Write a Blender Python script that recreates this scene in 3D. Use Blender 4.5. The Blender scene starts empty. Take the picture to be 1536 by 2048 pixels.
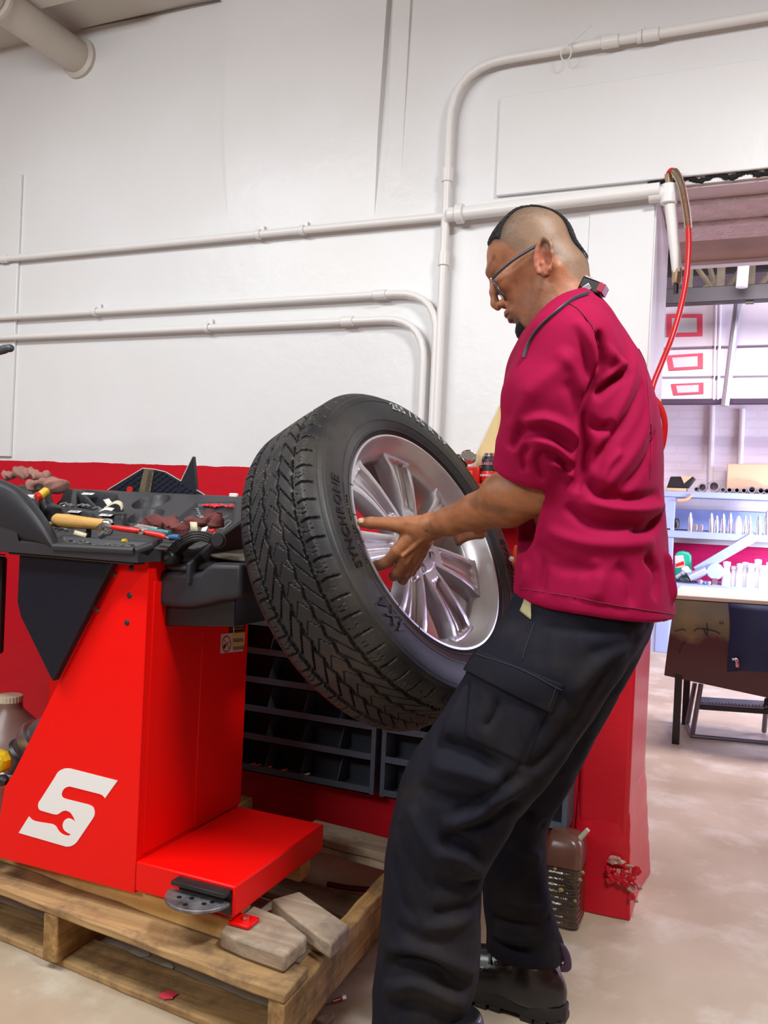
import bpy, bmesh, math, random
import numpy as np
from mathutils import Vector, Matrix, geometry
from mathutils.bvhtree import BVHTree
random.seed(7); np.random.seed(7)
SC = bpy.context.scene
COL = SC.collection
PI = math.pi

# ---------------------------------------------------------------- camera
F = 1720.0; CH = 1.05
def _n(v):
    v = np.array(v, float); return v / np.linalg.norm(v)
_xm = _n([-3994, -196, F])
_yp = np.array([740, 17.03, F]); _yp = _n(_yp - _xm * np.dot(_yp, _xm))
_xp = -_xm; _dn = _n(np.cross(_yp, _xp))
if _dn[1] < 0: _dn = -_dn
_up = -_dn
CAM = np.array([0, 0, CH])
def c2w(v):
    v = np.array(v, float); return np.array([v @ _xp, v @ _yp, v @ _up])
def ray(x, y): return c2w([x - 768, y - 1024, F])
# points of the surveyed place: where the sight line through a point of the photograph meets a real plane
def aY(x, y, Y): r = ray(x, y); return CAM + r * (Y / r[1])
def aZ(x, y, Z): r = ray(x, y); return CAM + r * ((Z - CH) / r[2])
def aX(x, y, X): r = ray(x, y); return CAM + r * (X / r[0])
def aP(x, y, c, n):
    r = ray(x, y); return CAM + r * (np.dot(np.array(c) - CAM, n) / np.dot(r, n))
cam_data = bpy.data.cameras.new('camera'); cam = bpy.data.objects.new('camera', cam_data); COL.objects.link(cam)
cam_data.sensor_fit = 'HORIZONTAL'; cam_data.sensor_width = 36; cam_data.lens = F / 1536 * 36
cam_data.clip_start = .05
rx, ry, rz = c2w([1, 0, 0]), c2w([0, -1, 0]), c2w([0, 0, -1])
M4 = Matrix(((rx[0], ry[0], rz[0], 0), (rx[1], ry[1], rz[1], 0), (rx[2], ry[2], rz[2], CH), (0, 0, 0, 1)))
cam.matrix_world = M4
SC.camera = cam

# ---------------------------------------------------------------- light
SC.view_settings.view_transform = 'Standard'; SC.view_settings.look = 'None'
SC.view_settings.exposure = 0.14; SC.view_settings.gamma = 1.0
try: SC.view_settings.use_curve_mapping = False
except Exception: pass
w = bpy.data.worlds.new('world'); SC.world = w; w.use_nodes = True
w.node_tree.nodes['Background'].inputs[0].default_value = (.85, .9, 1, 1)
w.node_tree.nodes['Background'].inputs[1].default_value = .22
def area(name, loc, tgt, sx, sy, power, color):
    l = bpy.data.lights.new(name, 'AREA'); l.shape = 'RECTANGLE'; l.size = sx; l.size_y = sy
    l.energy = power; l.color = color
    o = bpy.data.objects.new(name, l); COL.objects.link(o); o.location = loc
    d = Vector(tgt) - Vector(loc); o.rotation_euler = d.to_track_quat('-Z', 'Y').to_euler(); return o
area('tube_and_fill_light', (.30, 1.00, 2.42), (.22, 1.00, 0), .45, .2, 39, (.97, .985, 1))
area('tube_and_fill_light', (-2.0, .6, 2.35), (-1.9, 1.35, 0), 1.3, .3, 30, (.95, .98, 1))  # added soft fill from the left, brightening the left wall
area('tube_and_fill_light', (-1.5, -1.3, 2.2), (-1.1, 1.4, .5), 1.0, .4, 33, (.94, .98, 1))  # added fill from behind the camera for the machine front
area('workshop_window_light', (2.6, 5.6, 1.5), (-.4, 6.6, .7), 1.6, 1.2, 135, (.64, .66, 1))
area('bench_lamp', (.62, 6.45, .95), (.5, 7.0, .55), .3, .2, 22, (.9, .93, 1))
area('far_fill_light', (.2, 4.6, 2.7), (.1, 5.9, .6), 1.4, .8, 95, (1, .86, .93))  # added pinkish fill for the far room, hanging well below its ceiling

# ---------------------------------------------------------------- materials
MATS = {}
def mat(name, col, rough=.5, metal=0., bump=0., bscale=40., vary=0., vscale=6., col2=None, spec=.5, coat=0., alpha=None,
        trans=0., detail=4., attr=None, emit=0., stretch=None, dirt=None, dscale=3., dlo=.5, dhi=.7):
    if name in MATS: return MATS[name]
    m = bpy.data.materials.new(name); m.use_nodes = True; nt = m.node_tree; N = nt.nodes; L = nt.links
    b = N['Principled BSDF']
    b.inputs['Base Color'].default_value = (*col, 1); b.inputs['Roughness'].default_value = rough
    b.inputs['Metallic'].default_value = metal; b.inputs['Specular IOR Level'].default_value = spec
    b.inputs['Coat Weight'].default_value = coat; b.inputs['Transmission Weight'].default_value = trans
    if alpha is not None: b.inputs['Alpha'].default_value = alpha
    tc = N.new('ShaderNodeTexCoord'); src = tc.outputs['Object']
    if stretch:
        mp = N.new('ShaderNodeMapping'); L.new(src, mp.inputs[0]); mp.inputs['Scale'].default_value = stretch; src = mp.outputs[0]
    cur = None
    if attr:
        a = N.new('ShaderNodeAttribute'); a.attribute_name = attr; cur = a.outputs['Color']
    if vary or col2:
        n = N.new('ShaderNodeTexNoise'); n.inputs['Scale'].default_value = vscale; n.inputs['Detail'].default_value = detail
        L.new(src, n.inputs['Vector'])
        cr = N.new('ShaderNodeMapRange'); cr.inputs[1].default_value = .3; cr.inputs[2].default_value = .7; L.new(n.outputs[0], cr.inputs[0])
        mx = N.new('ShaderNodeMix'); mx.data_type = 'RGBA'; L.new(cr.outputs[0], mx.inputs[0])
        if cur is not None:
            ml = N.new('ShaderNodeMix'); ml.data_type = 'RGBA'; ml.blend_type = 'MULTIPLY'; ml.inputs[0].default_value = 1
            L.new(cur, ml.inputs[6]); ml.inputs[7].default_value = (1 - vary,) * 3 + (1,); L.new(ml.outputs[2], mx.inputs[7]); L.new(cur, mx.inputs[6])
        else:
            c2 = col2 or tuple(c * (1 - vary) for c in col)
            mx.inputs[6].default_value = (*col, 1); mx.inputs[7].default_value = (*c2, 1)
        cur = mx.outputs[2]
    if dirt:
        n = N.new('ShaderNodeTexNoise'); n.inputs['Scale'].default_value = dscale; n.inputs['Detail'].default_value = 8; n.inputs['Roughness'].default_value = .65
        L.new(tc.outputs['Object'], n.inputs['Vector'])
        cr = N.new('ShaderNodeMapRange'); cr.inputs[1].default_value = dlo; cr.inputs[2].default_value = dhi; L.new(n.outputs[0], cr.inputs[0])
        mx = N.new('ShaderNodeMix'); mx.data_type = 'RGBA'; L.new(cr.outputs[0], mx.inputs[0])
        if cur is not None: L.new(cur, mx.inputs[6])
        else: mx.inputs[6].default_value = (*col, 1)
        mx.inputs[7].default_value = (*dirt, 1); cur = mx.outputs[2]
    if cur is not None: L.new(cur, b.inputs['Base Color'])
    if bump:
        n = N.new('ShaderNodeTexNoise'); n.inputs['Scale'].default_value = bscale; n.inputs['Detail'].default_value = 5
        L.new(src, n.inputs['Vector']); bp = N.new('ShaderNodeBump'); bp.inputs['Strength'].default_value = min(1, bump)
        bp.inputs['Distance'].default_value = .02 * max(bump, .2); L.new(n.outputs[0], bp.inputs['Height']); L.new(bp.outputs[0], b.inputs['Normal'])
    if emit: b.inputs['Emission Color'].default_value = (*col, 1); b.inputs['Emission Strength'].default_value = emit
    MATS[name] = m; return m

def wood(name, c1, c2, c3, axis=0, scale=1.):
    m = bpy.data.materials.new(name); m.use_nodes = True; nt = m.node_tree; N = nt.nodes; L = nt.links; b = N['Principled BSDF']
    tc = N.new('ShaderNodeTexCoord'); mp = N.new('ShaderNodeMapping'); L.new(tc.outputs['Object'], mp.inputs[0])
    s = [38 * scale] * 3; s[axis] = 1.6 * scale; mp.inputs['Scale'].default_value = s
    n = N.new('ShaderNodeTexNoise'); n.inputs['Scale'].default_value = 1.4; n.inputs['Detail'].default_value = 6; n.inputs['Distortion'].default_value = .6; L.new(mp.outputs[0], n.inputs['Vector'])
    cr = N.new('ShaderNodeValToRGB'); L.new(n.outputs[0], cr.inputs[0]); cr.color_ramp.elements[0].position = .35; cr.color_ramp.elements[1].position = .65
    cr.color_ramp.elements[0].color = (*c2, 1); cr.color_ramp.elements[1].color = (*c1, 1)
    n2 = N.new('ShaderNodeTexNoise'); n2.inputs['Scale'].default_value = 7; n2.inputs['Detail'].default_value = 9; n2.inputs['Roughness'].default_value = .7; L.new(tc.outputs['Object'], n2.inputs['Vector'])
    r2 = N.new('ShaderNodeMapRange'); r2.inputs[1].default_value = .48; r2.inputs[2].default_value = .68; L.new(n2.outputs[0], r2.inputs[0])
    mx = N.new('ShaderNodeMix'); mx.data_type = 'RGBA'; L.new(r2.outputs[0], mx.inputs[0]); L.new(cr.outputs[0], mx.inputs[6]); mx.inputs[7].default_value = (*c3, 1)
    L.new(mx.outputs[2], b.inputs['Base Color']); b.inputs['Roughness'].default_value = .78
    bp = N.new('ShaderNodeBump'); bp.inputs['Strength'].default_value = .5; bp.inputs['Distance'].default_value = .004; L.new(n.outputs[0], bp.inputs['Height']); L.new(bp.outputs[0], b.inputs['Normal'])
    return m

# ---------------------------------------------------------------- tagging
def tag(o, label=None, cat=None, group=None, kind=None):
    if label: o['label'] = label
    if cat: o['category'] = cat
    if group: o['group'] = group
    if kind: o['kind'] = kind
    return o
def thing(name, label, cat, loc=(0, 0, 0), group=None):
    o = bpy.data.objects.new(name, None); COL.objects.link(o); o.location = loc; o.empty_display_size = .05
    return tag(o, label, cat, group)
def dup(root, delta, label=None, rotz=0):
    r = root.copy(); COL.objects.link(r); r.location = Vector(root.location) + Vector(delta); r.rotation_euler[2] += rotz
    if label: r['label'] = label
    def rec(s, d):
        for ch in list(s.children):
            c = ch.copy(); COL.objects.link(c); c.parent = d; rec(ch, c)
    rec(root, r); return r

# ---------------------------------------------------------------- mesh building
def frame(d):
    d = np.array(_n(d)); a = np.array([0, 0, 1.]) if abs(d[2]) < .9 else np.array([1., 0, 0])
    u = _n(np.cross(a, d)); v = np.cross(d, u); return u, v
class MB:
    def __init__(s): s.v = []; s.f = []; s.m = []; s.mi = 0
    def add(s, vs, fs):
        o = len(s.v); s.v += [tuple(map(float, p)) for p in vs]; s.f += [tuple(i + o for i in f) for f in fs]; s.m += [s.mi] * len(fs); return s
    def box(s, x0, x1, y0, y1, z0, z1, rot=0, c=None, M=None):
        P = [(x, y, z) for x in (x0, x1) for y in (y0, y1) for z in (z0, z1)]
        if rot:
            c = c or ((x0 + x1) / 2, (y0 + y1) / 2); k, q = math.cos(rot), math.sin(rot)
            P = [(c[0] + (x - c[0]) * k - (y - c[1]) * q, c[1] + (x - c[0]) * q + (y - c[1]) * k, z) for x, y, z in P]
        if M is not None: P = [tuple(M @ Vector(p)) for p in P]
        return s.add(P, [(0, 1, 3, 2), (4, 6, 7, 5), (0, 4, 5, 1), (2, 3, 7, 6), (0, 2, 6, 4), (1, 5, 7, 3)])
    def obox(s, c, u, v, w_, a, b, d):   # centre, axes, half sizes
        c, u, v, w_ = map(np.array, (c, _n(u), _n(v), _n(w_)))
        P = [c + u * a * i + v * b * j + w_ * d * k for i in (-1, 1) for j in (-1, 1) for k in (-1, 1)]
        return s.add(P, [(0, 1, 3, 2), (4, 6, 7, 5), (0, 4, 5, 1), (2, 3, 7, 6), (0, 2, 6, 4), (1, 5, 7, 3)])
    def prism(s, poly, off):           # poly: list of 3d points (planar), off: extrusion vector
        n = len(poly); P = [np.array(p, float) for p in poly]; off = np.array(off, float)
        tri = geometry.tessellate_polygon([[Vector(p) for p in P]])
        fs = [tuple(t) for t in tri] + [tuple(i + n for i in t[::-1]) for t in tri]
        fs += [(i, (i + 1) % n, (i + 1) % n + n, i + n) for i in range(n)]
        return s.add(P + [p + off for p in P], fs)
    def prismn(s, poly, off):          # same with ngon caps (bevels well)
        n = len(poly); P = [np.array(p, float) for p in poly]; off = np.array(off, float)
        fs = [tuple(range(n)), tuple(range(2 * n - 1, n - 1, -1))] + [(i, (i + 1) % n, (i + 1) % n + n, i + n) for i in range(n)]
        return s.add(P + [p + off for p in P], fs)
    def tube(s, pts, r, k=16, caps=True, flat=None):
        pts = [np.array(p, float) for p in pts]; n = len(pts)
        rr = r if hasattr(r, '__len__') else [r] * n
        T = [_n(pts[min(i + 1, n - 1)] - pts[max(i - 1, 0)]) for i in range(n)]
        u, v = frame(T[0]); V = []
        for i in range(n):
            u = _n(u - T[i] * np.dot(u, T[i])); v = np.cross(T[i], u)
            for j in range(k):
                a = 2 * PI * j / k; V.append(pts[i] + rr[i] * (math.cos(a) * u + math.sin(a) * (flat or 1) * v))
        fs = [(i * k + j, i * k + (j + 1) % k, (i + 1) * k + (j + 1) % k, (i + 1) * k + j) for i in range(n - 1) for j in range(k)]
        if caps: fs += [tuple(range(k - 1, -1, -1)), tuple((n - 1) * k + j for j in range(k))]
        return s.add(V, fs)
    def cyl(s, a, b, r, r2=None, k=24): return s.tube([a, b], [r, r if r2 is None else r2], k)
    def lathe(s, prof, c, axis, k=48, close=False, u=None, v=None):   # prof (r, h) along the axis
        axis = _n(axis); 
        if u is None: u, v = frame(axis)
        c = np.array(c, float); V = []; n = len(prof)
        for r, h in prof:
            for j in range(k):
                a = 2 * PI * j / k; V.append(c + axis * h + r * (math.cos(a) * u + math.sin(a) * v))
        fs = [(i * k + j, i * k + (j + 1) % k, (i + 1) * k + (j + 1) % k, (i + 1) * k + j) for i in range(n - 1) for j in range(k)]
        if close: fs += [((n - 1) * k + j, (n - 1) * k + (j + 1) % k, (j + 1) % k, j) for j in range(k)]
        return s.add(V, fs)
    def ball(s, c, r, k=16, sc=(1, 1, 1)):
        V = [(c[0], c[1], c[2] + r * sc[2])]; n = k // 2
        for i in range(1, n):
            t = PI * i / n
            for j in range(k):
                a = 2 * PI * j / k; V.append((c[0] + r * sc[0] * math.sin(t) * math.cos(a), c[1] + r * sc[1] * math.sin(t) * math.sin(a), c[2] + r * sc[2] * math.cos(t)))
        V.append((c[0], c[1], c[2] - r * sc[2])); L = len(V) - 1
        fs = [(0, 1 + j, 1 + (j + 1) % k) for j in range(k)]
        fs += [(1 + i * k + j, 1 + (i + 1) * k + j, 1 + (i + 1) * k + (j + 1) % k, 1 + i * k + (j + 1) % k) for i in range(n - 2) for j in range(k)]
        fs += [(L, 1 + (n - 2) * k + (j + 1) % k, 1 + (n - 2) * k + j) for j in range(k)]
        return s.add(V, fs)
    def build(s, name, m, parent=None, bevel=0, seg=2, smooth=True, label=None, sub=0, angle=35, fix=True):
        me = bpy.data.meshes.new(name); me.from_pydata(s.v, [], s.f)
        ms = m if isinstance(m, (list, tuple)) else [m]
        for q in ms: me.materials.append(q)
        if len(ms) > 1: me.polygons.foreach_set('material_index', s.m)
        if fix:
            bm = bmesh.new(); bm.from_mesh(me); bmesh.ops.remove_doubles(bm, verts=bm.verts, dist=1e-6); bmesh.ops.recalc_face_normals(bm, faces=bm.faces); bm.to_mesh(me); bm.free()
        me.update()
        if smooth:
            me.polygons.foreach_set('use_smooth', [True] * len(me.polygons)); me.set_sharp_from_angle(angle=math.radians(angle))
        o = bpy.data.objects.new(name, me); COL.objects.link(o)
        if bevel:
            b = o.modifiers.new('bevel', 'BEVEL'); b.width = bevel; b.segments = seg; b.limit_method = 'ANGLE'; b.angle_limit = math.radians(40); b.harden_normals = False
        if sub:
            q = o.modifiers.new('sub', 'SUBSURF'); q.levels = sub; q.render_levels = sub
        put(o, parent)
        if label: o['label'] = label
        return o
def put(o, parent):
    if parent:
        o.parent = parent; t = Vector((0, 0, 0)); p = parent
        while p: t += Vector(p.location); p = p.parent
        o.location = -t
def vsmooth(me): me.polygons.foreach_set('use_smooth', [True] * len(me.polygons))
def arc(c, r, a0, a1, n, plane='xz', y=0):
    out = []
    for i in range(n + 1):
        a = a0 + (a1 - a0) * i / n; p, q = c[0] + r * math.cos(a), c[1] + r * math.sin(a)
        out.append((p, y, q))
    return out
def text_mesh(body, size, extrude=0.0, bold=0.0, spacing=1.0, res=3):
    cu = bpy.data.curves.new('lettering', 'FONT'); cu.body = body; cu.size = size; cu.extrude = extrude; cu.offset = bold; cu.space_character = spacing
    cu.resolution_u = res; cu.align_x = 'CENTER'; cu.align_y = 'CENTER'
    o = bpy.data.objects.new('lettering', cu); COL.objects.link(o); dg = bpy.context.evaluated_depsgraph_get()
    me = o.evaluated_get(dg).to_mesh(); V = [tuple(v.co) for v in me.vertices]; Fc = [tuple(p.vertices) for p in me.polygons]
    bpy.data.objects.remove(o, do_unlink=True); return V, Fc
def lettering(name, body, size, c, u, v, m, parent=None, extrude=.0006, bold=0, shear=0, spacing=1., label=None):
    V, Fc = text_mesh(body, size, extrude, bold, spacing); c, u, v = np.array(c), _n(u), _n(v); n = np.cross(u, v)
    b = MB(); b.add([c + u * (p[0] + shear * p[1]) + v * p[1] + n * p[2] for p in V], Fc); return b.build(name, m, parent, smooth=False, label=label)

# ---------------------------------------------------------------- implicit surfaces (numpy surface nets)
def grid(lo, hi, h):
    ax = [np.arange(lo[i], hi[i] + h, h, dtype=np.float32) for i in range(3)]
    return ax, np.meshgrid(*ax, indexing='ij', sparse=True)
def nets(V, ax, h):
    S = V < 0; nx, ny, nz = V.shape
    acc = np.zeros((nx - 1, ny - 1, nz - 1, 3), np.float32); cnt = np.zeros((nx - 1, ny - 1, nz - 1), np.float32)
    c = [(i, j, k) for i in (0, 1) for j in (0, 1) for k in (0, 1)]
    sl = lambda A, o: A[o[0]:nx - 1 + o[0], o[1]:ny - 1 + o[1], o[2]:nz - 1 + o[2]]
    for a in c:
        for d in range(3):
            if a[d]: continue
            b = list(a); b[d] = 1; va, vb = sl(V, a), sl(V, b); m = (va < 0) != (vb < 0)
            t = np.where(m, va / np.where(va == vb, 1, va - vb), 0)
            cnt += m
            for e in range(3): acc[..., e] += np.where(m, a[e] + (t if e == d else 0), 0)
    act = cnt > 0; idx = -np.ones(act.shape, np.int64); idx[act] = np.arange(act.sum())
    ii = np.argwhere(act); P = acc[act] / cnt[act][:, None] + ii
    P = P * h + np.array([a[0] for a in ax])
    quads = []
    for d in range(3):
        o = [0, 0, 0]; o[d] = 1
        A = V[:nx - o[0], :ny - o[1], :nz - o[2]] < 0; B = V[o[0]:, o[1]:, o[2]:] < 0
        e, g = (d + 1) % 3, (d + 2) % 3
        for flip in (0, 1):
            m = (A & ~B) if not flip else (~A & B)
            q = np.argwhere(m); q = q[(q[:, e] > 0) & (q[:, g] > 0) & (q[:, e] < V.shape[e] - 1) & (q[:, g] < V.shape[g] - 1)]
            def cell(de, dg_):
                r = q.copy(); r[:, e] -= de; r[:, g] -= dg_; return idx[r[:, 0], r[:, 1], r[:, 2]]
            Q = np.stack([cell(1, 1), cell(0, 1), cell(0, 0), cell(1, 0)], 1)
            if flip: Q = Q[:, ::-1]
            quads.append(Q)
    Q = np.concatenate(quads); Q = Q[(Q >= 0).all(1)]
    return P, Q
def sdf_mesh(fn, lo, hi, h, smooth_it=2):
    ax, (X, Y, Z) = grid(lo, hi, h); V = fn(X, Y, Z).astype(np.float32); V = np.broadcast_to(V, (len(ax[0]), len(ax[1]), len(ax[2]))).copy()
    P, Q = nets(V, ax, h)
    for it in range(smooth_it): P = lap(P, Q, .5)
    return P, Q
def lap(P, Q, k=.5):
    E = np.concatenate([Q[:, [0, 1]], Q[:, [1, 2]], Q[:, [2, 3]], Q[:, [3, 0]]]); S = np.zeros_like(P); C = np.zeros(len(P))
    for a, b in ((0, 1), (1, 0)):
        for d in range(3): S[:, d] += np.bincount(E[:, a], P[E[:, b], d], len(P))
        C += np.bincount(E[:, a], minlength=len(P))
    return P + k * (S / np.maximum(C, 1)[:, None] - P)
def vnorm(P, Q):
    n = np.cross(P[Q[:, 2]] - P[Q[:, 0]], P[Q[:, 3]] - P[Q[:, 1]]); N_ = np.zeros_like(P)
    for j in range(4):
        for d in range(3): N_[:, d] += np.bincount(Q[:, j], n[:, d], len(P))
    return N_ / np.maximum(np.linalg.norm(N_, axis=1), 1e-9)[:, None]
def np_obj(name, P, Q, m, parent=None, colors=None, label=None):
    me = bpy.data.meshes.new(name); me.vertices.add(len(P)); me.vertices.foreach_set('co', np.asarray(P, np.float32).ravel())
    k = Q.shape[1]; me.loops.add(Q.size); me.loops.foreach_set('vertex_index', Q.ravel().astype(np.int32)); me.polygons.add(len(Q))
    me.polygons.foreach_set('loop_start', np.arange(0, Q.size, k, dtype=np.int32)); me.polygons.foreach_set('loop_total', np.full(len(Q), k, np.int32))
    me.update(calc_edges=True); me.validate(); vsmooth(me)
    if colors is not None:
        a = me.color_attributes.new('tint', 'FLOAT_COLOR', 'POINT'); cc = np.ones((len(P), 4), np.float32); cc[:, :3] = colors; a.data.foreach_set('color', cc.ravel())
    me.materials.append(m); o = bpy.data.objects.new(name, me); COL.objects.link(o); put(o, parent)
    if label: o['label'] = label
    return o
def smin(a, b, k):
    h = np.clip(.5 + .5 * (b - a) / k, 0, 1); return b + (a - b) * h - k * h * (1 - h)
def smax(a, b, k): return -smin(-a, -b, k)
def s_ball(X, Y, Z, c, r): return np.sqrt((X - c[0]) ** 2 + (Y - c[1]) ** 2 + (Z - c[2]) ** 2) - r
def s_ell(X, Y, Z, c, r):
    k0 = np.sqrt(((X - c[0]) / r[0]) ** 2 + ((Y - c[1]) / r[1]) ** 2 + ((Z - c[2]) / r[2]) ** 2)
    return (k0 - 1) * min(r)
def s_cap(X, Y, Z, a, b, r1, r2):
    a, b = np.array(a, float), np.array(b, float); d = b - a; L2 = d @ d
    t = np.clip(((X - a[0]) * d[0] + (Y - a[1]) * d[1] + (Z - a[2]) * d[2]) / L2, 0, 1)
    return np.sqrt((X - a[0] - t * d[0]) ** 2 + (Y - a[1] - t * d[1]) ** 2 + (Z - a[2] - t * d[2]) ** 2) - (r1 + (r2 - r1) * t)
def s_chain(X, Y, Z, pts, rs, k=.01):
    f = None
    for i in range(len(pts) - 1):
        g = s_cap(X, Y, Z, pts[i], pts[i + 1], rs[i], rs[i + 1]); f = g if f is None else smin(f, g, k)
    return f
def ramp(Z, zs, vals): return np.interp(Z.ravel(), zs, vals).reshape(Z.shape).astype(np.float32)
# ================================================================ setting
YW = 2.34; YB = 2.68; ZR = 1.147; XJ = -.27; ZL = 1.908; ZC = 2.66
def wall_mat(name, brick=False, split=ZR, white=(.785, .79, .80), red=(.62, .008, .018)):
    m = bpy.data.materials.new(name); m.use_nodes = True; nt = m.node_tree; N = nt.nodes; L = nt.links; b = N['Principled BSDF']
    tc = N.new('ShaderNodeTexCoord'); sp = N.new('ShaderNodeSeparateXYZ'); L.new(tc.outputs['Object'], sp.inputs[0])
    n = N.new('ShaderNodeTexNoise'); n.inputs['Scale'].default_value = 14; n.inputs['Detail'].default_value = 6; L.new(tc.outputs['Object'], n.inputs['Vector'])
    ma = N.new('ShaderNodeMath'); ma.operation = 'MULTIPLY_ADD'; L.new(n.outputs[0], ma.inputs[0]); ma.inputs[1].default_value = .012; L.new(sp.outputs[2], ma.inputs[2])
    gt = N.new('ShaderNodeMath'); gt.operation = 'GREATER_THAN'; L.new(ma.outputs[0], gt.inputs[0]); gt.inputs[1].default_value = split + .006
    # faint grime on white, brush marks on red
    n2 = N.new('ShaderNodeTexNoise'); n2.inputs['Scale'].default_value = 2.2; n2.inputs['Detail'].default_value = 8; L.new(tc.outputs['Object'], n2.inputs['Vector'])
    r2 = N.new('ShaderNodeMapRange'); r2.inputs[1].default_value = .35; r2.inputs[2].default_value = .8; L.new(n2.outputs[0], r2.inputs[0])
    w1 = N.new('ShaderNodeMix'); w1.data_type = 'RGBA'; L.new(r2.outputs[0], w1.inputs[0]); w1.inputs[6].default_value = (*white, 1); w1.inputs[7].default_value = (*(c * f for c, f in zip(white, (.94, .93, .9))), 1)
    mp = N.new('ShaderNodeMapping'); mp.inputs['Scale'].default_value = (3, 3, 40); L.new(tc.outputs['Object'], mp.inputs[0])
    n3 = N.new('ShaderNodeTexNoise'); n3.inputs['Scale'].default_value = 3; n3.inputs['Detail'].default_value = 6; L.new(mp.outputs[0], n3.inputs['Vector'])
    r3 = N.new('ShaderNodeMix'); r3.data_type = 'RGBA'; L.new(n3.outputs[0], r3.inputs[0]); r3.inputs[6].default_value = (*red, 1); r3.inputs[7].default_value = (red[0] * .8, red[1], red[2] * 1.2, 1)
    mx = N.new('ShaderNodeMix'); mx.data_type = 'RGBA'; L.new(gt.outputs[0], mx.inputs[0]); L.new(r3.outputs[2], mx.inputs[6]); L.new(w1.outputs[2], mx.inputs[7])
    L.new(mx.outputs[2], b.inputs['Base Color']); b.inputs['Roughness'].default_value = .32; b.inputs['Specular IOR Level'].default_value = .4
    nb = N.new('ShaderNodeTexNoise'); nb.inputs['Scale'].default_value = 9; nb.inputs['Detail'].default_value = 7; nb.inputs['Roughness'].default_value = .6; L.new(tc.outputs['Object'], nb.inputs['Vector'])
    bp = N.new('ShaderNodeBump'); bp.inputs['Strength'].default_value = .22; bp.inputs['Distance'].default_value = .010; L.new(nb.outputs[0], bp.inputs['Height'])
    if brick:
        mr = N.new('ShaderNodeMapping'); mr.inputs['Rotation'].default_value = (PI / 2, 0, 0); L.new(tc.outputs['Object'], mr.inputs[0])
        bt = N.new('ShaderNodeTexBrick'); bt.inputs['Scale'].default_value = 4.5; bt.inputs['Mortar Size'].default_value = .03; bt.inputs['Brick Width'].default_value = .9; bt.inputs['Row Height'].default_value = .32; L.new(mr.outputs[0], bt.inputs['Vector'])
        b2 = N.new('ShaderNodeBump'); b2.invert = True; b2.inputs['Strength'].default_value = .9; b2.inputs['Distance'].default_value = .02; L.new(bt.outputs['Fac'], b2.inputs['Height']); L.new(bp.outputs[0], b2.inputs['Normal']); bp = b2
    L.new(bp.outputs[0], b.inputs['Normal']); return m
M_wall = wall_mat('painted_wall')
M_brick = wall_mat('painted_brick', True, .86, (.80, .74, .78), (.6, .01, .1))
M_white = mat('white_paint', (.80, .785, .765), .35, bump=.1, bscale=30)
M_ceil = mat('ceiling_paint', (.68, .64, .58), .6, bump=.2, bscale=8, vary=.1, vscale=2)
M_floor = mat('concrete_floor', (.56, .46, .34), .5, bump=.25, bscale=25, col2=(.40, .31, .21), vscale=2.6, detail=12, dirt=(.66, .60, .50), dscale=4, dlo=.5, dhi=.72)
M_chip = mat('chipped_plaster', (.62, .52, .42), .8, bump=.8, bscale=60, col2=(.5, .05, .05), vscale=70)

def struct(name, b, m, **k): return tag(b.build(name, m, **k), kind='structure')
b = MB(); b.box(-6, 4, -3.2, 9, -.1, 0); struct('floor', b, M_floor, smooth=False)
# back wall with its doorway
b = MB()
b.box(-5, XJ, YW, YB, 0, ZC); b.box(XJ, 1.3, YW, YB, ZL, ZC); b.box(1.3, 3.2, YW, YB, 0, ZC)
struct('wall_back', b, M_wall, smooth=False, fix=False)
b = MB(); b.box(-5.1, -5, -3.2, YW, 0, ZC); struct('wall_left', b, M_wall, smooth=False)
b = MB(); b.box(3.2, 3.3, -3.2, 9, 0, ZC + 1); struct('wall_right', b, M_wall, smooth=False)
b = MB(); b.box(-5, 3.2, -3.3, -3.2, 0, ZC); struct('wall_front', b, M_wall, smooth=False)
b = MB(); b.box(-5, 3.2, -3.2, YW, ZC, ZC + .1); struct('ceiling', b, M_ceil, smooth=False)
# ceiling beam running along the wall, upper left
b = MB(); b.box(-5, -1.9, 1.95, 2.12, ZC - .05, ZC); struct('trim_1', b, M_ceil, bevel=.006)
# raised plaster panels on the wall
b = MB()
for i, (z, d, xl, xr) in enumerate([(1.90, 0, -1.60, -1.075), (2.0, .008, -1.607, -1.072), (2.15, .018, -1.617, -1.068), (2.35, .024, -1.622, -1.06), (ZC, .028, -1.612, -1.05)]):
    b.v += [(xl, YW + .01, z), (xl + .006, YW - d, z), (xr - .006, YW - d, z), (xr, YW + .01, z)]
    if i: b.f += [(4 * i - 4 + j, 4 * i - 3 + j, 4 * i + 1 + j, 4 * i + j) for j in range(3)]; b.m += [0] * 3
struct('trim_2', b, M_wall, angle=30)
b = MB(); b.add([(-1.05, YW, 1.95), (-1.0, YW, 2.0), (-1.045, YW, ZC), (-.985, YW, ZC), (-1.046, YW - .012, ZC), (-.99, YW - .012, ZC)], [(0, 1, 5, 4), (0, 4, 2), (1, 3, 5), (2, 4, 5, 3)]); struct('trim_3', b, M_wall)
b = MB(); b.box(-.705, 1.3, YW - .014, YW, 1.925, 2.20); struct('trim_4', b, M_wall, bevel=.003)
b = MB(); b.box(-3.2, -2.488, YW - .012, YW, 1.16, 2.184); struct('trim_5', b, M_wall, bevel=.003)
b = MB(); b.box(-.442, XJ - .004, YW - .005, YW, 1.16, 1.86); struct('trim_6', b, M_wall, bevel=.002)
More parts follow.
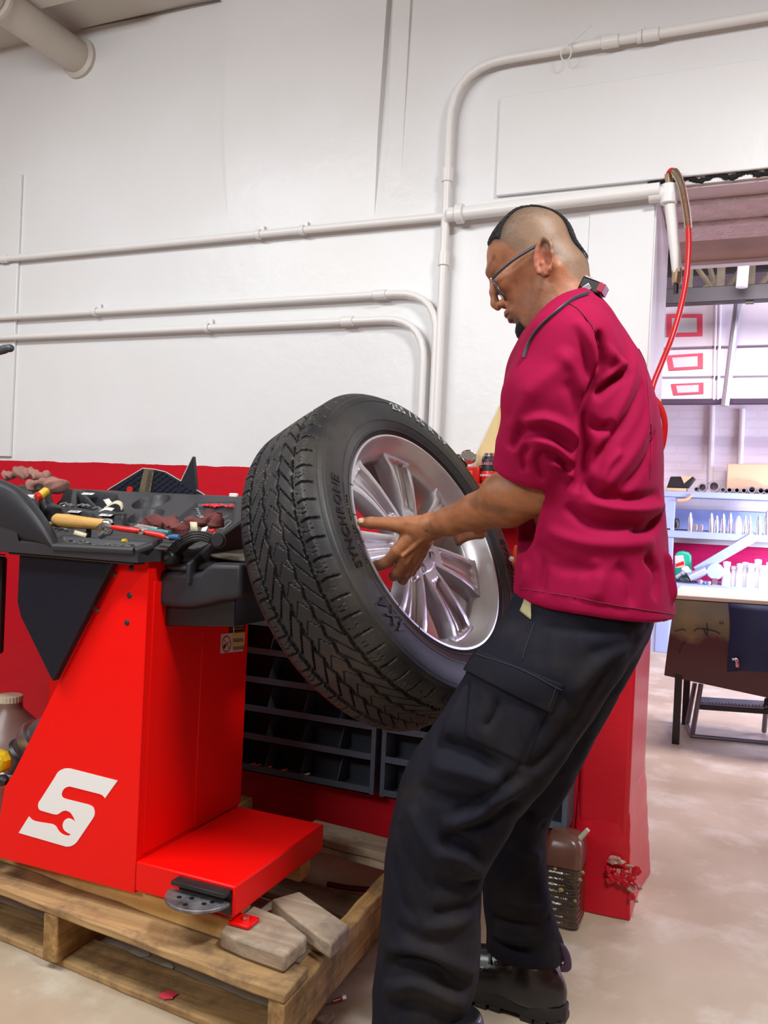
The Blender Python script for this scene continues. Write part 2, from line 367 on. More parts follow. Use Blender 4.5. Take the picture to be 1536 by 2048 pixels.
# pilaster of the doorway, red below, with its chipped flaring foot
b = MB(); b.box(-.40, XJ + .004, YW - .012, YB + .003, 0, 1.149)
o = struct('trim_7', b, M_wall, bevel=.012, seg=3)
b = MB(); rws = []; rq = random.Random(2)
for i in range(15):
    z = .30 * i / 14; fl = max(0, 1 - z / .30); f1 = .034 * fl ** 1.3 + .006; f2 = .020 * fl ** .8 + rq.uniform(0, .003)
    rws.append([(-.402, YW - f1, z), ((XJ - .402) / 2, YW - f1 - rq.uniform(0, .002), z), (XJ - .02, YW - f1 - rq.uniform(0, .003), z), (XJ + f2, YW - f1 + .004, z), (XJ + f2 + rq.uniform(0, .003), (YW + YB) / 2, z), (XJ + f2 + .012 * fl + rq.uniform(0, .004), YB - .04, z), (XJ + f2 + .008 * fl, YB + .02, z), (-.402, YB + .02, z)])
b.add([p for r in rws for p in r], [(i * 8 + j, i * 8 + (j + 1) % 8, i * 8 + 8 + (j + 1) % 8, i * 8 + 8 + j) for i in range(14) for j in range(8)] + [tuple(range(7, -1, -1)), tuple(14 * 8 + j for j in range(8))])
struct('baseboard_back', b, M_wall, bevel=.004, seg=2, angle=30)
def chunk(b, c, s, seed):
    rnd = random.Random(seed); o = len(b.v); b.ball(c, 1, 10, s)
    b.v[o:] = [tuple(p[k] + (rnd.random() - .5) * s[k] * .7 for k in range(3)) for p in b.v[o:]]
b = MB()
for i in range(26):
    t = random.random(); px_ = 1222 + 66 * t; py_ = 1728 + 50 * t + random.gauss(0, 13); p = aY(px_, py_, YW - .0345)
    chunk(b, p, (.004 + .009 * random.random(), .003, .002 + .006 * random.random()), i)
struct('trim_8', b, M_chip, smooth=False, fix=False)
b = MB()
for i in range(22):
    t = random.random(); p = aY(1215 + 60 * t, 1745 + 30 * t + random.gauss(0, 14), YW - .038)
    chunk(b, p, (.006 + .006 * random.random(), .004, .004 + .007 * random.random()), 100 + i)
struct('trim_9', b, M_wall, smooth=False, fix=False)
# stepped lintel over the doorway: rough stucco soffits
M_stucco = mat('stucco', (.80, .66, .68), .8, bump=.7, bscale=90, vary=.2, vscale=25)
M_soff = mat('soffit_brown', (.42, .28, .22), .7, bump=.2, vary=.3)
b = MB(); b.box(XJ, 1.3, YW + .012, YB, ZL - .006, ZL + .01); struct('trim_10', b, mat('soffit_paint', (.66, .55, .57), .5, bump=.4, bscale=30))
b = MB(); b.box(XJ, 1.3, YW + .10, YB, ZL - .020, ZL - .004); struct('trim_11', b, M_stucco, bevel=.006)
b = MB(); b.box(XJ, 1.3, YB - .10, YB + .04, ZL - .034, ZL - .018); struct('trim_12', b, M_stucco, bevel=.006)
b = MB(); b.box(XJ, 1.3, YB, YB + .3, ZL - .022, ZL + .01); struct('trim_13', b, M_soff)
b = MB(); b.box(XJ, 1.3, YB + .3, YB + .34, ZL - .034, ZL + .05); struct('trim_14', b, M_white)
# cracked black gap and flaking paint along the lintel's front edge
b = MB()
for i in range(60):
    x = XJ - .02 + i * .008; chunk(b, (x, YW - .002, ZL + .012 + .006 * math.sin(i * .7)), (.009, .004, .0035 + .004 * abs(math.sin(i * 1.3))), 200 + i)
struct('trim_15', b, mat('crack_black', (.01, .01, .01), .9), smooth=False, fix=False)

# ---------------------------------------------------------------- far workshop beyond the doorway
YK = 7.35
b = MB(); b.box(-3, 3.2, YK, YK + .1, 0, 5); struct('wall_far', b, M_brick, smooth=False)
b = MB(); b.box(-3.1, -3, YB, YK, 0, 5); struct('wall_far_left', b, M_brick, smooth=False)
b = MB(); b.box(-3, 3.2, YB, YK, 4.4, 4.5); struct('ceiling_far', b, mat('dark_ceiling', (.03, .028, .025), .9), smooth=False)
b = MB(); b.box(-5, 3.2, YB - .01, YB, ZC, 4.4); struct('wall_far_front', b, M_brick, smooth=False)
b = MB(); b.box(-3, 3.2, 6.5, 6.56, 2.79, 4.4); struct('dark_void_panel', b, mat('dark_ceiling', (0, 0, 0)), smooth=False)  # near-black sheet added to darken the void behind the truss
# roof truss behind the doorway head
M_truss = mat('truss_paint', (.13, .115, .07), .7, vary=.4, vscale=12); M_dark = mat('black_steel', (.012, .012, .014), .5, spec=.4)
r_ = thing('roof_truss', 'olive lattice roof truss in shadow above the overhead door', 'truss', (.1, 6.0, 2.9))
YT = 6.0
P = lambda x, y: aY(x, y, YT)
b = MB(); b.obox((P(1340, 600) + P(1600, 578)) / 2, (1, 0, 0), (0, 1, 0), (0, 0, 1), 1.6, .05, .05); b.build('bottom_chord', M_dark, r_, bevel=.004)
b = MB(); b.obox((P(1340, 478) + P(1600, 462)) / 2, (1, 0, 0), (0, 1, 0), (0, 0, 1), 1.6, .04, .05); b.build('top_chord', M_truss, r_, bevel=.004)
for x in (1376, 1440, 1500, 1560):
    b = MB(); b.obox((P(x, 600) + P(x + 5, 490)) / 2, (0, 0, 1), (1, 0, 0), (0, 1, 0), .2, .025, .02); b.build('post', M_truss, r_)
for a, c in (((1376, 600), (1440, 555)), ((1440, 600), (1376, 510)), ((1440, 600), (1500, 510)), ((1500, 600), (1560, 520)), ((1410, 500), (1438, 600))):
    b = MB(); b.tube([P(*a), P(*c)], .018, 6); b.build('brace', M_truss, r_)
o = tag(MB().lathe([(.23, 0), (.25, 0), (.25, .05), (.23, .05)], P(1540, 505) + np.array([.1, -.3, -.04]), (0, -.25, 1), 48, close=True).build('duct_ring', M_white), 'white round duct ring hanging under the dark roof, cut by the frame', 'duct')
o = tag(MB().tube([P(1484, 590) - [0, .2, 0], P(1490, 520) - [0, .2, 0]], .035, 14).build('drop_pipe', M_white), 'white pipe dropping from the duct ring to the truss bar', 'pipe')
# overhead sectional door
M_door = mat('door_panel_paint', (.80, .76, .80), .45, bump=.1, bscale=20, vary=.06)
M_redtrim = mat('red_window_trim', (.72, .05, .1), .5)
M_glassw = mat('frosted_glass', (.55, .56, .55), .25)
dr = tag(thing('door_1', None, None, (0, 6.6, 2.0)), kind='structure')
YD = 6.6
rows = [(600, 692), (697, 752), (756, 798)]
for i, (t, l) in enumerate(rows):
    zt, zl = aY(1430, t, YD)[2], aY(1430, l, YD)[2]
    b = MB(); b.box(-1.6, 2.0, YD, YD + .04, zl, zt); b.build('door_panel', M_door, dr, bevel=.006)
wins = [((1333, 628), (1405, 628), (1405, 672), (1333, 674)), ((1333, 711), (1406, 706), (1406, 737), (1338, 741)), ((1342, 768), (1407, 765), (1407, 787), (1347, 790))]
for wq in wins:
    Q = [aY(x, y, YD - .012) for x, y in wq]; c = sum(Q) / 4
    b = MB()
    for i in range(4):
        a, d = Q[i], Q[(i + 1) % 4]; ai, di = c + (a - c) * [.70, 1, .66], c + (d - c) * [.70, 1, .66]; b.prism([a, d, di, ai], (0, .014, 0))
    fr = b.build('window_frame', M_redtrim, dr)
    b = MB(); b.prism([c + (q - c) * [.78, 1, .66] + [0, .002, 0] for q in Q], (0, .004, 0)); b.build('pane', M_glassw, fr)
for x in (1432, 1440):
    b = MB(); b.tube([aY(x, 606, YD - .02), aY(x - 4, 800, YD - .02)], .012, 8); b.build('stile', M_door, dr)
for y in (694, 754): b = MB(); b.prismn([aY(1423, y - 2, YD - .03), aY(1440, y - 2, YD - .03), aY(1431, y + 7, YD - .03)], (0, .012, 0)); b.build('hinge', M_dark, dr)
b = MB(); b.box(-1.6, 2.0, YD - .03, YD + .05, aY(1430, 808, YD)[2], aY(1430, 799, YD)[2]); b.build('bottom_seal', mat('rubber_seal', (.05, .03, .06), .7), dr)
MB().tube([aY(1476, 606, YD - .15), aY(1450, 812, YD - .15)], .028, 10).build('door_track', mat('galvanised', (.45, .45, .47), .4, .7), dr)
for x0, y0, x1, y1 in ((1425, 812, 1421, 965), (1485, 818, 1480, 940)):
    tag(MB().tube([aY(x0, y0, YK - .03), aY(x1, y1, YK - .03)], .022, 10).build('conduit_pipe', M_white), 'white vertical conduit on the far brick wall, ' + ('left one near the big socket' if x0 < 1450 else 'right one above the cardboard box'), 'pipe')

# ---------------------------------------------------------------- pipes and conduits on the back wall
def pipe_pts(poly, rad, n=7):
    P = [np.array(p, float) for p in poly]; out = [P[0]]
    for i in range(1, len(P) - 1):
        a, c, d = P[i - 1], P[i], P[i + 1]; u, v = _n(a - c), _n(d - c); p, q = c + u * rad, c + v * rad
        for j in range(n + 1):
            t = j / n; out.append((1 - t) ** 2 * p + 2 * t * (1 - t) * c + t * t * q)
    return out + [P[-1]]
YP = YW - .028
def fitting(parent, p, ax, r, l, name='coupling'): b = MB(); p = np.array(p); ax = _n(ax); b.cyl(p - ax * l / 2, p + ax * l / 2, r, k=20); b.build(name, M_white, parent, bevel=.002)
def strap(parent, p, ax, r):
    p = np.array(p); ax = _n(ax); side = _n(np.cross(ax, (0, 1, 0))); b = MB(); b.lathe([(r, -.008), (r + .003, -.008), (r + .003, .008), (r, .008)], p, ax, 20, close=True)
    b.obox(p + side * (r + .01) + [0, .02, 0], ax, side, (0, 1, 0), .008, .01, .004); b.build('strap', M_white, parent, bevel=.001)
zA = 1.876
t = thing('conduit', 'long thin white conduit crossing the whole wall from the left edge to the round coupling', 'pipe', (-2.5, YP, zA))
xc = aY(922, 434, YP)[0]
MB().tube([(-4.6, YP, zA), (xc, YP, zA)], .0115, 16).build('tube', M_white, t)
for x in (517, 604): q = aY(x, 480, YP); strap(t, (q[0], YP, zA), (1, 0, 0), .012)
fitting(t, (aY(8, 520, YP)[0], YP, zA), (1, 0, 0), .015, .03)
t = thing('water_pipe', 'thicker white pipe from the round coupling to the doorway corner behind the man', 'pipe', (xc, YP - .01, zA))
MB().tube([(xc, YP - .01, zA), (XJ + .01, YP - .01, zA + .012)], .0185, 20).build('tube', M_white, t)
fitting(t, (xc, YP - .01, zA), (1, 0, 0), .027, .022, 'coupling'); fitting(t, (xc - .02, YP - .01, zA), (1, 0, 0), .02, .03)
# top conduit with the swept bend
zT = 2.297; xV = -.845
t = thing('conduit', 'white conduit running down from the upper right and bending to a long vertical drop', 'pipe', (xV, YP, 1.3))
MB().tube(pipe_pts([(1.2, YP, zT), (xV, YP, zT), (xV, YP, 1.20)], .16), .0125, 16).build('tube', M_white, t)
for x, y in ((1300, 78), (1220, 95)): q = aY(x, y, YP); fitting(t, (q[0], YP, zT), (1, 0, 0), .0165, .045)
q = aY(1280, 85, YP); strap(t, (q[0], YP, zT), (1, 0, 0), .0135)
for y in (350, 517): q = aY(900, y, YP); fitting(t, (xV, YP, q[2]), (0, 0, 1), .0165, .04)
# two lower conduits
for i, (y0, xv, zz, rad) in enumerate(((590, 868, None, .13), (640, 845, None, .13))):
    z = aY(745, y0, YP)[2]; X = aY(xv, 760, YP)[0]
    t = thing('conduit', ('upper' if i == 0 else 'lower') + ' of the two parallel white conduits that bend down behind the tire', 'pipe', (X, YP, z))
    MB().tube(pipe_pts([(-4.6, YP, z), (X, YP, z), (X, YP, 1.18)], rad), .0105, 16).build('tube', M_white, t)
    xs = (760, 192) if i == 0 else (695, 415)
    for j, x in enumerate(xs):
        q = aY(x, y0, YP)
        if j == 0: fitting(t, (q[0], YP, z), (1, 0, 0), .0145, .04)
        else: strap(t, (q[0], YP, z), (1, 0, 0), .0115)
    fitting(t, (X, YP, 1.235 + .01 * i), (0, 0, 1), .014, .03)
t = thing('junction_box', 'small white junction box where the conduits end behind the tire', 'electrical box', (-.87, YP, 1.16))
MB().box(-.95, -.83, YW - .045, YW, 1.10, 1.205).build('box', M_white, t, bevel=.005)
MB().box(-.945, -.835, YW - .049, YW - .045, 1.105, 1.2).build('cover', M_white, t, bevel=.002)
# cable tie looped round the top conduit
b = MB(); q = aY(1135, 115, YP); c = np.array([q[0], YP - .016, zT])
b.tube([c + [.014 * math.cos(a), -.004, -.02 + .022 * math.sin(a)] for a in np.linspace(2.2, 2.2 + 5.6, 20)], .0018, 6)
e = aY(1183, 50, YP - .03); b.tube([c + [.004, -.006, -.003], (c + e) / 2 + [.004, 0, 0], e], .0018, 6)
tag(b.build('cable_tie', M_white), 'loose cable tie looped on the top conduit with its tail sticking up', 'cable tie')
# big duct pipe sticking out of the wall, upper left
q = aY(160, 118, YW); t = thing('soil_pipe', 'fat cream pipe leaving the wall at the upper left corner', 'pipe', tuple(q))
MB().tube([(q[0], YW, q[2]), (q[0], -.5, q[2] + .02)], .056, 28).build('tube', mat('pipe_cream', (.62, .57, .5), .5, vary=.1, bump=.15), t)
b = MB()
for k in range(4): b.lathe([(.056, 0), (.065, .006), (.065, .02), (.056, .028)], (q[0], YW - .36 - .05 * k + .004, q[2] + .003), (.1, -1, 0), 28)
b.build('clamp', mat('pipe_cream', (0, 0, 0)), t)
MB().lathe([(.056, 0), (.07, 0), (.07, .012), (.056, .02)], (q[0], YW - .001, q[2]), (0, -1, 0), 32).build('flange', mat('pipe_cream', (0, 0, 0)), t)
b = MB(); pts = [aY(120, 66, YW - .01), aY(215, 47, YW - .012), aY(300, 30, YW - .01), aY(380, 12, YW - .012), aY(440, 0, YW - .01)]
tag(b.tube(pts, .0028, 6).build('cable', mat('grey_cable', (.12, .10, .08), .6)), 'thin dark cable tacked along the top of the wall, upper left', 'cable')
# ---- air line fitting and red hose at the doorway corner
t = thing('air_outlet', 'white painted pipe tee with a drop leg and brass fitting at the doorway corner', 'pipe fitting', (XJ + .02, YP - .01, 1.9))
YA = YW - .03
tee = aY(1338, 385, YA)
MB().cyl(tee - [.05, 0, .004], tee + [.014, 0, 0], .019).build('tee', M_white, t, bevel=.003)
MB().cyl(tee + [0, 0, .02], tee - [0, 0, .03], .021).build('collar', M_white, t, bevel=.003)
dn = aY(1354, 545, YA + .02)
MB().tube([tee, dn], [.015, .0125], 16).build('drop_leg', M_white, t)
MB().cyl(dn + [0, 0, .01], dn - [0, 0, .03], .014, k=6).build('valve', mat('brass_worn', (.38, .26, .18), .4, .8), t, bevel=.002)
MB().cyl(dn - [0, 0, .03], dn - [0, 0, .055], .006).build('nipple', mat('dark_fitting', (.05, .04, .04), .4, .8), t)
top = aY(1337, 345, YA)
MB().cyl(tee + [0, 0, .015], top - [0, 0, .004], .0105, k=6).build('nipple', mat('brass_worn', (0, 0, 0)), t, bevel=.001)
t = thing('air_hose', 'red rubber air hose with a steel spring guard hanging from the doorway corner', 'hose', tuple(top))
M_hose = mat('red_rubber', (.55, .008, .012), .35)
hp = [(1337, 348, 0), (1343, 341, -.01), (1352, 347, -.02), (1363, 372, -.03), (1371, 410, -.035), (1376, 450, -.04), (1377, 500, -.05), (1372, 560, -.06), (1360, 620, -.08), (1342, 680, -.10), (1322, 730, -.13), (1305, 775, -.15), (1297, 830, -.17), (1301, 880, -.18), (1310, 912, -.185), (1323, 896, -.19), (1330, 862, -.195), (1328, 835, -.20), (1317, 808, -.205), (1300, 790, -.21)]
hp = [aY(x, y, YA + d) for x, y, d in hp]
def smooth_path(P, n=6):
    P = [np.array(p, float) for p in P]; out = []
    for i in range(len(P) - 1):
        p0, p1, p2, p3 = P[max(i - 1, 0)], P[i], P[i + 1], P[min(i + 2, len(P) - 1)]
        for j in range(n):
            s = j / n; out.append(.5 * ((2 * p1) + (-p0 + p2) * s + (2 * p0 - 5 * p1 + 4 * p2 - p3) * s * s + (-p0 + 3 * p1 - 3 * p2 + p3) * s ** 3))
    return out + [P[-1]]
hs = smooth_path(hp)
MB().tube(hs, .0072, 14).build('hose', M_hose, t)
b = MB(); g = hs[10:32]
for i in range(len(g) - 1):
    for j in range(3):
        s = g[i] + (g[i + 1] - g[i]) * j / 3; b.lathe([(.0075, -.0012), (.0098, 0), (.0075, .0012)], s, g[i + 1] - g[i], 14)
b.build('spring_guard', mat('steel', (.62, .58, .48), .25, 1), t)
# ================================================================ wheel balancer
M_red = mat('machine_red_enamel', (.86, .0025, .001), .42, spec=.28, coat=0, bump=.03, bscale=250)
M_plast = mat('charcoal_plastic', (.020, .021, .026), .48, spec=.4, bump=.12, bscale=900)
M_plast2 = mat('grey_plastic_tray', (.030, .030, .035), .45, spec=.45, bump=.1, bscale=700)
M_navy = mat('dark_slate_steel', (.008, .010, .017), .45, spec=.3)
M_black = mat('black_plastic', (.008, .008, .009), .4)
M_steel = mat('steel', (.62, .58, .48), .25, 1)
M_chrome = mat('chrome', (.75, .75, .76), .18, 1, bump=.05, bscale=200)
M_decal = mat('white_decal', (.86, .86, .85), .45)
YF = 1.487; XS = -1.18
bal = thing('wheel_balancer', 'bright red wheel balancing machine with a white S emblem and charcoal tool tray', 'wheel balancer', (-1.35, 1.6, .192))
fy = lambda x, y, d=0: aY(x, y, YF + d)
# cabinet
b = MB(); pts = [fy(0, 1717), fy(262, 1781), fy(303, 1262), fy(310, 1135), fy(306, 1100), fy(296, 1106), fy(242, 1117), fy(118, 1362), fy(27, 1546), fy(9, 1575), fy(2, 1640)]
pts[0] = np.array([-1.59, YF, .19]); pts[1] = np.array([XS, YF, .193]); pts[2] = np.array([XS, YF, .75]); pts[3] = np.array([XS, YF, .88]); pts[4] = np.array([XS, YF, .93]); pts[10] = np.array([-1.575, YF, .28])
cab = b.prismn(pts, (0, .398, 0)).build('cabinet', M_red, bal, bevel=.009, seg=4)
b = MB(); b.box(XS - .001, XS + .0025, YF + .02, YF + .395, .27, .86); b.build('side_panel', M_red, bal, bevel=.001)
b = MB(); b.box(XS, XS + .004, 1.69, 1.889, .265, .86); b.build('side_panel', M_red, bal, bevel=.0015)
b = MB(); b.box(-1.655, -1.33, 1.70, 1.93, .19, .92); b.build('rear_cabinet', M_red, bal, bevel=.008)
# foot box
b = MB(); b.box(XS + .002, -.928, YF - .003, 1.875, .20, .264); fb = b.build('foot_box', M_red, bal, bevel=.004)
# pedal, with its dark slot
q0, q1 = aY(363, 1745, YF - .004), aY(480, 1830, YF - .004)
b = MB(); b.box(-1.062, -.934, YF - .006, YF - .002, .205, .256); b.build('pedal_slot', M_black, fb)
b = MB(); b.box(-1.066, -.936, YF - .03, YF - .002, .248, .257); b.build('pedal_hood', mat('worn_black', (.02, .02, .022), .5, vary=.5, vscale=40), fb, bevel=.001)
b = MB(); pp = []
for i in range(17):
    a = PI + PI * i / 16; pp.append((-1.005 + .072 * math.cos(a), YF - .012 + .072 * math.sin(a) * .95, .226))
ped = b.prismn(pp, (0, 0, .008)).build('pedal', mat('worn_aluminium', (.33, .33, .35), .5, .6, vary=.75, vscale=30, bump=.3, bscale=60), fb, bevel=.002)
for dx, dy in ((-.03, -.03), (0, -.05), (.03, -.03), (-.005, -.022), (.04, -.016)):
    MB().cyl((-1.005 + dx, YF - .012 + dy, .233), (-1.005 + dx, YF - .012 + dy, .2352), .005, k=12).build('pedal_stud', mat('dark_fitting', (.05, .04, .04), .4, .8), ped)
b = MB(); b.box(-.945, -.895, YF + .0, YF + .045, .180, .190); lug = b.build('anchor_foot', M_red, bal, bevel=.004)
MB().cyl((-.915, YF + .02, .19), (-.915, YF + .02, .198), .008, k=6).build('bolt', M_steel, lug)
# emblem: an S cut by an open spanner
crop = [(517,573),(310,520),(296,519),(283,520),(270,525),(258,533),(250,543),(243,556),(180,655),(171,668),(168,680),(169,690),(172,698),(180,704),(190,707),(235,720),(250,722),(260,718),(268,712),(278,706),(290,704),(302,708),(312,715),(324,734),(333,757),(322,746),(310,740),(299,738),(290,742),(281,751),(277,762),(276,772),(278,782),(284,791),(292,798),(302,804),(312,808),(307,812),(300,815),(288,813),(275,808),(264,800),(256,790),(249,777),(240,768),(228,763),(160,752),(148,748),(138,742),(128,730),(83,802),(290,862),(305,862),(318,858),(331,850),(340,840),(408,740),(415,727),(417,712),(415,700),(410,690),(401,683),(390,678),(285,652),(276,647),(272,640),(272,630),(275,620),(283,608),(293,602),(302,599),(310,599),(440,632),(452,638),(462,650)]
M_emb = [aY(x * .45573, 1300 + y * .45573, YF - .0004) for x, y in crop]
MB().prism(M_emb, (0, -.0009, 0)).build('emblem', M_decal, bal, smooth=False, label='white S emblem with a spanner cut into it')
# bolts on the front
for x, y in ((263, 1136), (259, 1191), (254, 1245)):
    p = fy(x, y); b = MB(); b.ball(p, .0068, 14, (1, .45, 1)); b.build('bolt_cap', M_plast, bal)
for x, y in ((231, 1151), (197, 1220)):
    p = fy(x, y); b = MB(); b.cyl(p, p - [0, .005, 0], .0045, k=14); b.cyl(p - [0, .005, 0], p - [0, .0055, 0], .002, k=6); b.build('screw', M_steel, bal)
# dark slate bracket plate under the tray
b = MB(); pts = [fy(x, y, -.004) for x, y in ((54, 1098), (49, 1202), (56, 1232), (119, 1360), (243, 1117), (249, 1100))]
sp_ = b.prismn(pts, (0, -.022, 0)).build('bracket_plate', M_navy, bal, bevel=.003)
# tray: height field with carved bins
TY0, TY1 = 1.435, 1.87
def tz(Y): return np.interp(Y, [1.40, 1.56, 1.60, 1.86, 1.95], [.934, .934, .945, 1.052, 1.056])
k_ = .12 / .27
def tp(x, y):                     # sight line onto the sloping bin panel
    r = ray(x, y); t = (.938 - 1.58 * .43 - CH) / (r[2] - .43 * r[1]); q = CAM + r * t; return q[0], q[1]
def ss(d, w_): return np.clip(d / w_ + .5, 0, 1) ** 2 * (3 - 2 * np.clip(d / w_ + .5, 0, 1))
def inpoly(X, Y, poly):            # signed distance to a convex polygon, positive inside
    d = None; n = len(poly); ar = sum(poly[i][0] * poly[(i + 1) % n][1] - poly[(i + 1) % n][0] * poly[i][1] for i in range(n)); sg = 1 if ar > 0 else -1
    for i in range(n):
        (x0, y0), (x1, y1) = poly[i], poly[(i + 1) % n]; L_ = math.hypot(x1 - x0, y1 - y0) + 1e-9
        e = sg * ((x1 - x0) * (Y - y0) - (y1 - y0) * (X - x0)) / L_; d = e if d is None else np.minimum(d, e)
    return d
xs = np.arange(-1.86, -1.104, .003); ys = np.arange(TY0, TY1 + .001, .003)
GX, GY = np.meshgrid(xs, ys, indexing='ij'); Z = tz(GY).copy()
bins = [[(4, 962), (46, 994), (100, 1006), (60, 955)], [(66, 960), (108, 1004), (140, 1011), (146, 975), (128, 968)], [(153, 975), (152, 1011), (186, 1019), (196, 1015)],
        [(162, 974), (200, 1017), (250, 1022), (234, 984)], [(56, 1001), (88, 1044), (140, 1042), (122, 1014)], [(132, 1016), (158, 1048), (205, 1046), (187, 1024)], [(200, 1026), (214, 1050), (262, 1052), (252, 1025)]]
for q in bins:
    pl = [tp(*p) for p in q]; d = inpoly(GX, GY, pl); Z -= .05 * ss(d - .006, .010)
for cx, cy, r in ((303, 999, .047), (292, 1029, .043)):
    X0, Y0 = tp(cx, cy); d = r - np.hypot(GX - X0, (GY - Y0)); Z -= .048 * np.clip(np.sqrt(np.clip(1 - ((r - d) / r) ** 2, 0, 1)), 0, 1) * (d > 0)
pl = [tp(*p) for p in ((393, 1001), (472, 999), (466, 1046), (438, 1062), (340, 1045))]; d = inpoly(GX, GY, pl); Z -= .010 * ss(d - .004, .008)
# shallow front pan for the tools
d = inpoly(GX, GY, [(-1.50, 1.458), (-1.17, 1.458), (-1.13, 1.59), (-1.52, 1.59)]); Z -= .020 * ss(d - .012, .022)
# left rising side wall, right edge, front lip roll
Z += np.clip((-1.50 - GX) - (GY - 1.44) * .75, 0, .012) * 3.2
Z -= .5 * np.clip(TY0 + .012 - GY, 0, 1)
CUT = (GX > -1.165) & (GY < 1.515 + (GX + 1.165) * .9)
bot = np.where(GY < 1.58, .905, tz(GY) - .085)
nx_, ny_ = Z.shape; V = [tuple(p) for p in np.stack([GX, GY, Z], -1).reshape(-1, 3)]
id_ = lambda i, j: i * ny_ + j
GY = np.where(CUT, 1.515 + (GX + 1.165) * .9 + (GY - TY0) * .02, GY); Z = np.where(CUT, np.minimum(Z, .93), Z)
V = [tuple(p) for p in np.stack([GX, GY, Z], -1).reshape(-1, 3)]
Fc = [(id_(i, j), id_(i + 1, j), id_(i + 1, j + 1), id_(i, j + 1)) for i in range(nx_ - 1) for j in range(ny_ - 1)]
V2 = V + [tuple(p) for p in np.stack([GX, GY, np.minimum(bot, Z - .01)], -1).reshape(-1, 3)]; o_ = len(V)
Fc += [(o_ + id_(i, j), o_ + id_(i, j + 1), o_ + id_(i + 1, j + 1), o_ + id_(i + 1, j)) for i in (0, nx_ - 2) for j in (0,)]
rim = [id_(i, 0) for i in range(nx_)] + [id_(nx_ - 1, j) for j in range(1, ny_)] + [id_(i, ny_ - 1) for i in range(nx_ - 2, -1, -1)] + [id_(0, j) for j in range(ny_ - 2, 0, -1)]
Fc = Fc[:-2] + [(rim[i], rim[(i + 1) % len(rim)], rim[(i + 1) % len(rim)] + o_, rim[i] + o_) for i in range(len(rim))]
Fc += [(o_ + id_(i, 0), o_ + id_(i, ny_ - 1), o_ + id_(i + 1, ny_ - 1), o_ + id_(i + 1, 0)) for i in range(nx_ - 1)]
b = MB(); b.add(V2, Fc)
me = bpy.data.meshes.new('tool_tray'); me.from_pydata(b.v, [], b.f); me.materials.append(M_plast2)
bm = bmesh.new(); bm.from_mesh(me); bmesh.ops.delete(bm, geom=[v for v in bm.verts if not v.link_faces], context='VERTS'); bmesh.ops.recalc_face_normals(bm, faces=bm.faces); bm.to_mesh(me); bm.free()
vsmooth(me); me.set_sharp_from_angle(angle=math.radians(50)); tray = bpy.data.objects.new('tool_tray', me); COL.objects.link(tray); put(tray, bal)
# left wing of the tray: curved outer cheek
b = MB(); yw_ = 1.43
A = [aY(x, y, yw_) for x, y in ((-40, 950), (0, 961), (28, 975), (52, 1000), (75, 1030), (95, 1062), (108, 1090))]; B_ = [aY(x, y, yw_ + .012) for x, y in ((-40, 1085), (5, 1088), (30, 1095), (52, 1098), (75, 1099), (95, 1099), (108, 1099))]
mid = [(a + c) / 2 + [0, -.010, 0] for a, c in zip(A, B_)]; back = [a + [-.01, .03, 0] for a in A]; low = [c + [0, .07, -.004] for c in B_]
rows_ = [back, A, mid, B_, low]; n_ = len(A)
b.add([p for r in rows_ for p in r], [(i * n_ + j, i * n_ + j + 1, (i + 1) * n_ + j + 1, (i + 1) * n_ + j) for i in range(4) for j in range(n_ - 1)])
wg = b.build('tray_cheek', M_plast, bal, sub=2, angle=80); md = wg.modifiers.new('s', 'SOLIDIFY'); md.thickness = .006
# front lip and underside rail
b = MB(); b.tube([aY(108, 1094, 1.437), aY(270, 1102, 1.437)], .0085, 12); b.tube([aY(270, 1102, 1.437), aY(300, 1092, 1.46), aY(318, 1080, 1.52)], .0085, 12); b.build('tray_lip', M_plast2, bal)
b = MB(); b.box(-1.54, -1.19, 1.447, 1.60, .898, .922); b.box(-1.72, -1.5, 1.447, 1.60, .902, .925); rl = b.build('tray_rail', M_black, bal, bevel=.003)
for x, y in ((72, 1102), (171, 1105)):
    p = aY(x, y, 1.446); MB().ball(p, .0055, 10, (1, .5, .7)).build('screw', M_steel, rl)
# right end cheek of the tray going down to the hood
b = MB(); q = [tp(436, 1064), tp(476, 1038)]; e0 = np.array([-1.012, 1.50, .93]); e1 = np.array([-1.012, 1.87, 1.05])
b.prismn([(-1.108, 1.52, .905), (-1.108, 1.60, .945), (-1.108, 1.87, 1.056), (-1.108, 1.87, .86), (-1.108, 1.52, .86)], (.010, 0, 0)); b.build('tray_cheek', M_plast, bal, bevel=.003)
# bin labels, tray logo, chalk marks
def onbin(x, y, up_=0.0): X0, Y0 = tp(x, y); return np.array([X0, Y0, float(tz(Y0)) + up_])
nrm_ = _n((0, -.43, 1)); vv = _n((0, 1, .43))
M_scr = mat('grey_print', (.25, .25, .27), .6)
for x, y in ((66, 1006), (149, 1021), (212, 1028), (176, 984), (135, 1008)):
    p = onbin(x, y, .001); b = MB(); b.obox(p, (1, 0, 0), vv, nrm_, .019 if x != 135 else .012, .006, .0008); lb = b.build('bin_label', M_decal, tray, bevel=.0004)
    lettering('print', '20-30g' if x < 150 else '5-10g', .009, p + nrm_ * .0011, (1, 0, 0), vv, M_scr, lb, extrude=0)
MR_logo = mat('logo_red', (.75, .02, .03), .4)
lettering('logo', 'Snap-on', .030, onbin(441, 1003, -.003), (1, .0, 0), vv, MR_logo, tray, bold=.0012, shear=.25, label='red script logo on the tray')
M_chalk = mat('chalk_marks', (.55, .55, .56), .9)
b = MB(); rnd = random.Random(3)
def scrib(pts): b.tube([onbin(x, y, -.0075) for x, y in pts], .0007, 4)
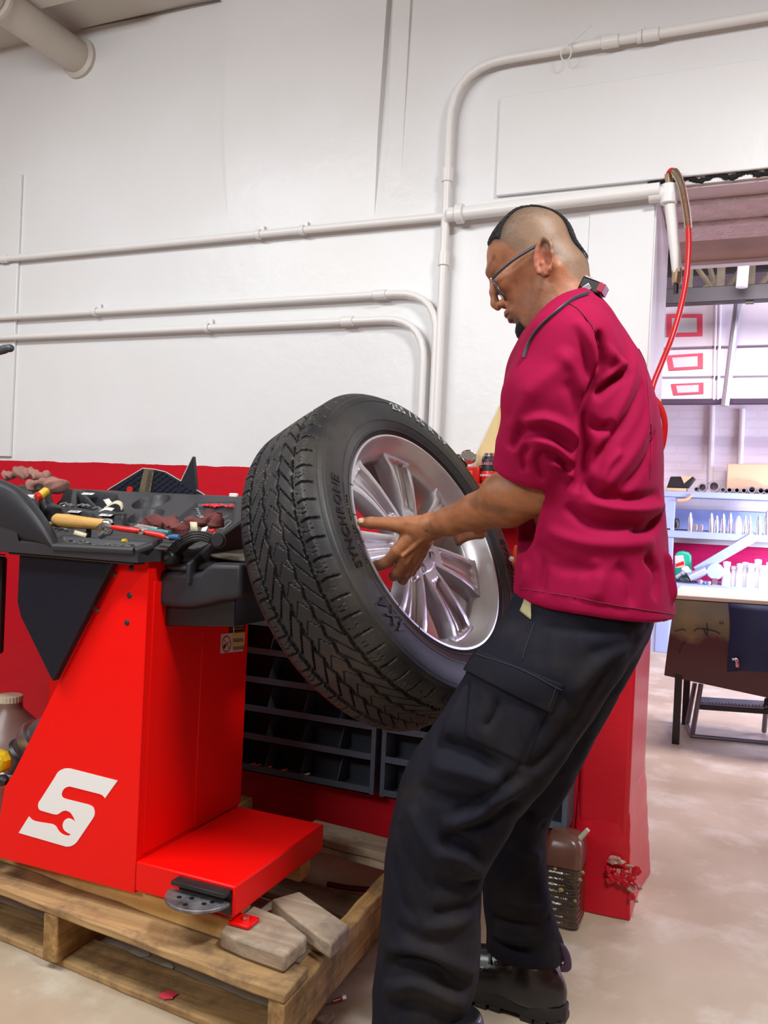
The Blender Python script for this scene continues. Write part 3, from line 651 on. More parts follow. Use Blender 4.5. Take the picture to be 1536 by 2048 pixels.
scrib([(352, 1043), (372, 1030), (380, 1027), (384, 1036), (381, 1044)]); scrib([(441, 1040), (458, 1030), (463, 1033), (450, 1046), (440, 1048)]); scrib([(446, 1050), (462, 1036)])
for i in range(4): scrib([(392 + i * 2, 1006 + i * 4), (398 + i * 1.5, 1008 + i * 4)])
scrib([(395, 1021), (404, 1025), (413, 1022), (420, 1027), (430, 1023), (440, 1026), (452, 1024), (456, 1020)]); scrib([(400, 1027), (404, 1021), (409, 1027), (414, 1020), (418, 1027)]); scrib([(424, 1027), (428, 1019), (434, 1026), (438, 1020)])
b.build('chalk_marks', M_chalk, tray)
# hood over the shaft
b = MB(); hy = 1.53
hp_ = [(304, 1146), (316, 1141), (380, 1146), (400, 1143), (412, 1132), (424, 1126), (484, 1127), (484, 1192), (470, 1199), (440, 1202), (410, 1210), (375, 1216), (340, 1215), (306, 1210)]
hood = b.prismn([aY(x, y, hy) for x, y in hp_], (0, .30, 0)).build('hood', M_plast, bal, bevel=.012, seg=4)
b = MB(); b.prismn([aY(x, y, hy + .02) for x, y in ((320, 1206), (470, 1196), (468, 1254), (318, 1252))], (0, .24, 0)); b.build('hood_skirt', M_black, bal, bevel=.003)
# dished top of the hood with the tan dusty ledge
M_dust = mat('dusty_plastic', (.20, .17, .12), .7, vary=.6, vscale=25, bump=.15)
b = MB(); b.ball(aY(385, 1132, 1.60), .085, 24, (.95, .75, .24)); b.build('hood_dome', mat('charcoal_dusty', (.055, .052, .05), .42, vary=.5, vscale=14), bal)
b = MB(); z1 = aY(430, 1122, 1.56)[2]; b.prismn([(-1.12, 1.60, z1 + .004), (-1.0, 1.56, z1 + .002), (-.985, 1.56, z1 + .002), (-.985, 1.83, z1 + .016), (-1.12, 1.83, z1 + .02)], (0, 0, .008)); b.build('hood_ledge', M_dust, bal, bevel=.004)
p = aY(312, 1187, hy - .002); MB().ball(p, .008, 14, (1, .5, 1)).build('bolt_cap', M_plast, bal)
# distance arm: ribbed black curved lever
b = MB(); ya = 1.525
ap = smooth_path([aY(x, y, ya + d) for x, y, d in ((338, 1116, 0), (352, 1100, .0), (372, 1082, .0), (392, 1073, .0), (410, 1072, .005), (428, 1078, .01), (436, 1081, .02))], 5)
for i in range(len(ap) - 1):
    a, c = ap[i], ap[i + 1]; t_ = _n(c - a); up2 = _n(np.cross(t_, (0, 1, 0))); b.obox((a + c) / 2, t_, (0, 1, 0), up2, np.linalg.norm(c - a) * .6, .014, .010)
lev = b.build('gauge_arm', M_black, bal)
for k in range(3):
    o_2 = (k - 1) * .0052; b = MB(); b.tube([p + [0, -.0145, 0] + o_2 * _n(np.cross(_n(ap[min(i + 1, len(ap) - 1)] - ap[max(i - 1, 0)]), (0, 1, 0))) for i, p in enumerate(ap) if 7 < i < 26], .0012, 6); b.build('rib', M_plast2, lev)
pv = aY(338, 1115, 1.515); MB().lathe([(.0, -.008), (.014, -.008), (.017, -.003), (.017, .03)], pv, (0, 1, 0), 28).build('pivot_boss', M_black, lev)
MB().lathe([(0, -.003), (.0045, -.003), (.0045, 0)], pv - [0, .008, 0], (0, 1, 0), 18).build('screw', M_chrome, lev)
kb = aY(436, 1081, 1.53); MB().lathe([(0, -.012), (.012, -.012), (.0165, -.006), (.0165, .006), (.012, .012), (0, .012)], kb, _n((.45, -1, .1)), 28).build('knob', M_black, lev)
MB().lathe([(0, 0), (.013, 0), (.013, .004), (0, .004)], kb - [.012, -.006, -.004], (1, .1, .1), 24).build('knob_ring', M_chrome, lev)
# shaft drum
dc = aY(492, 1172, 1.76); dc[0] = 0
MB().lathe([(0, 0), (.043, 0), (.047, .004), (.047, .075), (.043, .079), (0, .079)], (-1.165, dc[1], aY(470, 1172, 1.76)[2]), (1, 0, 0), 48).build('shaft_drum', mat('glossy_black_drum', (.012, .012, .013), .12, spec=.9, coat=.6), bal)
MB().ball((-1.168, 1.735, aY(457, 1184, 1.74)[2]), .0045, 10).build('screw', M_chrome, bal)
# stickers on the side panel
M_stw = mat('sticker_paper', (.62, .50, .45), .6); M_sty = mat('sticker_yellow', (.62, .45, .06), .6); M_stk = mat('sticker_black', (.015, .013, .012), .6); M_str = mat('sticker_red', (.45, .02, .03), .6)
XQ = XS + .0048
def sx(x, y, d=0): return aX(x, y, XQ + d)
def stick(name, q, m, parent=bal, d=0., th=.0006): b = MB(); b.prism([sx(x, y, d) for x, y in q], (th, 0, 0)); return b.build(name, m, parent, smooth=False)
s1 = stick('warning_sticker', ((442, 1268), (490, 1264), (486, 1302), (440, 1307)), M_stw)
c = sx(453, 1288, .001); e1, e2 = sx(462, 1287, .001) - c, sx(453, 1271, .001) - c
b = MB(); b.add([c + (e1 * math.cos(a) + e2 * math.sin(a)) * f + [h, 0, 0] for f, h in ((1, 0), (1, .0004), (.84, .0004), (.84, 0)) for a in np.linspace(0, 2 * PI, 33)[:-1]], [(i * 32 + j, i * 32 + (j + 1) % 32, (i + 1) * 32 + (j + 1) % 32, (i + 1) * 32 + j) for i in range(3) for j in range(32)])
b.tube([c + (-e1 * .7 + e2 * .7), c + (e1 * .7 - e2 * .7)], .0009, 5); b.build('prohibition_ring', M_str, s1)
b = MB(); b.ball(sx(449, 1293, .001), .006, 10, (.1, .9, 1)); b.tube([sx(449, 1293, .001), sx(459, 1283, .001)], .001, 5); b.build('pictogram', M_stk, s1)
stick('yellow_band', ((465, 1267), (490, 1265), (489, 1273), (464, 1276)), M_sty, s1, .0006); stick('yellow_band', ((464, 1285), (489, 1282), (488, 1289), (464, 1292)), M_sty, s1, .0006)
b = MB()
for y in (1278, 1280.5, 1283, 1294, 1296.5, 1299): b.prism([sx(466, y, .001), sx(487, y - 2, .001), sx(487, y - 1, .001), sx(466, y + 1, .001)], (.0003, 0, 0))
b.build('small_print', M_stk, s1)
s2 = stick('instruction_sticker', ((460, 1234), (491, 1231), (490, 1262), (458, 1266)), M_stk)
b = MB()
for k in range(5): b.prism([sx(463, 1238 + k * 5, .001), sx(488, 1235.5 + k * 5, .001), sx(488, 1237 + k * 5, .001), sx(463, 1239.5 + k * 5, .001)], (.0003, 0, 0))
b.build('small_print', mat('sticker_orange', (.5, .18, .05), .6), s2)
s3 = stick('instruction_sticker', ((460, 1208), (493, 1206), (492, 1229), (460, 1232)), M_stw)
lettering('print', 'I[ ]', .02, sx(472, 1221, .001), (0, 1, 0), (0, 0, 1), M_stk, s3, extrude=.0002)
MB().tube([sx(470, 1212, .002), sx(469, 1240, .003), sx(467, 1266, .002)], .0008, 5).build('cord', M_decal, bal)

# ================================================================ things on the tray
M_wood = wood('tool_wood', (.62, .36, .10), (.45, .24, .06), (.30, .16, .05), 0)
def tpt(x, y, Y=None, up_=0.):
    return aY(x, y, Y)
def tool(name, label, cat, group=None, p=(0, 0, 0)): return thing(name, label, cat, p, group)
# wooden-handled mallet-like tool
a, c = aY(110, 1040, 1.50), aY(215, 1050, 1.50); ax_ = _n(c - a); L_ = np.linalg.norm(c - a)
t = tool('hammer', 'weight hammer with a honey coloured wooden handle lying across the tray', 'hammer', p=tuple(a))
MB().lathe([(0, -.001), (.012, 0), (.0155, .006), (.016, L_ * .3), (.0135, L_ * .6), (.0125, L_ * .85), (.0135, L_ * .97), (.011, L_), (0, L_)], a, ax_, 28).build('handle', M_wood, t)
MB().lathe([(.0135, 0), (.0145, .004), (.0135, .012), (.008, .016), (.006, .02)], c - ax_ * .006, ax_, 24).build('ferrule', M_chrome, t)
MB().tube(smooth_path([c + ax_ * .01, aY(222, 1060, 1.50), aY(212, 1066, 1.50), aY(201, 1072, 1.50)], 4), [.006] * 5 + [.009] * 4 + [.008] * 4, 10).build('head', M_chrome, t)
MB().tube([a, a - ax_ * .010], .004, 8).build('pin', M_chrome, t)
# red handled pliers
M_redp = mat('red_tool_plastic', (.62, .02, .015), .3)
t = tool('pliers', 'red-handled weight pliers pointing right at the front of the tray', 'pliers', p=tuple(aY(270, 1065, 1.49)))
P_ = lambda *l, Y=1.49: [aY(x, y, Y) for x, y in l]
MB().tube(P_((224, 1054), (240, 1057), (275, 1062)), [.0045, .0065, .006], 12).build('handle', M_redp, t)
MB().tube(P_((262, 1058), (295, 1066), (322, 1071), (331, 1074)), [.005, .006, .0065, .005], 12).build('handle', M_redp, t)
MB().lathe([(0, -.006), (.006, -.005), (.006, .004), (0, .004)], aY(284, 1064, 1.482), (0, 1, .2), 18).build('rivet', M_chrome, t)
MB().tube(P_((224, 1054), (205, 1049), (192, 1054)), [.004, .0055, .002], 8).build('jaw', M_chrome, t)
MB().tube(P_((331, 1074), (338, 1077)), [.0025, .002], 8).build('tip', M_chrome, t)
M_teal = mat('teal_grip', (.03, .19, .22), .35)
t = tool('pliers', 'teal-gripped pliers behind the red pliers', 'pliers', p=tuple(aY(310, 1060, 1.53)))
MB().tube(P_((296, 1060), (318, 1063), (339, 1066), Y=1.53), [.004, .0055, .0058], 12).build('handle', M_teal, t)
MB().tube(P_((270, 1053), (296, 1060), Y=1.53), [.003, .004], 8).build('jaw', M_chrome, t)
t = tool('screwdriver', 'small screwdriver with a blue grip beside the gauge arm', 'screwdriver', p=tuple(aY(345, 1074, 1.50)))
MB().tube(P_((336, 1075), (346, 1073), (358, 1074), Y=1.5), [.004, .0055, .005], 10).build('handle', mat('blue_grip', (.04, .15, .33), .35), t)
MB().tube(P_((322, 1076), (337, 1075), Y=1.5), .0018, 6).build('shaft', M_chrome, t)
t = tool('wrench', 'thin grey spanner lying behind the red pliers', 'wrench', p=tuple(aY(290, 1054, 1.55)))
MB().tube(P_((275, 1051), (298, 1055), (316, 1058), Y=1.55), .004, 8).build('wrench_body', M_chrome, t)
# marker pen / weights jumble
rnd = random.Random(11); M_lead = mat('zinc_weight', (.38, .38, .38), .4, .8, vary=.5, vscale=80)
for i in range(34):
    x = rnd.uniform(128, 312) if i > 9 else rnd.uniform(90, 125); y = 1070 + rnd.uniform(-6, 10) - (0 if x > 150 else 14); X0, Y0 = aY(x, y, 1.0)[0:2]
    Y_ = 1.475 + rnd.random() * .09; q = aY(x, y, Y_); q = np.array([q[0], Y_, .921 + rnd.random() * .008]); a_ = rnd.uniform(0, PI)
    u_ = (math.cos(a_), math.sin(a_), rnd.uniform(-.2, .2)); b = MB(); b.tube([q - np.array(u_) * .014, q + [0, 0, .003], q + np.array(u_) * .014], .0034, 6, flat=.6)
    b.obox(q + [0, 0, .004], u_, np.cross(u_, (0, 0, 1)), (0, 0, 1), .004, .005, .0025)
    tag(b.build('wheel_weight', M_lead), 'small zinc clip-on wheel weight lying loose in the front pan of the tray', 'wheel weight', 'loose wheel weights in the front pan')
tag(MB().tube([aY(245, 1082, 1.462), aY(253, 1081, 1.462)], .004, 10).build('valve_cap', mat('yellow_plastic', (.65, .45, .02), .4)), 'tiny yellow cap at the front lip of the tray', 'valve cap')
tag(MB().tube([aY(178, 1050, 1.52), aY(177, 1075, 1.52)], .006, 10).build('rubber_plug', M_black), 'short black plug standing under the hammer handle', 'plug')
# cream paper scraps / adhesive weight strips
M_tape = mat('cream_backing_tape', (.62, .55, .38), .7); M_papw = mat('white_card', (.75, .74, .68), .7)
def strip(name, pts, w_, m, label, cat, wd=(0, 0, 1), group=None):
    b = MB(); w2 = np.array(_n(wd)) * w_ / 2; n = len(pts); V = [p - w2 for p in pts] + [p + w2 for p in pts]; b.add(V, [(i, i + 1, n + i + 1, n + i) for i in range(n - 1)])
    o = b.build(name, m); s_ = o.modifiers.new('s', 'SOLIDIFY'); s_.thickness = .0012; return tag(o, label, cat, group)
strip('paper_strip', smooth_path([aY(x, y, 1.70) for x, y in ((206, 1018), (220, 1009), (232, 1004), (242, 1008), (245, 1018))], 4), .012, M_tape, 'curled cream backing strip in the right rear bin', 'paper strip', (0, .7, .7))
strip('paper_strip', [aY(212, 998, 1.72), aY(222, 1012, 1.70)], .016, M_papw, 'stiff white card strip standing in the right rear bin', 'paper strip', (1, .3, .3))
strip('paper_strip', smooth_path([aY(200, 1021, 1.66), aY(213, 1017, 1.66), aY(226, 1019, 1.66)], 3), .012, M_papw, 'short white scrap at the bottom of the right rear bin', 'paper strip', (0, .8, .5))
strip('paper_strip', [aY(387, 1044, 1.535), aY(389, 1062, 1.53)], .017, M_tape, 'cream card tab standing behind the gauge arm', 'paper strip', (1, .1, 0))
strip('paper_strip', [aY(410, 1054, 1.535), aY(405, 1066, 1.53)], .014, M_papw, 'paler small card tab near the arm knob', 'paper strip', (1, .1, .3))
strip('paper_strip', [aY(148, 1064, 1.49), aY(172, 1071, 1.49)], .010, M_tape, 'torn cream scrap under the hammer handle', 'paper strip', (0, .5, 1))
tag(MB().tube([aY(418, 1064, 1.55), aY(430, 1062, 1.55)], .0055, 10).build('dust_plug', M_redp), 'small red cap beside the arm knob', 'cap')
# crumpled rags
M_rag = mat('maroon_rag', (.17, .045, .042), .95, bump=.35, bscale=220, vary=.35, vscale=18)
M_ragp = mat('faded_rag', (.33, .16, .13), .95, bump=.35, bscale=220, vary=.3, vscale=18)
def rag(pts, r, m, label, seed, group=None, fold=1.9):
    P3 = [np.array(p) for p in pts]; lo = np.min(P3, 0) - 2.2 * r; hi = np.max(P3, 0) + 2.2 * r; rn = np.random.RandomState(seed); K = rn.normal(size=(5, 3)) * fold / r; ph = rn.rand(5) * 6.28
    def fn(X, Y, Z_):
        f = None
        for i in range(len(P3) - 1):
            g = s_cap(X, Y, Z_, P3[i], P3[i + 1], r * (.75 + .5 * rn2[i]), r * (.75 + .5 * rn2[i + 1])); f = g if f is None else smin(f, g, r * .5)
        d = 0
        for k, p0 in zip(K, ph): d = d + (1 - np.abs(np.sin((k[0] * X + k[1] * Y + k[2] * Z_) * .35 + p0 + 1.2 * np.sin((k[1] * X - k[0] * Z_) * .3)))) ** 2
        return f - r * .30 * (d - 2.2) * .8
    rn2 = rn.rand(len(P3) + 1); P, Q = sdf_mesh(fn, lo, hi, r / 9, 1); return tag(np_obj('shop_rag', P, Q, m), label, 'rag', group)
rag([aY(300, 1047, 1.60), aY(318, 1040, 1.60), aY(335, 1045, 1.60), aY(350, 1060, 1.58), aY(362, 1066, 1.57)], .019, M_rag, 'maroon shop rag crumpled in the middle of the tray', 1)
rag([aY(368, 1052, 1.58), aY(385, 1042, 1.60), aY(402, 1046, 1.60), aY(418, 1034, 1.61), aY(434, 1040, 1.60), aY(425, 1050, 1.59)], .017, M_rag, 'second maroon rag crumpled over the chalked panel', 2)
rag([aY(12, 953, 1.73), aY(40, 945, 1.73), aY(70, 950, 1.73), aY(92, 952, 1.72)], .017, M_ragp, 'pale dusty rag draped along the rear left corner of the tray', 3)
rag([aY(62, 968, 1.68), aY(85, 962, 1.68), aY(105, 964, 1.68), aY(118, 973, 1.68)], .021, M_ragp, 'faded pink-brown rag heaped on top of the yellow marker', 4)
t = tool('marker', 'yellow marker pen with a red and white end under the rag', 'marker', p=tuple(aY(80, 990, 1.66)))
MB().tube([aY(98, 978, 1.67), aY(80, 992, 1.65)], .011, 14).build('barrel', mat('yellow_plastic', (0, 0, 0)), t)
MB().tube([aY(80, 992, 1.65), aY(72, 995, 1.64)], .0115, 14).build('cap', M_redp, t); MB().tube([aY(70, 994, 1.64), aY(48, 992, 1.64)], [.006, .004], 10).build('nib', M_papw, t)
rnd = random.Random(5)
for i, (x, y) in enumerate(((128, 1009), (138, 1012), (163, 1012), (172, 1013), (194, 1018), (97, 1049), (107, 1052), (118, 1057), (125, 1060))):
    q = aY(x, y, 1.66 if i < 5 else 1.53); b = MB(); b.tube([q - [.012, 0, 0], q + [.0, .004, .004], q + [.012, 0, -.001]], .005, 7, flat=.6)
    tag(b.build('wheel_weight', M_lead), 'pale wheel weight in the rear bins of the tray' if i < 5 else 'pale wheel weight piled at the left end of the front pan', 'wheel weight', 'wheel weights in the rear bins' if i < 5 else 'wheel weights at the left of the pan')
MB_ = MB().ball(aY(299, 1042, 1.60), .008, 14); tag(MB_.build('ball_knob', M_papw), 'small white ball beside the maroon rag in the tray', 'knob')
# ---- angular black wheel-weight board sticking up behind the tray
YS = 1.93; M_quilt = mat('black_quilted_rubber', (.010, .013, .022), .4)
def quilt(name, poly, m, parent, th=.012):
    b = MB(); b.prism([aY(x, y, YS) for x, y in poly], (0, th, 0)); return b.build(name, m, parent, smooth=False)
t = thing('wheel_chock_board', 'angular black quilted boards with cream edges standing behind the tray', 'board', tuple(aY(330, 985, YS)))
k1 = [(216, 980), (286, 937), (308, 939), (330, 944), (362, 963), (352, 990), (270, 985)]; k2 = [(352, 992), (362, 963), (386, 913), (392, 980), (418, 996)]
M_edge = mat('cream_edge', (.55, .48, .40), .6)
for kk in (k1, k2):
    pn = quilt('panel', kk, M_quilt, t)
    cx = sum(p[0] for p in kk) / len(kk); cy = sum(p[1] for p in kk) / len(kk)
    nE = 4 if kk is k1 else 3
    b = MB()
    for i in range(nE):
        a, c = kk[i], kk[i + 1]
        if kk is k2 and i == 0: a, c = k2[1], k2[2]
        elif kk is k2 and i == 1: a, c = k2[3], k2[4]
        elif kk is k2: break
        b.tube([aY(*a, YS + .003), aY(*c, YS + .003)], .0022, 6)
    b.build('edge_trim', M_edge, t)
    b = MB(); d1, d2 = np.array([1, .62]), np.array([1, -.75])
    for s_ in range(-14, 15):
        for dd in (d1, d2):
            nn = _n((-dd[1], dd[0])); c0 = np.array([cx, cy]) + nn * s_ * 9; seg_ = []
            for tt in np.arange(-90, 90, 1.5):
                p = c0 + _n(dd) * tt; d_ = inpoly(np.array(p[0]), np.array(p[1]), [q for q in kk]) if kk is k2 or True else 0
                if d_ > 2.0: seg_.append(p)
                else:
                    if len(seg_) > 3: b.tube([aY(*seg_[0], YS - .001), aY(*seg_[-1], YS - .001)], .0016, 5)
                    seg_ = []
            if len(seg_) > 3: b.tube([aY(*seg_[0], YS - .001), aY(*seg_[-1], YS - .001)], .0016, 5)
    b.build('quilting', mat('quilt_blue', (.012, .02, .038), .35), pn)
b = MB(); b.prism([aY(x, y, YS - .004) for x, y in ((288, 938), (308, 941), (300, 986), (277, 985))], (0, .003, 0)); ru = b.build('scale_strip', mat('olive_metal', (.26, .22, .14), .45, .6, vary=.3, vscale=40), t, label='olive metal scale strip with tick marks')
b = MB()
for i in range(18):
    y = 942 + i * 2.5; x = 297 - i * .45; b.prism([aY(x, y, YS - .0046), aY(x + (7 if i % 4 else 10), y + .6, YS - .0046), aY(x + (7 if i % 4 else 10), y + 1.4, YS - .0046), aY(x, y + .8, YS - .0046)], (0, .0004, 0))
b.build('tick_marks', M_black, ru, smooth=False)
MB().lathe([(0, 0), (.0105, 0), (.0105, .003), (0, .003)], aY(259, 980, YS - .0035), (0, 1, 0), 24).build('red_dot', M_redp, t)
tag(MB().box(*[v for v in (aY(466, 993, 1.86)[0] - .012, aY(466, 993, 1.86)[0] + .012, 1.858, 1.868)], 1.046, 1.060).build('bottle_cap', M_papw, bevel=.003), 'tiny pale cap on the rear edge of the tray beside the tire', 'cap')
# ---- other objects at the left edge
t = thing('guard_arm', 'rounded dark grip end poking in at the left edge high on the wall', 'handle', (-2.3, 1.6, 0))
MB().tube(smooth_path([aY(-30, 706, 1.6), aY(0, 701, 1.6), aY(14, 697, 1.6), aY(26, 696, 1.6)], 4), [.012] * 4 + [.011] * 4 + [.010] * 3 + [.008, .004], 16).build('grip', mat('slate_grip', (.05, .055, .065), .45), t)
e_ = aY(-28, 706, 1.6); MB().tube(pipe_pts([e_, (-2.3, 1.6, e_[2] - .03), (-2.3, 1.6, 0)], .12), .010, 12).build('post', M_black, t)
MB().lathe([(0, 0), (.14, 0), (.14, .012), (0, .015)], (-2.3, 1.6, 0), (0, 0, 1), 32).build('base', M_black, t)
t = thing('equipment_case', 'black rounded equipment case cut by the left edge below the tray', 'case', (-1.95, 1.64, .6)); b = MB(); b.box(-2.15, aY(12, 1250, 1.655)[0], 1.635, 1.655, .62, aY(5, 1115, 1.62)[2]); b.build('case_body', M_black, t, bevel=.008, seg=4)
b = MB(); b.box(-2.15, aY(8.5, 1250, 1.64)[0], 1.632, 1.635, .875, .878); b.build('seam', M_plast, t)
MB().box(-2.1, -2.0, 1.64, 1.655, 0, .625).build('foot', M_black, t)
# jug, hose fitting, yellow bag, white container: they stand on the pallet deck behind the machine foot
YJ = 1.72
M_jug = mat('frosted_jug_plastic', (.30, .17, .14), .35, trans=.15, vary=.3, vscale=10, bump=.1, bscale=12)
jc = aY(-2, 1500, YJ); zt = aY(18, 1388, YJ)[2]
t = thing('plastic_jug', 'large translucent plastic jug with a ribbed cream cap at the left edge', 'jug', (jc[0], YJ, .14))
X_ = aY(18, 1420, YJ)[0]
def jz(y): return aY(18, y, YJ)[2]
prof = [(0, .16), (.115, .16), (.125, .19), (.125, jz(1500)), (.115, jz(1480)), (.08, jz(1450)), (.038, jz(1418)), (.034, jz(1412)), (.034, jz(1402))]
MB().lathe([(r, h) for r, h in prof], (X_ - .0, YJ, 0), (0, 0, 1), 40).build('jug_body', M_jug, t)
M_capc = mat('cream_cap', (.60, .52, .38), .5); b = MB(); k = 48; cp = []
for i in range(k): cp.append((.0325 if i % 2 else .0342) )
b = MB(); b.v = []; hh = [jz(1404), jz(1390)]
for h_ in hh:
    for j in range(k): a = 2 * PI * j / k; r = cp[j]; b.v.append((X_ + r * math.cos(a), YJ + r * math.sin(a), h_))
b.f = [(j, (j + 1) % k, k + (j + 1) % k, k + j) for j in range(k)] + [tuple(range(k, 2 * k))]; b.m = [0] * len(b.f); b.build('cap', M_capc, t, bevel=.001)
t = thing('pipe_elbow', 'dull steel clamped hose elbow in front of the jug', 'pipe fitting', tuple(aY(40, 1500, 1.60)))
hc = [aY(x, y, 1.60) for x, y in ((105, 1455), (78, 1472), (52, 1500), (38, 1540), (40, 1580))]; hc = smooth_path(hc, 5)
M_elb = mat('dull_rubber_steel', (.12, .10, .10), .4, .3, vary=.5, vscale=20)
MB().tube(hc, .036, 28).build('elbow', M_elb, t)
MB().lathe([(.037, -.014), (.045, -.014), (.047, 0), (.045, .014), (.037, .014)], hc[6], hc[7] - hc[5], 32, close=True).build('clamp_band', mat('dull_aluminium', (.42, .40, .40), .35, .9, vary=.4, vscale=15), t)
MB().lathe([(.037, -.006), (.043, 0), (.037, .006)], hc[10], hc[11] - hc[9], 32, close=True).build('clamp_band', M_black, t)
YY = 1.495
tag(MB().prismn([aY(x, y, YY) for x, y in ((-35, 1500), (-8, 1508), (0, 1526), (-2, 1548), (-35, 1552))], (0, .04, 0)).build('yellow_bag', mat('yellow_film', (.70, .50, .01), .35, vary=.4, vscale=30, bump=.5, bscale=40), bevel=.008), 'crinkled yellow plastic bag at the left edge above the white tub', 'bag')
tag(MB().tube([aY(-20, 1562, YY), aY(8, 1560, YY), aY(14, 1564, YY)], [.013, .013, .007], 14).build('black_bottle', M_black), 'black bottle end lying on the white tub at the left edge', 'bottle')
t = thing('plastic_tub', 'white plastic tub at the left edge behind the red machine', 'tub', (-1.7, 1.62, .15))
zt = aY(5, 1574, YY)[2]
MB().box(-1.9, -1.615, YY, YY + .085, .193, zt - .012).build('tub_body', M_papw, t, bevel=.01); MB().box(-1.905, -1.60, YY - .004, YY + .089, zt - .014, zt).build('rim', M_papw, t, bevel=.003)

# ================================================================ pallet
M_pal = wood('pallet_wood', (.50, .32, .14), (.30, .175, .07), (.12, .075, .045), 0)
M_pals = wood('pallet_wood_side', (.50, .30, .11), (.30, .165, .05), (.12, .075, .04), 1)
M_palt = wood('pallet_top_grey', (.44, .35, .25), (.32, .24, .16), (.2, .15, .11), 0)
M_pine = wood('fresh_pine', (.66, .43, .17), (.50, .28, .08), (.42, .24, .08), 0, .6)
R0 = math.radians(4.2); pc = np.array([-.752, 1.385])     # front right top corner, pallet turned slightly
pal = thing('pallet', 'weathered wooden pallet under the red machine', 'pallet', (-1.3, 1.7, 0))
du = np.array([-math.cos(R0), math.sin(R0) * 1.25, 0]); dv = np.array([-math.sin(R0) * .6, math.cos(R0), 0]); du /= np.linalg.norm(du); dv /= np.linalg.norm(dv)
def pb(name, u0, u1, v0, v1, z0, z1, m, parent=pal, bv=.004, jag=0, seed=0, **kw):
    b = MB(); P_ = []
    rn = random.Random(seed); nseg = max(2, int(abs(u1 - u0) / .06)) if abs(u1 - u0) >= abs(v1 - v0) else max(2, int(abs(v1 - v0) / .06)); al = abs(u1 - u0) >= abs(v1 - v0)
    rows_ = []
    for i in range(nseg + 1):
        t_ = i / nseg; q = []
        for (s_, z) in ((0, z0), (1, z0), (1, z1), (0, z1)):
            uu, vv_ = (u0 + (u1 - u0) * t_, v0 + (v1 - v0) * s_) if al else (u0 + (u1 - u0) * s_, v0 + (v1 - v0) * t_)
            j = .0022; q.append(np.array([pc[0], pc[1], 0]) + du * (uu + rn.uniform(-j, j)) + dv * (vv_ + rn.uniform(-j, j)) + [0, 0, z + rn.uniform(-j, j) * .5])
        rows_ += q
    fs = [(4 * i + j, 4 * i + (j + 1) % 4, 4 * i + 4 + (j + 1) % 4, 4 * i + 4 + j) for i in range(nseg) for j in range(4)] + [(0, 1, 2, 3), (4 * nseg + 3, 4 * nseg + 2, 4 * nseg + 1, 4 * nseg)]
    b.add(rows_, fs); return b.build(name, m, parent, bevel=bv, angle=30, **kw)
W_ = 1.25
pb('deck_board', 0, W_, 0, .105, .122, .142, M_pal, seed=1)
pb('deck_board', 0, W_, .19, .29, .122, .141, M_palt, seed=2)
pb('deck_board', 0, W_, .62, .72, .122, .140, M_palt, seed=4)
pb('bottom_board', -.01, W_, .025, .13, 0.0, .018, M_pal, seed=5)
pb('bottom_board', 0, W_, .55, .66, 0.0, .018, M_palt, seed=6)
for i, u in enumerate((.0, .60, 1.2)):
    pb('stringer', u, u + .04, .004, .86, .018, .122, M_pals, seed=7 + i)
# timbers and loose blocks
tb = pb('timber', .185, W_ + .1, .088, .175, .143, .190, M_pine, None, seed=20)
tag(tb, 'clean yellow pine timber between the machine and the pallet', 'timber')
bk = pb('timber', .20, W_, .44, .50, .1225, .190, M_pine, None, seed=21); tag(bk, 'rear pine timber under the back of the machine', 'timber')
blk = MB().prismn([(-.80, 1.562, .1435), (-.728, 1.527, .1435), (-.728, 1.612, .1435), (-.895, 1.70, .1435), (-.93, 1.635, .1435)], (0, 0, .034)).build('wood_block', M_palt, bevel=.005)
tag(blk, 'short thick offcut plank lying on the pallet, the one nearer the man', 'wood block')
blk = MB().prismn([(-.946, 1.464, .1435), (-.885, 1.452, .1435), (-.785, 1.443, .1435), (-.783, 1.530, .1435), (-.865, 1.575, .1435), (-.975, 1.595, .1435)], (0, 0, .036)).build('wood_block', M_palt, bevel=.006)
tag(blk, 'chipped short wood block at the front of the pallet beside the pedal', 'wood block')
tag(pb('wood_plank', .02, .30, .62, .72, .141, .165, M_palt, None, seed=24), 'grey plank lying on the far side of the pallet near the bin rack', 'plank')
# litter under and beside the pallet
M_pinkp = mat('pink_card', (.80, .06, .10), .6); M_lit = mat('litter_paper', (.6, .55, .48), .8)
for nm, c_, m_, l_, s_ in (('paper_scrap', aZ(243, 1910, .002), M_pinkp, 'small red-orange scrap between the pallet boards', .012), ('paper_scrap', aZ(335, 1990, .021), M_pinkp, 'pink scrap of card on the lower pallet board', .022), ('paper_scrap', aZ(330, 1935, .002), M_lit, 'pale torn paper on the floor inside the pallet', .02), ('paper_scrap', aZ(280, 1905, .002), M_lit, 'tan torn paper deep inside the pallet', .03)):
    b = MB(); n = 9; rr = random.Random(int(c_[0] * 1000)); b.prismn([c_ + [s_ * math.cos(2 * PI * i / n) * rr.uniform(.6, 1.2), s_ * .8 * math.sin(2 * PI * i / n) * rr.uniform(.5, 1.2), 0] for i in range(n)], (0, 0, .0012)); tag(b.build(nm, m_, smooth=False), l_, 'paper scrap')
p = aZ(690, 1995, .004); t = thing('spark_plug', 'small metal bolt lying on the floor beside the pallet', 'bolt', tuple(p)); MB().tube([aZ(665, 2002, .005), aZ(683, 1996, .005)], .0035, 8).build('shank', M_chrome, t); MB().cyl(aZ(683, 1996, .007), aZ(690, 1994, .007), .0065, k=6).build('head', M_chrome, t)
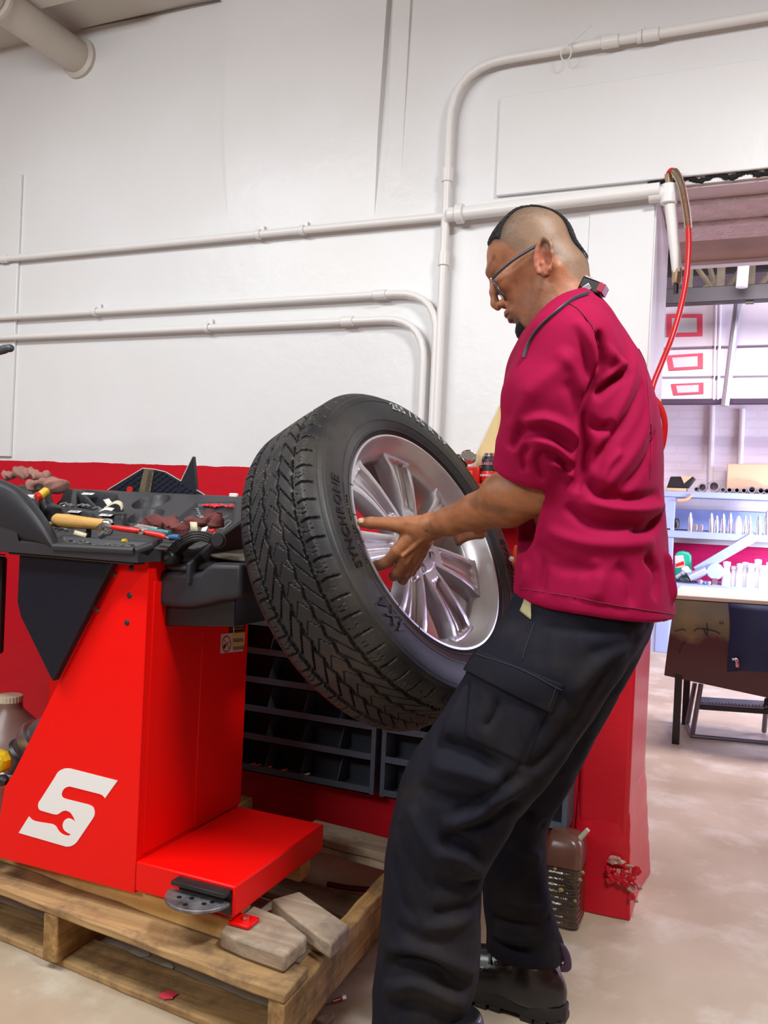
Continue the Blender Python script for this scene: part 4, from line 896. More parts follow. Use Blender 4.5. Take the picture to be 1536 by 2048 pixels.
b = MB(); b.prismn([aZ(x, y, 0) for x, y in ((630, 2048), (665, 2030), (668, 2042), (650, 2060))], (0, 0, .012)); tag(b.build('wood_chip', M_palt, bevel=.002), 'broken chip of wood on the floor at the bottom edge', 'wood chip')
hsr = smooth_path([aZ(655, 1768, .02), aZ(700, 1776, .02), aZ(760, 1780, .02), aZ(800, 1778, .02)], 4)
tag(MB().tube(hsr, .0075, 10).build('air_hose', mat('dark_red_hose', (.10, .004, .01), .4)), 'dark red hose lying under the far end of the pallet', 'hose')

# ================================================================ bin rack on the wall
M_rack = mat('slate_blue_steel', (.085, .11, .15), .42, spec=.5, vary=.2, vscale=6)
M_rackd = mat('slate_blue_shaded', (.03, .038, .05), .6)  # darker copy of the rack steel, shade inside the bins put into the colour
def rack(x0, x1, label, skew=0):
    t = thing('parts_bin_rack', label, 'bin rack', (x0, 2.2, .24)); yf, yb = 2.242, 2.336
    zs = [.221, .316, .402, .489, .576, .663, .750]
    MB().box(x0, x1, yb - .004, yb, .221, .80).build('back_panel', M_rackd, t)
    for x in (x0, x1 - .014): MB().box(x, x + .014, yf, yb - .004, .221, .80).build('side_panel', M_rack, t, bevel=.001)
    MB().box(x0 + .014, x1 - .014, yf, yb - .004, .796, .80).build('top_panel', M_rack, t)
    for z in zs:
        b = MB(); b.box(x0 + .014, x1 - .014, yf, yb - .004, z, z + .003); b.box(x0 + .014, x1 - .014, yf, yf + .003, z, z + .021); b.build('shelf', M_rack, t)
    n = max(3, int((x1 - x0) / .105))
    for z, z2 in zip(zs, zs[1:] + [.796]):
        for i in range(1, n): 
            b = MB(); x = x0 + (x1 - x0) * i / n; b.add([(x, yf + .004, z + .003), (x, yb - .004, z + .003), (x, yb - .004, z2), (x, yf + .05, z2), (x + .002, yf + .004, z + .003), (x + .002, yb - .004, z + .003), (x + .002, yb - .004, z2), (x + .002, yf + .05, z2)], [(0, 1, 2, 3), (4, 7, 6, 5), (0, 3, 7, 4), (3, 2, 6, 7), (0, 4, 5, 1), (1, 5, 6, 2)])
            b.build('divider', M_rack, t, smooth=False, fix=False)
    return t
rack(-1.69, -.958, 'dark blue steel small-parts bin rack on the wall behind the machine and tire')
rack(-.940, -.410, 'dark blue steel small-parts bin rack behind the man, next to the doorway')
for i, (x, y) in enumerate(((497, 1528), (508, 1530), (530, 1533), (560, 1541), (605, 1546), (760, 1575))):
    q = aY(x, y, 2.27); q[2] = .229; MB_ = MB().tube([q, q + [.02, .01, .006]], .004, 6); tag(MB_.build('loose_fastener', M_chrome), 'small loose metal fastener in the bottom row of the left bin rack' if i < 5 else 'single bright fastener at the bottom left of the right bin rack', 'fastener', 'loose fasteners in the bottom bins' if i < 5 else None)

# ---- red shelf with cans, plywood sheet
YC = 2.22; M_orr = mat('orange_red_shelf', (.78, .07, .03), .4)
q0, q1 = aY(935, 962, YC), aY(1090, 962, YC)
sh = thing('wall_shelf', 'orange-red steel shelf with raised ends behind the man\'s arm', 'shelf', (q0[0], YC, q0[2]))
zs_ = aY(985, 968, YC)[2]
MB().box(q0[0] - .12, q1[0], YC - .01, YW, zs_ - .012, zs_).build('shelf_board', M_orr, sh, bevel=.002)
for x in (935, 1040): X0 = aY(x, 940, YC)[0]; MB().box(X0 - .014, X0 + .014, YC, YW, zs_, zs_ + .035).build('end_bracket', M_orr, sh, bevel=.003)
MB().box(aY(985, 1100, 2.1)[0] + .06, q1[0], YC - .01, YW, .955, .965).build('shelf_board', M_orr, sh)
def can(x, y0, y1, w_, label, lab=(.02, .018, .02), open_=False, lx=None):
    a, c = aY(x, y0, YC + .03), aY(x, y1, YC + .03); r = w_ / 2; t = thing('can', label, 'can', (a[0], YC + .03, zs_)); h = c[2] - zs_
    MB().lathe([(0, 0), (r, 0), (r, .003), (r * .97, .005), (r * .97, h - .006), (r, h - .004), (r, h), (r * .8, h + .001), (r * .8, h + .008), (0, h + .008)], (a[0], YC + .03, zs_), (0, 0, 1), 32).build('can_body', M_chrome, t)
    MB().lathe([(r * .975, .007), (r * .985, .008), (r * .985, h - .009), (r * .975, h - .008)], (a[0], YC + .03, zs_), (0, 0, 1), 32).build('label_band', mat('can_label_%d' % x, lab, .4), t); return t, a[0], h, r
t, X0, h, r = can(979, 958, 913, .048, 'black and red rubber cement can with a silver lid on the red shelf')
MB().lathe([(r * .99, .008), (r * 1.0, .009), (r * 1.0, h * .45), (r * .99, h * .46)], (X0, YC + .03, zs_), (0, 0, 1), 32).build('red_band', M_redp, t)
lettering('print', 'RUBBER', .010, (X0 - .004, YC + .03 - r * 1.01, zs_ + h * .72), (1, 0, 0), (0, 0, 1), mat('pink_print', (.7, .2, .3), .5), t, extrude=.0008)
lettering('print', 'CEMENT', .008, (X0 - .004, YC + .03 - r * 1.02, zs_ + h * .3), (1, 0, 0), (0, 0, 1), M_decal, t, extrude=.0008)
b = MB(); b.lathe([(r * 1.0, .01), (r * 1.03, .011), (r * 1.03, h * .7), (r * 1.0, h * .7)], (X0, YC + .03, zs_), (0, 0, 1), 64); 
can(918, 958, 915, .045, 'dull silver and black can half hidden behind the tire edge')
lc = aY(937, 913, YC + .02); t = thing('jar_top', 'round silver screw lid tilted between the two cans', 'lid', tuple(lc))
MB().lathe([(0, .004), (.017, .004), (.019, .002), (.0215, .004), (.0215, -.008), (.019, -.01), (0, -.01)], lc, _n((.25, -.72, .62)), 36).build('lid', M_chrome, t)
b = MB(); b.box(aY(950, 940, YC + .02)[0] - .022, aY(950, 940, YC + .02)[0] + .016, YC + .005, YC + .05, zs_ + .001, zs_ + .045); tag(b.build('small_box', M_redp, bevel=.004), 'small glossy red box between the cans on the red shelf', 'box')
M_ply = wood('plywood', (.72, .55, .27), (.66, .47, .2), (.5, .33, .14), 2, .4)
b = MB(); yp_ = YW - .05; b.prism([aY(1014, 780, yp_), aY(955, 905, yp_), aY(950, 962, yp_), aY(1150, 962, yp_), aY(1150, 930, yp_)], (0, .012, 0)); tag(b.build('plywood_board', M_ply, smooth=False), 'pale triangular plywood offcut leaning on the wall beside the man', 'board')
t = thing('orange_clip', 'orange clip hook hanging low behind the man\'s shirt front', 'hook', tuple(aY(1035, 1110, 2.1)))
MB().tube(smooth_path([aY(1035, 1092, 2.1), aY(1031, 1105, 2.1), aY(1033, 1120, 2.1), aY(1026, 1126, 2.1)], 4), .007, 10).build('hook', mat('orange_plastic', (.8, .12, .03), .4), t)
MB().ball(aY(1023, 1118, 2.095), .007, 10).build('hook_tip', M_papw, t)
# ---- oil jug near the doorway foot
jx = aZ(1128, 1815, 0); JX, JY = -.405, 2.225
t = thing('oil_jug', 'ribbed clear plastic jug of dark oil standing at the foot of the doorway', 'jug', (JX, JY, 0))
M_oil = mat('oily_clear_plastic', (.075, .045, .022), .18, spec=.8, coat=.5, vary=.6, vscale=16, col2=(.03, .018, .01), bump=.5, bscale=25)
M_oilt = mat('oily_film_plastic', (.20, .09, .06), .3, spec=.6, vary=.4, vscale=12, bump=.25, bscale=15, trans=.2)
def rrect(cx, cy, a, c_, r, z, n=6):
    out = []
    for qx, qy, a0 in ((1, 1, 0), (-1, 1, PI / 2), (-1, -1, PI), (1, -1, 1.5 * PI)):
        for i in range(n + 1): an = a0 + PI / 2 * i / n; out.append((cx + qx * (a - r) + r * math.cos(an), cy + qy * (c_ - r) + r * math.sin(an), z))
    return out
def loftz(rows_, name, m, parent, cap=(1, 1), **kw):
    b = MB(); n = len(rows_[0]); b.add([p for r in rows_ for p in r], [(i * n + j, i * n + (j + 1) % n, (i + 1) * n + (j + 1) % n, (i + 1) * n + j) for i in range(len(rows_) - 1) for j in range(n)] + ([tuple(range(n - 1, -1, -1))] if cap[0] else []) + ([tuple((len(rows_) - 1) * n + j for j in range(n))] if cap[1] else [])); return b.build(name, m, parent, **kw)
rw = [rrect(JX, JY, .036, .04, .012, 0), rrect(JX, JY, .044, .05, .016, .006)]
for k in range(56):
    z = .01 + k * .0026; s_ = .0028 * (1 if (k // 3) % 2 else 0) ; rw.append(rrect(JX, JY, .047 - s_, .053 - s_, .016, z))
loftz(rw, 'oil_fill', M_oil, t, angle=60)
rw = [rrect(JX, JY, .047, .053, .016, .155), rrect(JX, JY, .047, .053, .016, .19), rrect(JX, JY, .043, .048, .02, .215), rrect(JX - .004, JY, .034, .036, .018, .228), rrect(JX - .008, JY, .018, .02, .014, .233)]
loftz(rw, 'jug_shoulder', M_oilt, t, angle=60)
MB().tube([(JX + .03, JY - .01, .215), (JX + .055, JY - .015, .25)], [.007, .006], 10).build('straw', mat('clear_tube', (.55, .55, .42), .3), t)
for i, (x, y) in enumerate(((1110, 1738), (1165, 1745), (1122, 1780), (1150, 1802), (1160, 1760))):
    MB().ball(aY(x, y, JY - .056), .004 + .001 * (i % 3), 8, (1.2, .4, 1)).build('glint_bubble', mat('oil_glint', (.35, .26, .08), .3), t)  # small amber beads, the glint on the oil put into their colour
# ================================================================ wheel and tire held by the man
WC = np.array([-.6655, 1.818, .977]); WN = _n((.8745, -.18, .45)); WU = _n(np.cross([0, 0, 1], WN)); WV = np.cross(WN, WU)
def wl(r, a, h): return WC + WN * h + r * (math.cos(a) * WU + math.sin(a) * WV)
def wla(r, a, h):
    r, a, h = np.broadcast_arrays(r, a, h)
    return WC + WN * h[..., None] + (r * np.cos(a))[..., None] * WU + (r * np.sin(a))[..., None] * WV
wheel = thing('car_wheel', 'silver alloy wheel with a worn black all-terrain tire held up by the man', 'wheel', tuple(WC))
M_tire = mat('tire_rubber', (.013, .013, .015), .5, spec=.45, vary=.35, vscale=7, bump=.08, bscale=300, dirt=(.060, .052, .040), dscale=4, dlo=.46, dhi=.75)
M_alloy = mat('silver_alloy', (.60, .605, .635), .36, .7, spec=.5, coat=.2, dirt=(.42, .36, .35), dscale=3, dlo=.5, dhi=.75)
# tread
NT, NS = 1300, 118; R_T = .383
xh = np.linspace(-.108, .108, NS); th = np.linspace(0, 2 * PI, NT, endpoint=False); XH, TH = np.meshgrid(xh, th, indexing='ij')
ax_ = np.abs(XH); S_ = TH * R_T
def groove(d, w_, depth, soft=.0012): return depth * np.clip((w_ / 2 - np.abs(d)) / soft + .5, 0, 1)
def per(v, p): return (v + p / 2) % p - p / 2
PT = 2 * PI * R_T / 58
zig = .0030 * (2 * np.abs(per(S_, PT) / PT * 2) - 1)
dep = np.zeros_like(XH)
dep = np.maximum(dep, groove(ax_ - .0625 - zig * .4, .0085, .008))
dep = np.maximum(dep, groove(ax_ - .0215 - zig, .0062, .0075))
sgn = np.sign(XH)
lat = per(S_ + .004 * np.sin((ax_ - .06) * 70) + sgn * PT * .25, PT)
dep = np.maximum(dep, (ax_ > .064) * groove(lat, .0045, .0065))
stp = np.where(((ax_ - .064) / .012).astype(int) % 2 == 0, .0035, -.0035)
dep = np.maximum(dep, (ax_ > .068) * (ax_ < .094) * groove(per(S_ + PT / 2 + stp * .6 + sgn * PT * .25, PT), .0012, .003, .0008))
dep = np.maximum(dep, (ax_ > .068) * (ax_ < .094) * groove(per(S_ + PT / 2 + stp * .6 + .009 + sgn * PT * .25, PT), .0012, .0022, .0008))
md_ = per(S_ - (ax_ - .02) * 1.55, PT); dep = np.maximum(dep, (ax_ > .021) * (ax_ < .0625) * groove(md_, .0048, .0068))
dep = np.maximum(dep, (ax_ < .0195) * groove(per(S_ - ax_ * 1.3, PT), .0026, .0045))
fade = np.clip((.107 - ax_) / .006, 0, 1)
rad = R_T - .0016 * (XH / .08) ** 2 - np.clip(ax_ - .086, 0, 1) ** 1.5 * 4.8 - dep * (.25 + .75 * fade)
H0 = -.1125
P3 = wla(rad, TH, H0 + XH).reshape(-1, 3)
i_, j_ = np.meshgrid(np.arange(NS - 1), np.arange(NT), indexing='ij'); j2 = (j_ + 1) % NT
Qt = np.stack([i_ * NT + j_, i_ * NT + j2, (i_ + 1) * NT + j2, (i_ + 1) * NT + j_], -1).reshape(-1, 4)
# sidewalls (both) joined to the tread edges
def side(sgn_, off):
    r0 = float(rad[-1 if sgn_ > 0 else 0].mean())
    he = H0 + sgn_ * .108
    prof = [(r0, he), (r0 - .006, he + sgn_ * .0045), (.358, he + sgn_ * .0070), (.3575, he + sgn_ * .0082), (.352, he + sgn_ * .0095), (.345, he + sgn_ * .012), (.3445, he + sgn_ * .0112), (.330, he + sgn_ * .0150), (.310, he + sgn_ * .0155), (.2975, he + sgn_ * .0145), (.297, he + sgn_ * .0155), (.2945, he + sgn_ * .0155), (.294, he + sgn_ * .0142), (.283, he + sgn_ * .0118), (.275, he + sgn_ * .0085), (.2745, he + sgn_ * .0095), (.2715, he + sgn_ * .0090), (.271, he + sgn_ * .0062), (.263, he + sgn_ * .0005), (.2575, he - sgn_ * .008), (.25, he - sgn_ * .02)]
    return prof
K = 260; PS = [P3]; QS = [Qt]; base = len(P3)
aa = np.linspace(0, 2 * PI, K, endpoint=False)
SIDE = {}
for sg in (1, -1):
    pr_ = side(sg, 0); SIDE[sg] = pr_
    pp = np.array([wla(np.full(K, r), aa, np.full(K, h)) for r, h in pr_]).reshape(-1, 3); n = len(pr_)
    a_, c_ = np.meshgrid(np.arange(n - 1), np.arange(K), indexing='ij'); c2 = (c_ + 1) % K
    q = np.stack([a_ * K + c_, a_ * K + c2, (a_ + 1) * K + c2, (a_ + 1) * K + c_], -1).reshape(-1, 4) + base
    PS.append(pp); QS.append(q if sg > 0 else q[:, ::-1]); base += len(pp)
tire = np_obj('tire', np.concatenate(PS), np.concatenate(QS), M_tire, wheel)
tire.data.set_sharp_from_angle(angle=math.radians(55))
# lettering wrapped round the outer sidewall
sp = SIDE[1][::-1]; spr = [p[0] for p in sp]; sph = [p[1] for p in sp]
def sidetext(name, body, size, rc, adeg, m, off=.0012, bold=0., spacing=1., stretchx=1., th_=.0008):
    V, Fc = text_mesh(body, size, th_, bold, spacing, 4); b = MB(); o = []
    for p in V:
        r = rc + p[1]; a = math.radians(adeg) - p[0] * stretchx / rc; o.append(wl(r, a, float(np.interp(r, spr, sph)) + off + p[2]))
    b.add(o, Fc); return b.build(name, m, tire, smooth=False)
M_let = mat('raised_black_lettering', (.004, .004, .005), .35); M_letw = mat('worn_grey_lettering', (.42, .42, .44), .6); M_letd = mat('raised_black_lettering', (0, 0, 0))
sidetext('sidewall_lettering', 'SYNCHRONE', .030, .319, 173, M_let, spacing=1.12, stretchx=1.05, bold=.0008)
sidetext('size_lettering', '255 / 55 R 19', .029, .3375, 67, M_letw, spacing=1.2, stretchx=1.12, bold=.0006)
sidetext('sidewall_lettering', '4X4', .046, .311, 212, M_let, off=.0024, bold=.0004, stretchx=1.0, spacing=1.15)
sidetext('sidewall_lettering', 'SYNCHRONE', .030, .319, -20, M_let, spacing=1.12, stretchx=1.05, bold=.0008)
sidetext('fine_lettering', 'TUBELESS  RADIAL  EXTRA LOAD', .007, .288, 176, M_let, spacing=1.5)
# rim barrel
prof = [(.262, -.012), (.2635, -.004), (.2615, .0005), (.257, .001), (.2535, -.003), (.2505, -.012), (.2475, -.016), (.243, -.025), (.233, -.036), (.2215, -.046), (.2185, -.052), (.219, -.07), (.220, -.085), (.221, -.105), (.222, -.14), (.222, -.19), (.236, -.212), (.25, -.215), (.262, -.222), (.262, -.228), (.245, -.225), (.232, -.215)]
MB().lathe(prof, WC, WN, 200, u=WU, v=WV).build('rim', M_alloy, wheel, angle=50)
b = MB()
for a in (152, 168, 181, 214, 229): a = math.radians(a); b.obox(wl(.262, a, .0012), WU * math.cos(a) + WV * math.sin(a), WN, np.cross(WN, WU * math.cos(a) + WV * math.sin(a)), .006, .0006, .0006)
b.build('rim_marks', M_let, wheel, smooth=False)
# spokes
SA = [183, 131, 79, 27, -24, -76, -127]
def spoke(ac):
    nr, nt = 34, 33; rs = np.linspace(.052, .2445, nr); ts = np.linspace(-1, 1, nt); R_, T_ = np.meshgrid(rs, ts, indexing='ij')
    hw = np.interp(R_, [.052, .075, .10, .14, .19, .225, .2445], [.026, .032, .035, .039, .047, .056, .063])
    h = np.interp(R_, [.052, .08, .12, .16, .20, .220, .236, .2445], [-.0405, -.0385, -.034, -.0315, -.0325, -.0365, -.0345, -.050])
    at = np.abs(T_)
    chan = np.clip((R_ - .088) / .012, 0, 1) * np.clip((.221 - R_) / .006, 0, 1)
    h = h - chan * .0105 * np.clip((.56 - at) / .10, 0, 1) + chan * .0042 * np.exp(-((at - .20) / .07) ** 2)
    h = h + .0012 * np.clip((R_ - .08) / .02, 0, 1) * np.exp(-((at - .72) / .14) ** 2)
    h = h - .026 * np.clip((at - .88) / .12, 0, 1) ** 1.5
    A_ = math.radians(ac) + T_ * hw / R_
    P_ = wla(R_, A_, h).reshape(-1, 3); B_ = wla(R_, A_, np.minimum(h - .004, -.068)).reshape(-1, 3)
    i2, j2_ = np.meshgrid(np.arange(nr - 1), np.arange(nt - 1), indexing='ij')
    q = np.stack([i2 * nt + j2_, (i2 + 1) * nt + j2_, (i2 + 1) * nt + j2_ + 1, i2 * nt + j2_ + 1], -1).reshape(-1, 4); N0 = len(P_)
    fs = [tuple(x) for x in q] + [tuple(x[::-1] + N0) for x in q]
    rim_ = [i * nt for i in range(nr)] + [(nr - 1) * nt + j for j in range(1, nt)] + [i * nt + nt - 1 for i in range(nr - 2, -1, -1)] + [j for j in range(nt - 2, 0, -1)]
    fs += [(rim_[i], rim_[i - 1], rim_[i - 1] + N0, rim_[i] + N0) for i in range(len(rim_))]
    b = MB(); b.add(list(P_) + list(B_), fs); return b.build('spoke', M_alloy, wheel, angle=50)
for a in SA: spoke(a)
# hub with lug holes and centre bore
nr, nt = 60, 220; rs = np.linspace(.0001, .082, nr); ts = np.linspace(0, 2 * PI, nt, endpoint=False); R_, T_ = np.meshgrid(rs, ts, indexing='ij'); Xl, Yl = R_ * np.cos(T_), R_ * np.sin(T_)
h = np.interp(R_, [0, .028, .029, .033, .036, .038, .062, .074, .082], [-.078, -.078, -.054, -.052, -.0405, -.0395, -.0385, -.042, -.062])
for k in range(5):
    a = math.radians(60 + 72 * k - 20); d = np.hypot(Xl - .055 * math.cos(a), Yl - .055 * math.sin(a)); h = h - .022 * np.clip((.0125 - d) / .0015, 0, 1) + .0015 * np.exp(-((d - .015) / .0018) ** 2)
P_ = wla(R_, T_, h).reshape(-1, 3); i2, j2_ = np.meshgrid(np.arange(nr - 1), np.arange(nt), indexing='ij'); j3 = (j2_ + 1) % nt
np_obj('hub', P_, np.stack([i2 * nt + j2_, (i2 + 1) * nt + j2_, (i2 + 1) * nt + j3, i2 * nt + j3], -1).reshape(-1, 4), M_alloy, wheel).data.set_sharp_from_angle(angle=math.radians(50))
MB().lathe([(.0285, -.082), (.0305, -.080), (.0305, -.05), (.0285, -.05)], WC, WN, 40, close=True).build('centre_bore', mat('dark_alloy', (.12, .12, .13), .4, .8), wheel)
# ================================================================ the man
T_SKIN = mat('skin', (.40, .17, .085), .52, spec=.35, attr='tint', vary=.16, vscale=30, bump=.10, bscale=220)
M_shirt = mat('magenta_work_shirt', (.30, .004, .045), .8, spec=.10, bump=.05, bscale=700, vary=.12, vscale=5)
M_trou = mat('black_work_trousers', (.011, .0112, .018), .85, spec=.12, bump=.05, bscale=600, dirt=(.034, .028, .023), dscale=4, dlo=.5, dhi=.8)
M_boot = mat('black_leather', (.009, .009, .010), .30, spec=.6, bump=.12, bscale=90, dirt=(.03, .027, .024), dscale=9, dlo=.62, dhi=.85)
M_sole = mat('boot_sole', (.02, .018, .018), .65, vary=.3)
man = thing('person', 'man in a magenta work shirt and black cargo trousers leaning over the wheel he grips', 'person', (-.45, 1.6, 0))
class Surf:
    """closed implicit surface turned into a mesh that folds can be pressed into"""
    def __init__(s, fn, lo, hi, h, it=2): s.P, s.Q = sdf_mesh(fn, lo, hi, h, it); s.N = vnorm(s.P, s.Q); s.bv()
    def bv(s): s.T = BVHTree.FromPolygons([tuple(p) for p in s.P.tolist()], [tuple(q) for q in s.Q.tolist()])
    def hit(s, x, y):
        d = ray(x, y); d = d / np.linalg.norm(d); h = s.T.ray_cast(Vector(CAM), Vector(d)); 
        if h[0] is None:
            best = None
            for t in np.arange(1.2, 2.2, .02):
                q = s.T.find_nearest(Vector(CAM + d * t))
                if best is None or q[3] < best[3]: best = q
            h = best
        return np.array(h[0]), np.array(h[1])
    def fold(s, pts, w_, amp, sharp=2.):
        w_ *= .85; amp *= 1.4; H = [s.hit(*p) for p in pts]; A = smooth_path([h[0] for h in H], 3); NN = np.mean([h[1] for h in H], 0)
        lo, hi = np.min(A, 0) - 3 * w_, np.max(A, 0) + 3 * w_; m = np.where(((s.P > lo) & (s.P < hi)).all(1))[0]
        if not len(m): return
        Pm = s.P[m]; d = np.full(len(m), 9.); tt = np.zeros(len(m)); n = len(A) - 1
        for i in range(n):
            a, b_ = A[i], A[i + 1]; e = b_ - a; L2 = e @ e + 1e-12; t = np.clip((Pm - a) @ e / L2, 0, 1); q = np.linalg.norm(Pm - a - t[:, None] * e, axis=1)
            k = q < d; d[k] = q[k]; tt[k] = (i + t[k]) / n
        taper = np.clip(np.minimum(tt, 1 - tt) / .22, .0, 1) ** .7
        face = np.clip(s.N[m] @ NN / max(np.linalg.norm(NN), 1e-6) + .2, 0, 1)
        s.P[m] += s.N[m] * (amp * taper * np.exp(-(d / w_) ** sharp) * np.minimum(1, face * 2))[:, None]
    def done(s, it=1):
        for i in range(it): s.P = lap(s.P, s.Q, .35)
        s.N = vnorm(s.P, s.Q); s.bv(); return s
    def patch(s, name, quad, m, parent, off=.003, th_=.002, nu=24, nv=16, bulge=0, **kw):
        q = np.array(quad, float); V = []
        for i in range(nu + 1):
            for j in range(nv + 1):
                a, c = i / nu, j / nv; p = (1 - a) * (1 - c) * q[0] + a * (1 - c) * q[1] + a * c * q[2] + (1 - a) * c * q[3]
                h, n = s.hit(*p); V.append(h + n * (off + bulge * math.sin(PI * a) * math.sin(PI * c)))
        b = MB(); b.add(V, [(i * (nv + 1) + j, (i + 1) * (nv + 1) + j, (i + 1) * (nv + 1) + j + 1, i * (nv + 1) + j + 1) for i in range(nu) for j in range(nv)])
        o = b.build(name, m, parent, angle=60, **kw); sm = o.modifiers.new('s', 'SOLIDIFY'); sm.thickness = th_; sm.offset = 1; return o
    def line(s, name, pts, r, m, parent, off=.001, **kw):
        A = smooth_path([np.array(p, float) for p in pts], 6); V = [(lambda h: h[0] + h[1] * off)(s.hit(*p)) for p in A]; return MB().tube(V, r, 6, **kw).build(name, m, parent)

def loft(X, Y, Z, tab, p=2.2):      # rows: z, cx, cy, a, b
    T = np.array(sorted([tuple(map(float, r)) for r in tab])); z = Z.ravel(); g = lambda k: np.interp(z, T[:, 0], T[:, k]).reshape(Z.shape)
    cx, cy, a, b_ = g(1), g(2), g(3), g(4)
    k0 = ((np.abs(X - cx) / a) ** p + (np.abs(Y - cy) / b_) ** p) ** (1 / p)
    return (k0 - 1) * np.minimum(a, b_)
def dense(tab, k=6):                # smooth interpolation of a loft table
    T = np.array(sorted([tuple(map(float, r)) for r in tab])); P = smooth_path([tuple(r) for r in T], k); return P
# ---------------- trousers
LL = dense([(.045, -.509, 1.44, .078, .072), (.11, -.511, 1.44, .082, .076), (.20, -.501, 1.445, .091, .080), (.248, -.498, 1.45, .091, .080), (.375, -.499, 1.455, .088, .080), (.431, -.488, 1.46, .097, .083), (.528, -.456, 1.465, .116, .088), (.587, -.427, 1.47, .128, .092), (.664, -.384, 1.48, .128, .095), (.721, -.352, 1.49, .128, .098), (.786, -.318, 1.50, .130, .10), (.86, -.285, 1.52, .120, .095), (.93, -.275, 1.55, .100, .08)])
RL = dense([(.10, -.396, 1.78, .088, .074), (.154, -.402, 1.78, .080, .070), (.212, -.415, 1.775, .073, .068), (.302, -.432, 1.77, .070, .068), (.394, -.440, 1.765, .078, .074), (.493, -.414, 1.755, .100, .080), (.557, -.395, 1.745, .108, .086), (.666, -.352, 1.73, .112, .092), (.741, -.322, 1.71, .118, .096), (.83, -.288, 1.68, .115, .095), (.93, -.275, 1.65, .100, .08)])
def trousers(X, Y, Z):
    l = np.maximum(loft(X, Y, Z, LL), .045 - Z); r = np.maximum(loft(X, Y, Z, RL), .125 - Z); l = np.maximum(l, Z - .95); r = np.maximum(r, Z - .95)
    hip = s_ell(X, Y, Z, (-.275, 1.60, .88), (.118, .160, .12)); hip = np.maximum(hip, Z - .97)
    f = smin(smin(l, r, .03), hip, .035); return f
tr = Surf(trousers, (-.68, 1.32, .03), (-.08, 1.88, 1.0), .0045, 2)
F_ = tr.fold
for pts, w_, a in [
    ([(1075, 1200), (1058, 1260), (1046, 1300)], .004, -.003),
    ([(1300, 1245), (1240, 1290), (1170, 1310)], .010, -.004), ([(1240, 1250), (1160, 1262), (1080, 1250)], .012, -.004), ([(1270, 1270), (1190, 1340), (1140, 1400)], .018, .006),
    ([(1230, 1300), (1180, 1400), (1130, 1500)], .014, -.006), ([(1150, 1430), (1110, 1500), (1050, 1540)], .014, -.008),
    ([(935, 1370), (905, 1440), (890, 1480)], .012, .006), ([(1000, 1395), (985, 1430), (965, 1460)], .007, -.008), ([(960, 1390), (950, 1430), (945, 1480)], .005, -.003),
    ([(1095, 1430), (1060, 1490), (1030, 1560)], .006, -.004),
    ([(870, 1480), (940, 1505), (1000, 1540)], .016, -.012), ([(860, 1530), (930, 1545), (1010, 1570)], .016, .009), ([(835, 1570), (900, 1600), (980, 1605)], .014, -.008),
    ([(880, 1650), (930, 1640), (990, 1600), (1060, 1560)], .014, .009), ([(900, 1625), (960, 1605), (1040, 1545)], .010, -.010), ([(1040, 1600), (985, 1650), (900, 1660)], .012, -.011),
    ([(880, 1675), (930, 1690), (975, 1720)], .012, -.012), ([(870, 1700), (930, 1720), (965, 1750)], .014, .008), ([(820, 1610), (850, 1680), (920, 1760)], .016, .007),
    ([(800, 1640), (830, 1720), (880, 1790)], .012, -.006), ([(962, 1760), (920, 1775), (870, 1760)], .012, -.010), ([(960, 1790), (915, 1820), (860, 1830)], .010, -.008), ([(955, 1820), (905, 1850), (840, 1850)], .012, .006),
    ([(790, 1700), (800, 1780), (830, 1840)], .012, -.005), ([(790, 1850), (850, 1880), (950, 1870)], .012, -.005),
    ([(766, 1935), (810, 1925), (870, 1945), (935, 1985)], .016, -.020), ([(775, 1905), (840, 1900), (900, 1925), (950, 1950)], .016, .010), ([(765, 1985), (830, 1965), (890, 1990), (930, 2010)], .018, .010), ([(780, 2010), (850, 2015), (920, 2040)], .012, -.008),
    ([(1090, 1650), (1060, 1630), (1020, 1640)], .012, -.008), ([(1082, 1720), (1050, 1700), (1010, 1700)], .014, .006),
    ([(980, 1835), (1040, 1850), (1100, 1835)], .010, -.009), ([(978, 1860), (1040, 1882), (1110, 1862)], .010, .006), ([(985, 1880), (1045, 1900), (1115, 1880)], .008, -.008), ([(1020, 1800), (1060, 1820), (1098, 1810)], .010, .006)]: F_(pts, w_, a)
# fine rumpling of heavy cotton
def rumple(S, amp, k, seed):
    rn = np.random.RandomState(seed); d = 0
    for i in range(6):
        q = rn.normal(size=3) * k; q2 = rn.normal(size=3) * k * .6; d = d + np.sin(S.P @ q + 1.6 * np.sin(S.P @ q2 + i)) 
    S.P += S.N * (amp * d / 3)[:, None]
rumple(tr, .0016, 42, 3); tr.done(1)
trO = np_obj('trousers', tr.P, tr.Q, M_trou, man)
tr.patch('cargo_flap', [(957, 1302), (1125, 1368), (1103, 1426), (932, 1342)], M_trou, trO, .0035, .003, bulge=.002)
tr.patch('cargo_pocket', [(940, 1352), (1096, 1424), (1052, 1530), (930, 1475)], M_trou, trO, .0012, .002, bulge=.003)
M_seam = mat('trouser_seam', (.014, .014, .020), .8)
tr.line('seam', [(958, 1312), (1040, 1338), (1122, 1378)], .0009, M_seam, trO, .0075); tr.line('seam', [(1112, 1372), (1098, 1412)], .0009, M_seam, trO, .0075)
tr.line('seam', [(1070, 1245), (1050, 1300), (1046, 1318)], .0011, M_seam, trO)
M_lin = mat('olive_pocket_lining', (.30, .27, .13), .8)
tr.patch('pocket_lining', [(1052, 1192), (1063, 1198), (1062, 1240), (1040, 1222)], M_lin, trO, .0015, .001, 8, 8)
tr.patch('pocket_lining', [(1272, 1236), (1288, 1240), (1284, 1243), (1270, 1239)], M_decal, trO, .0015, .001, 6, 4)
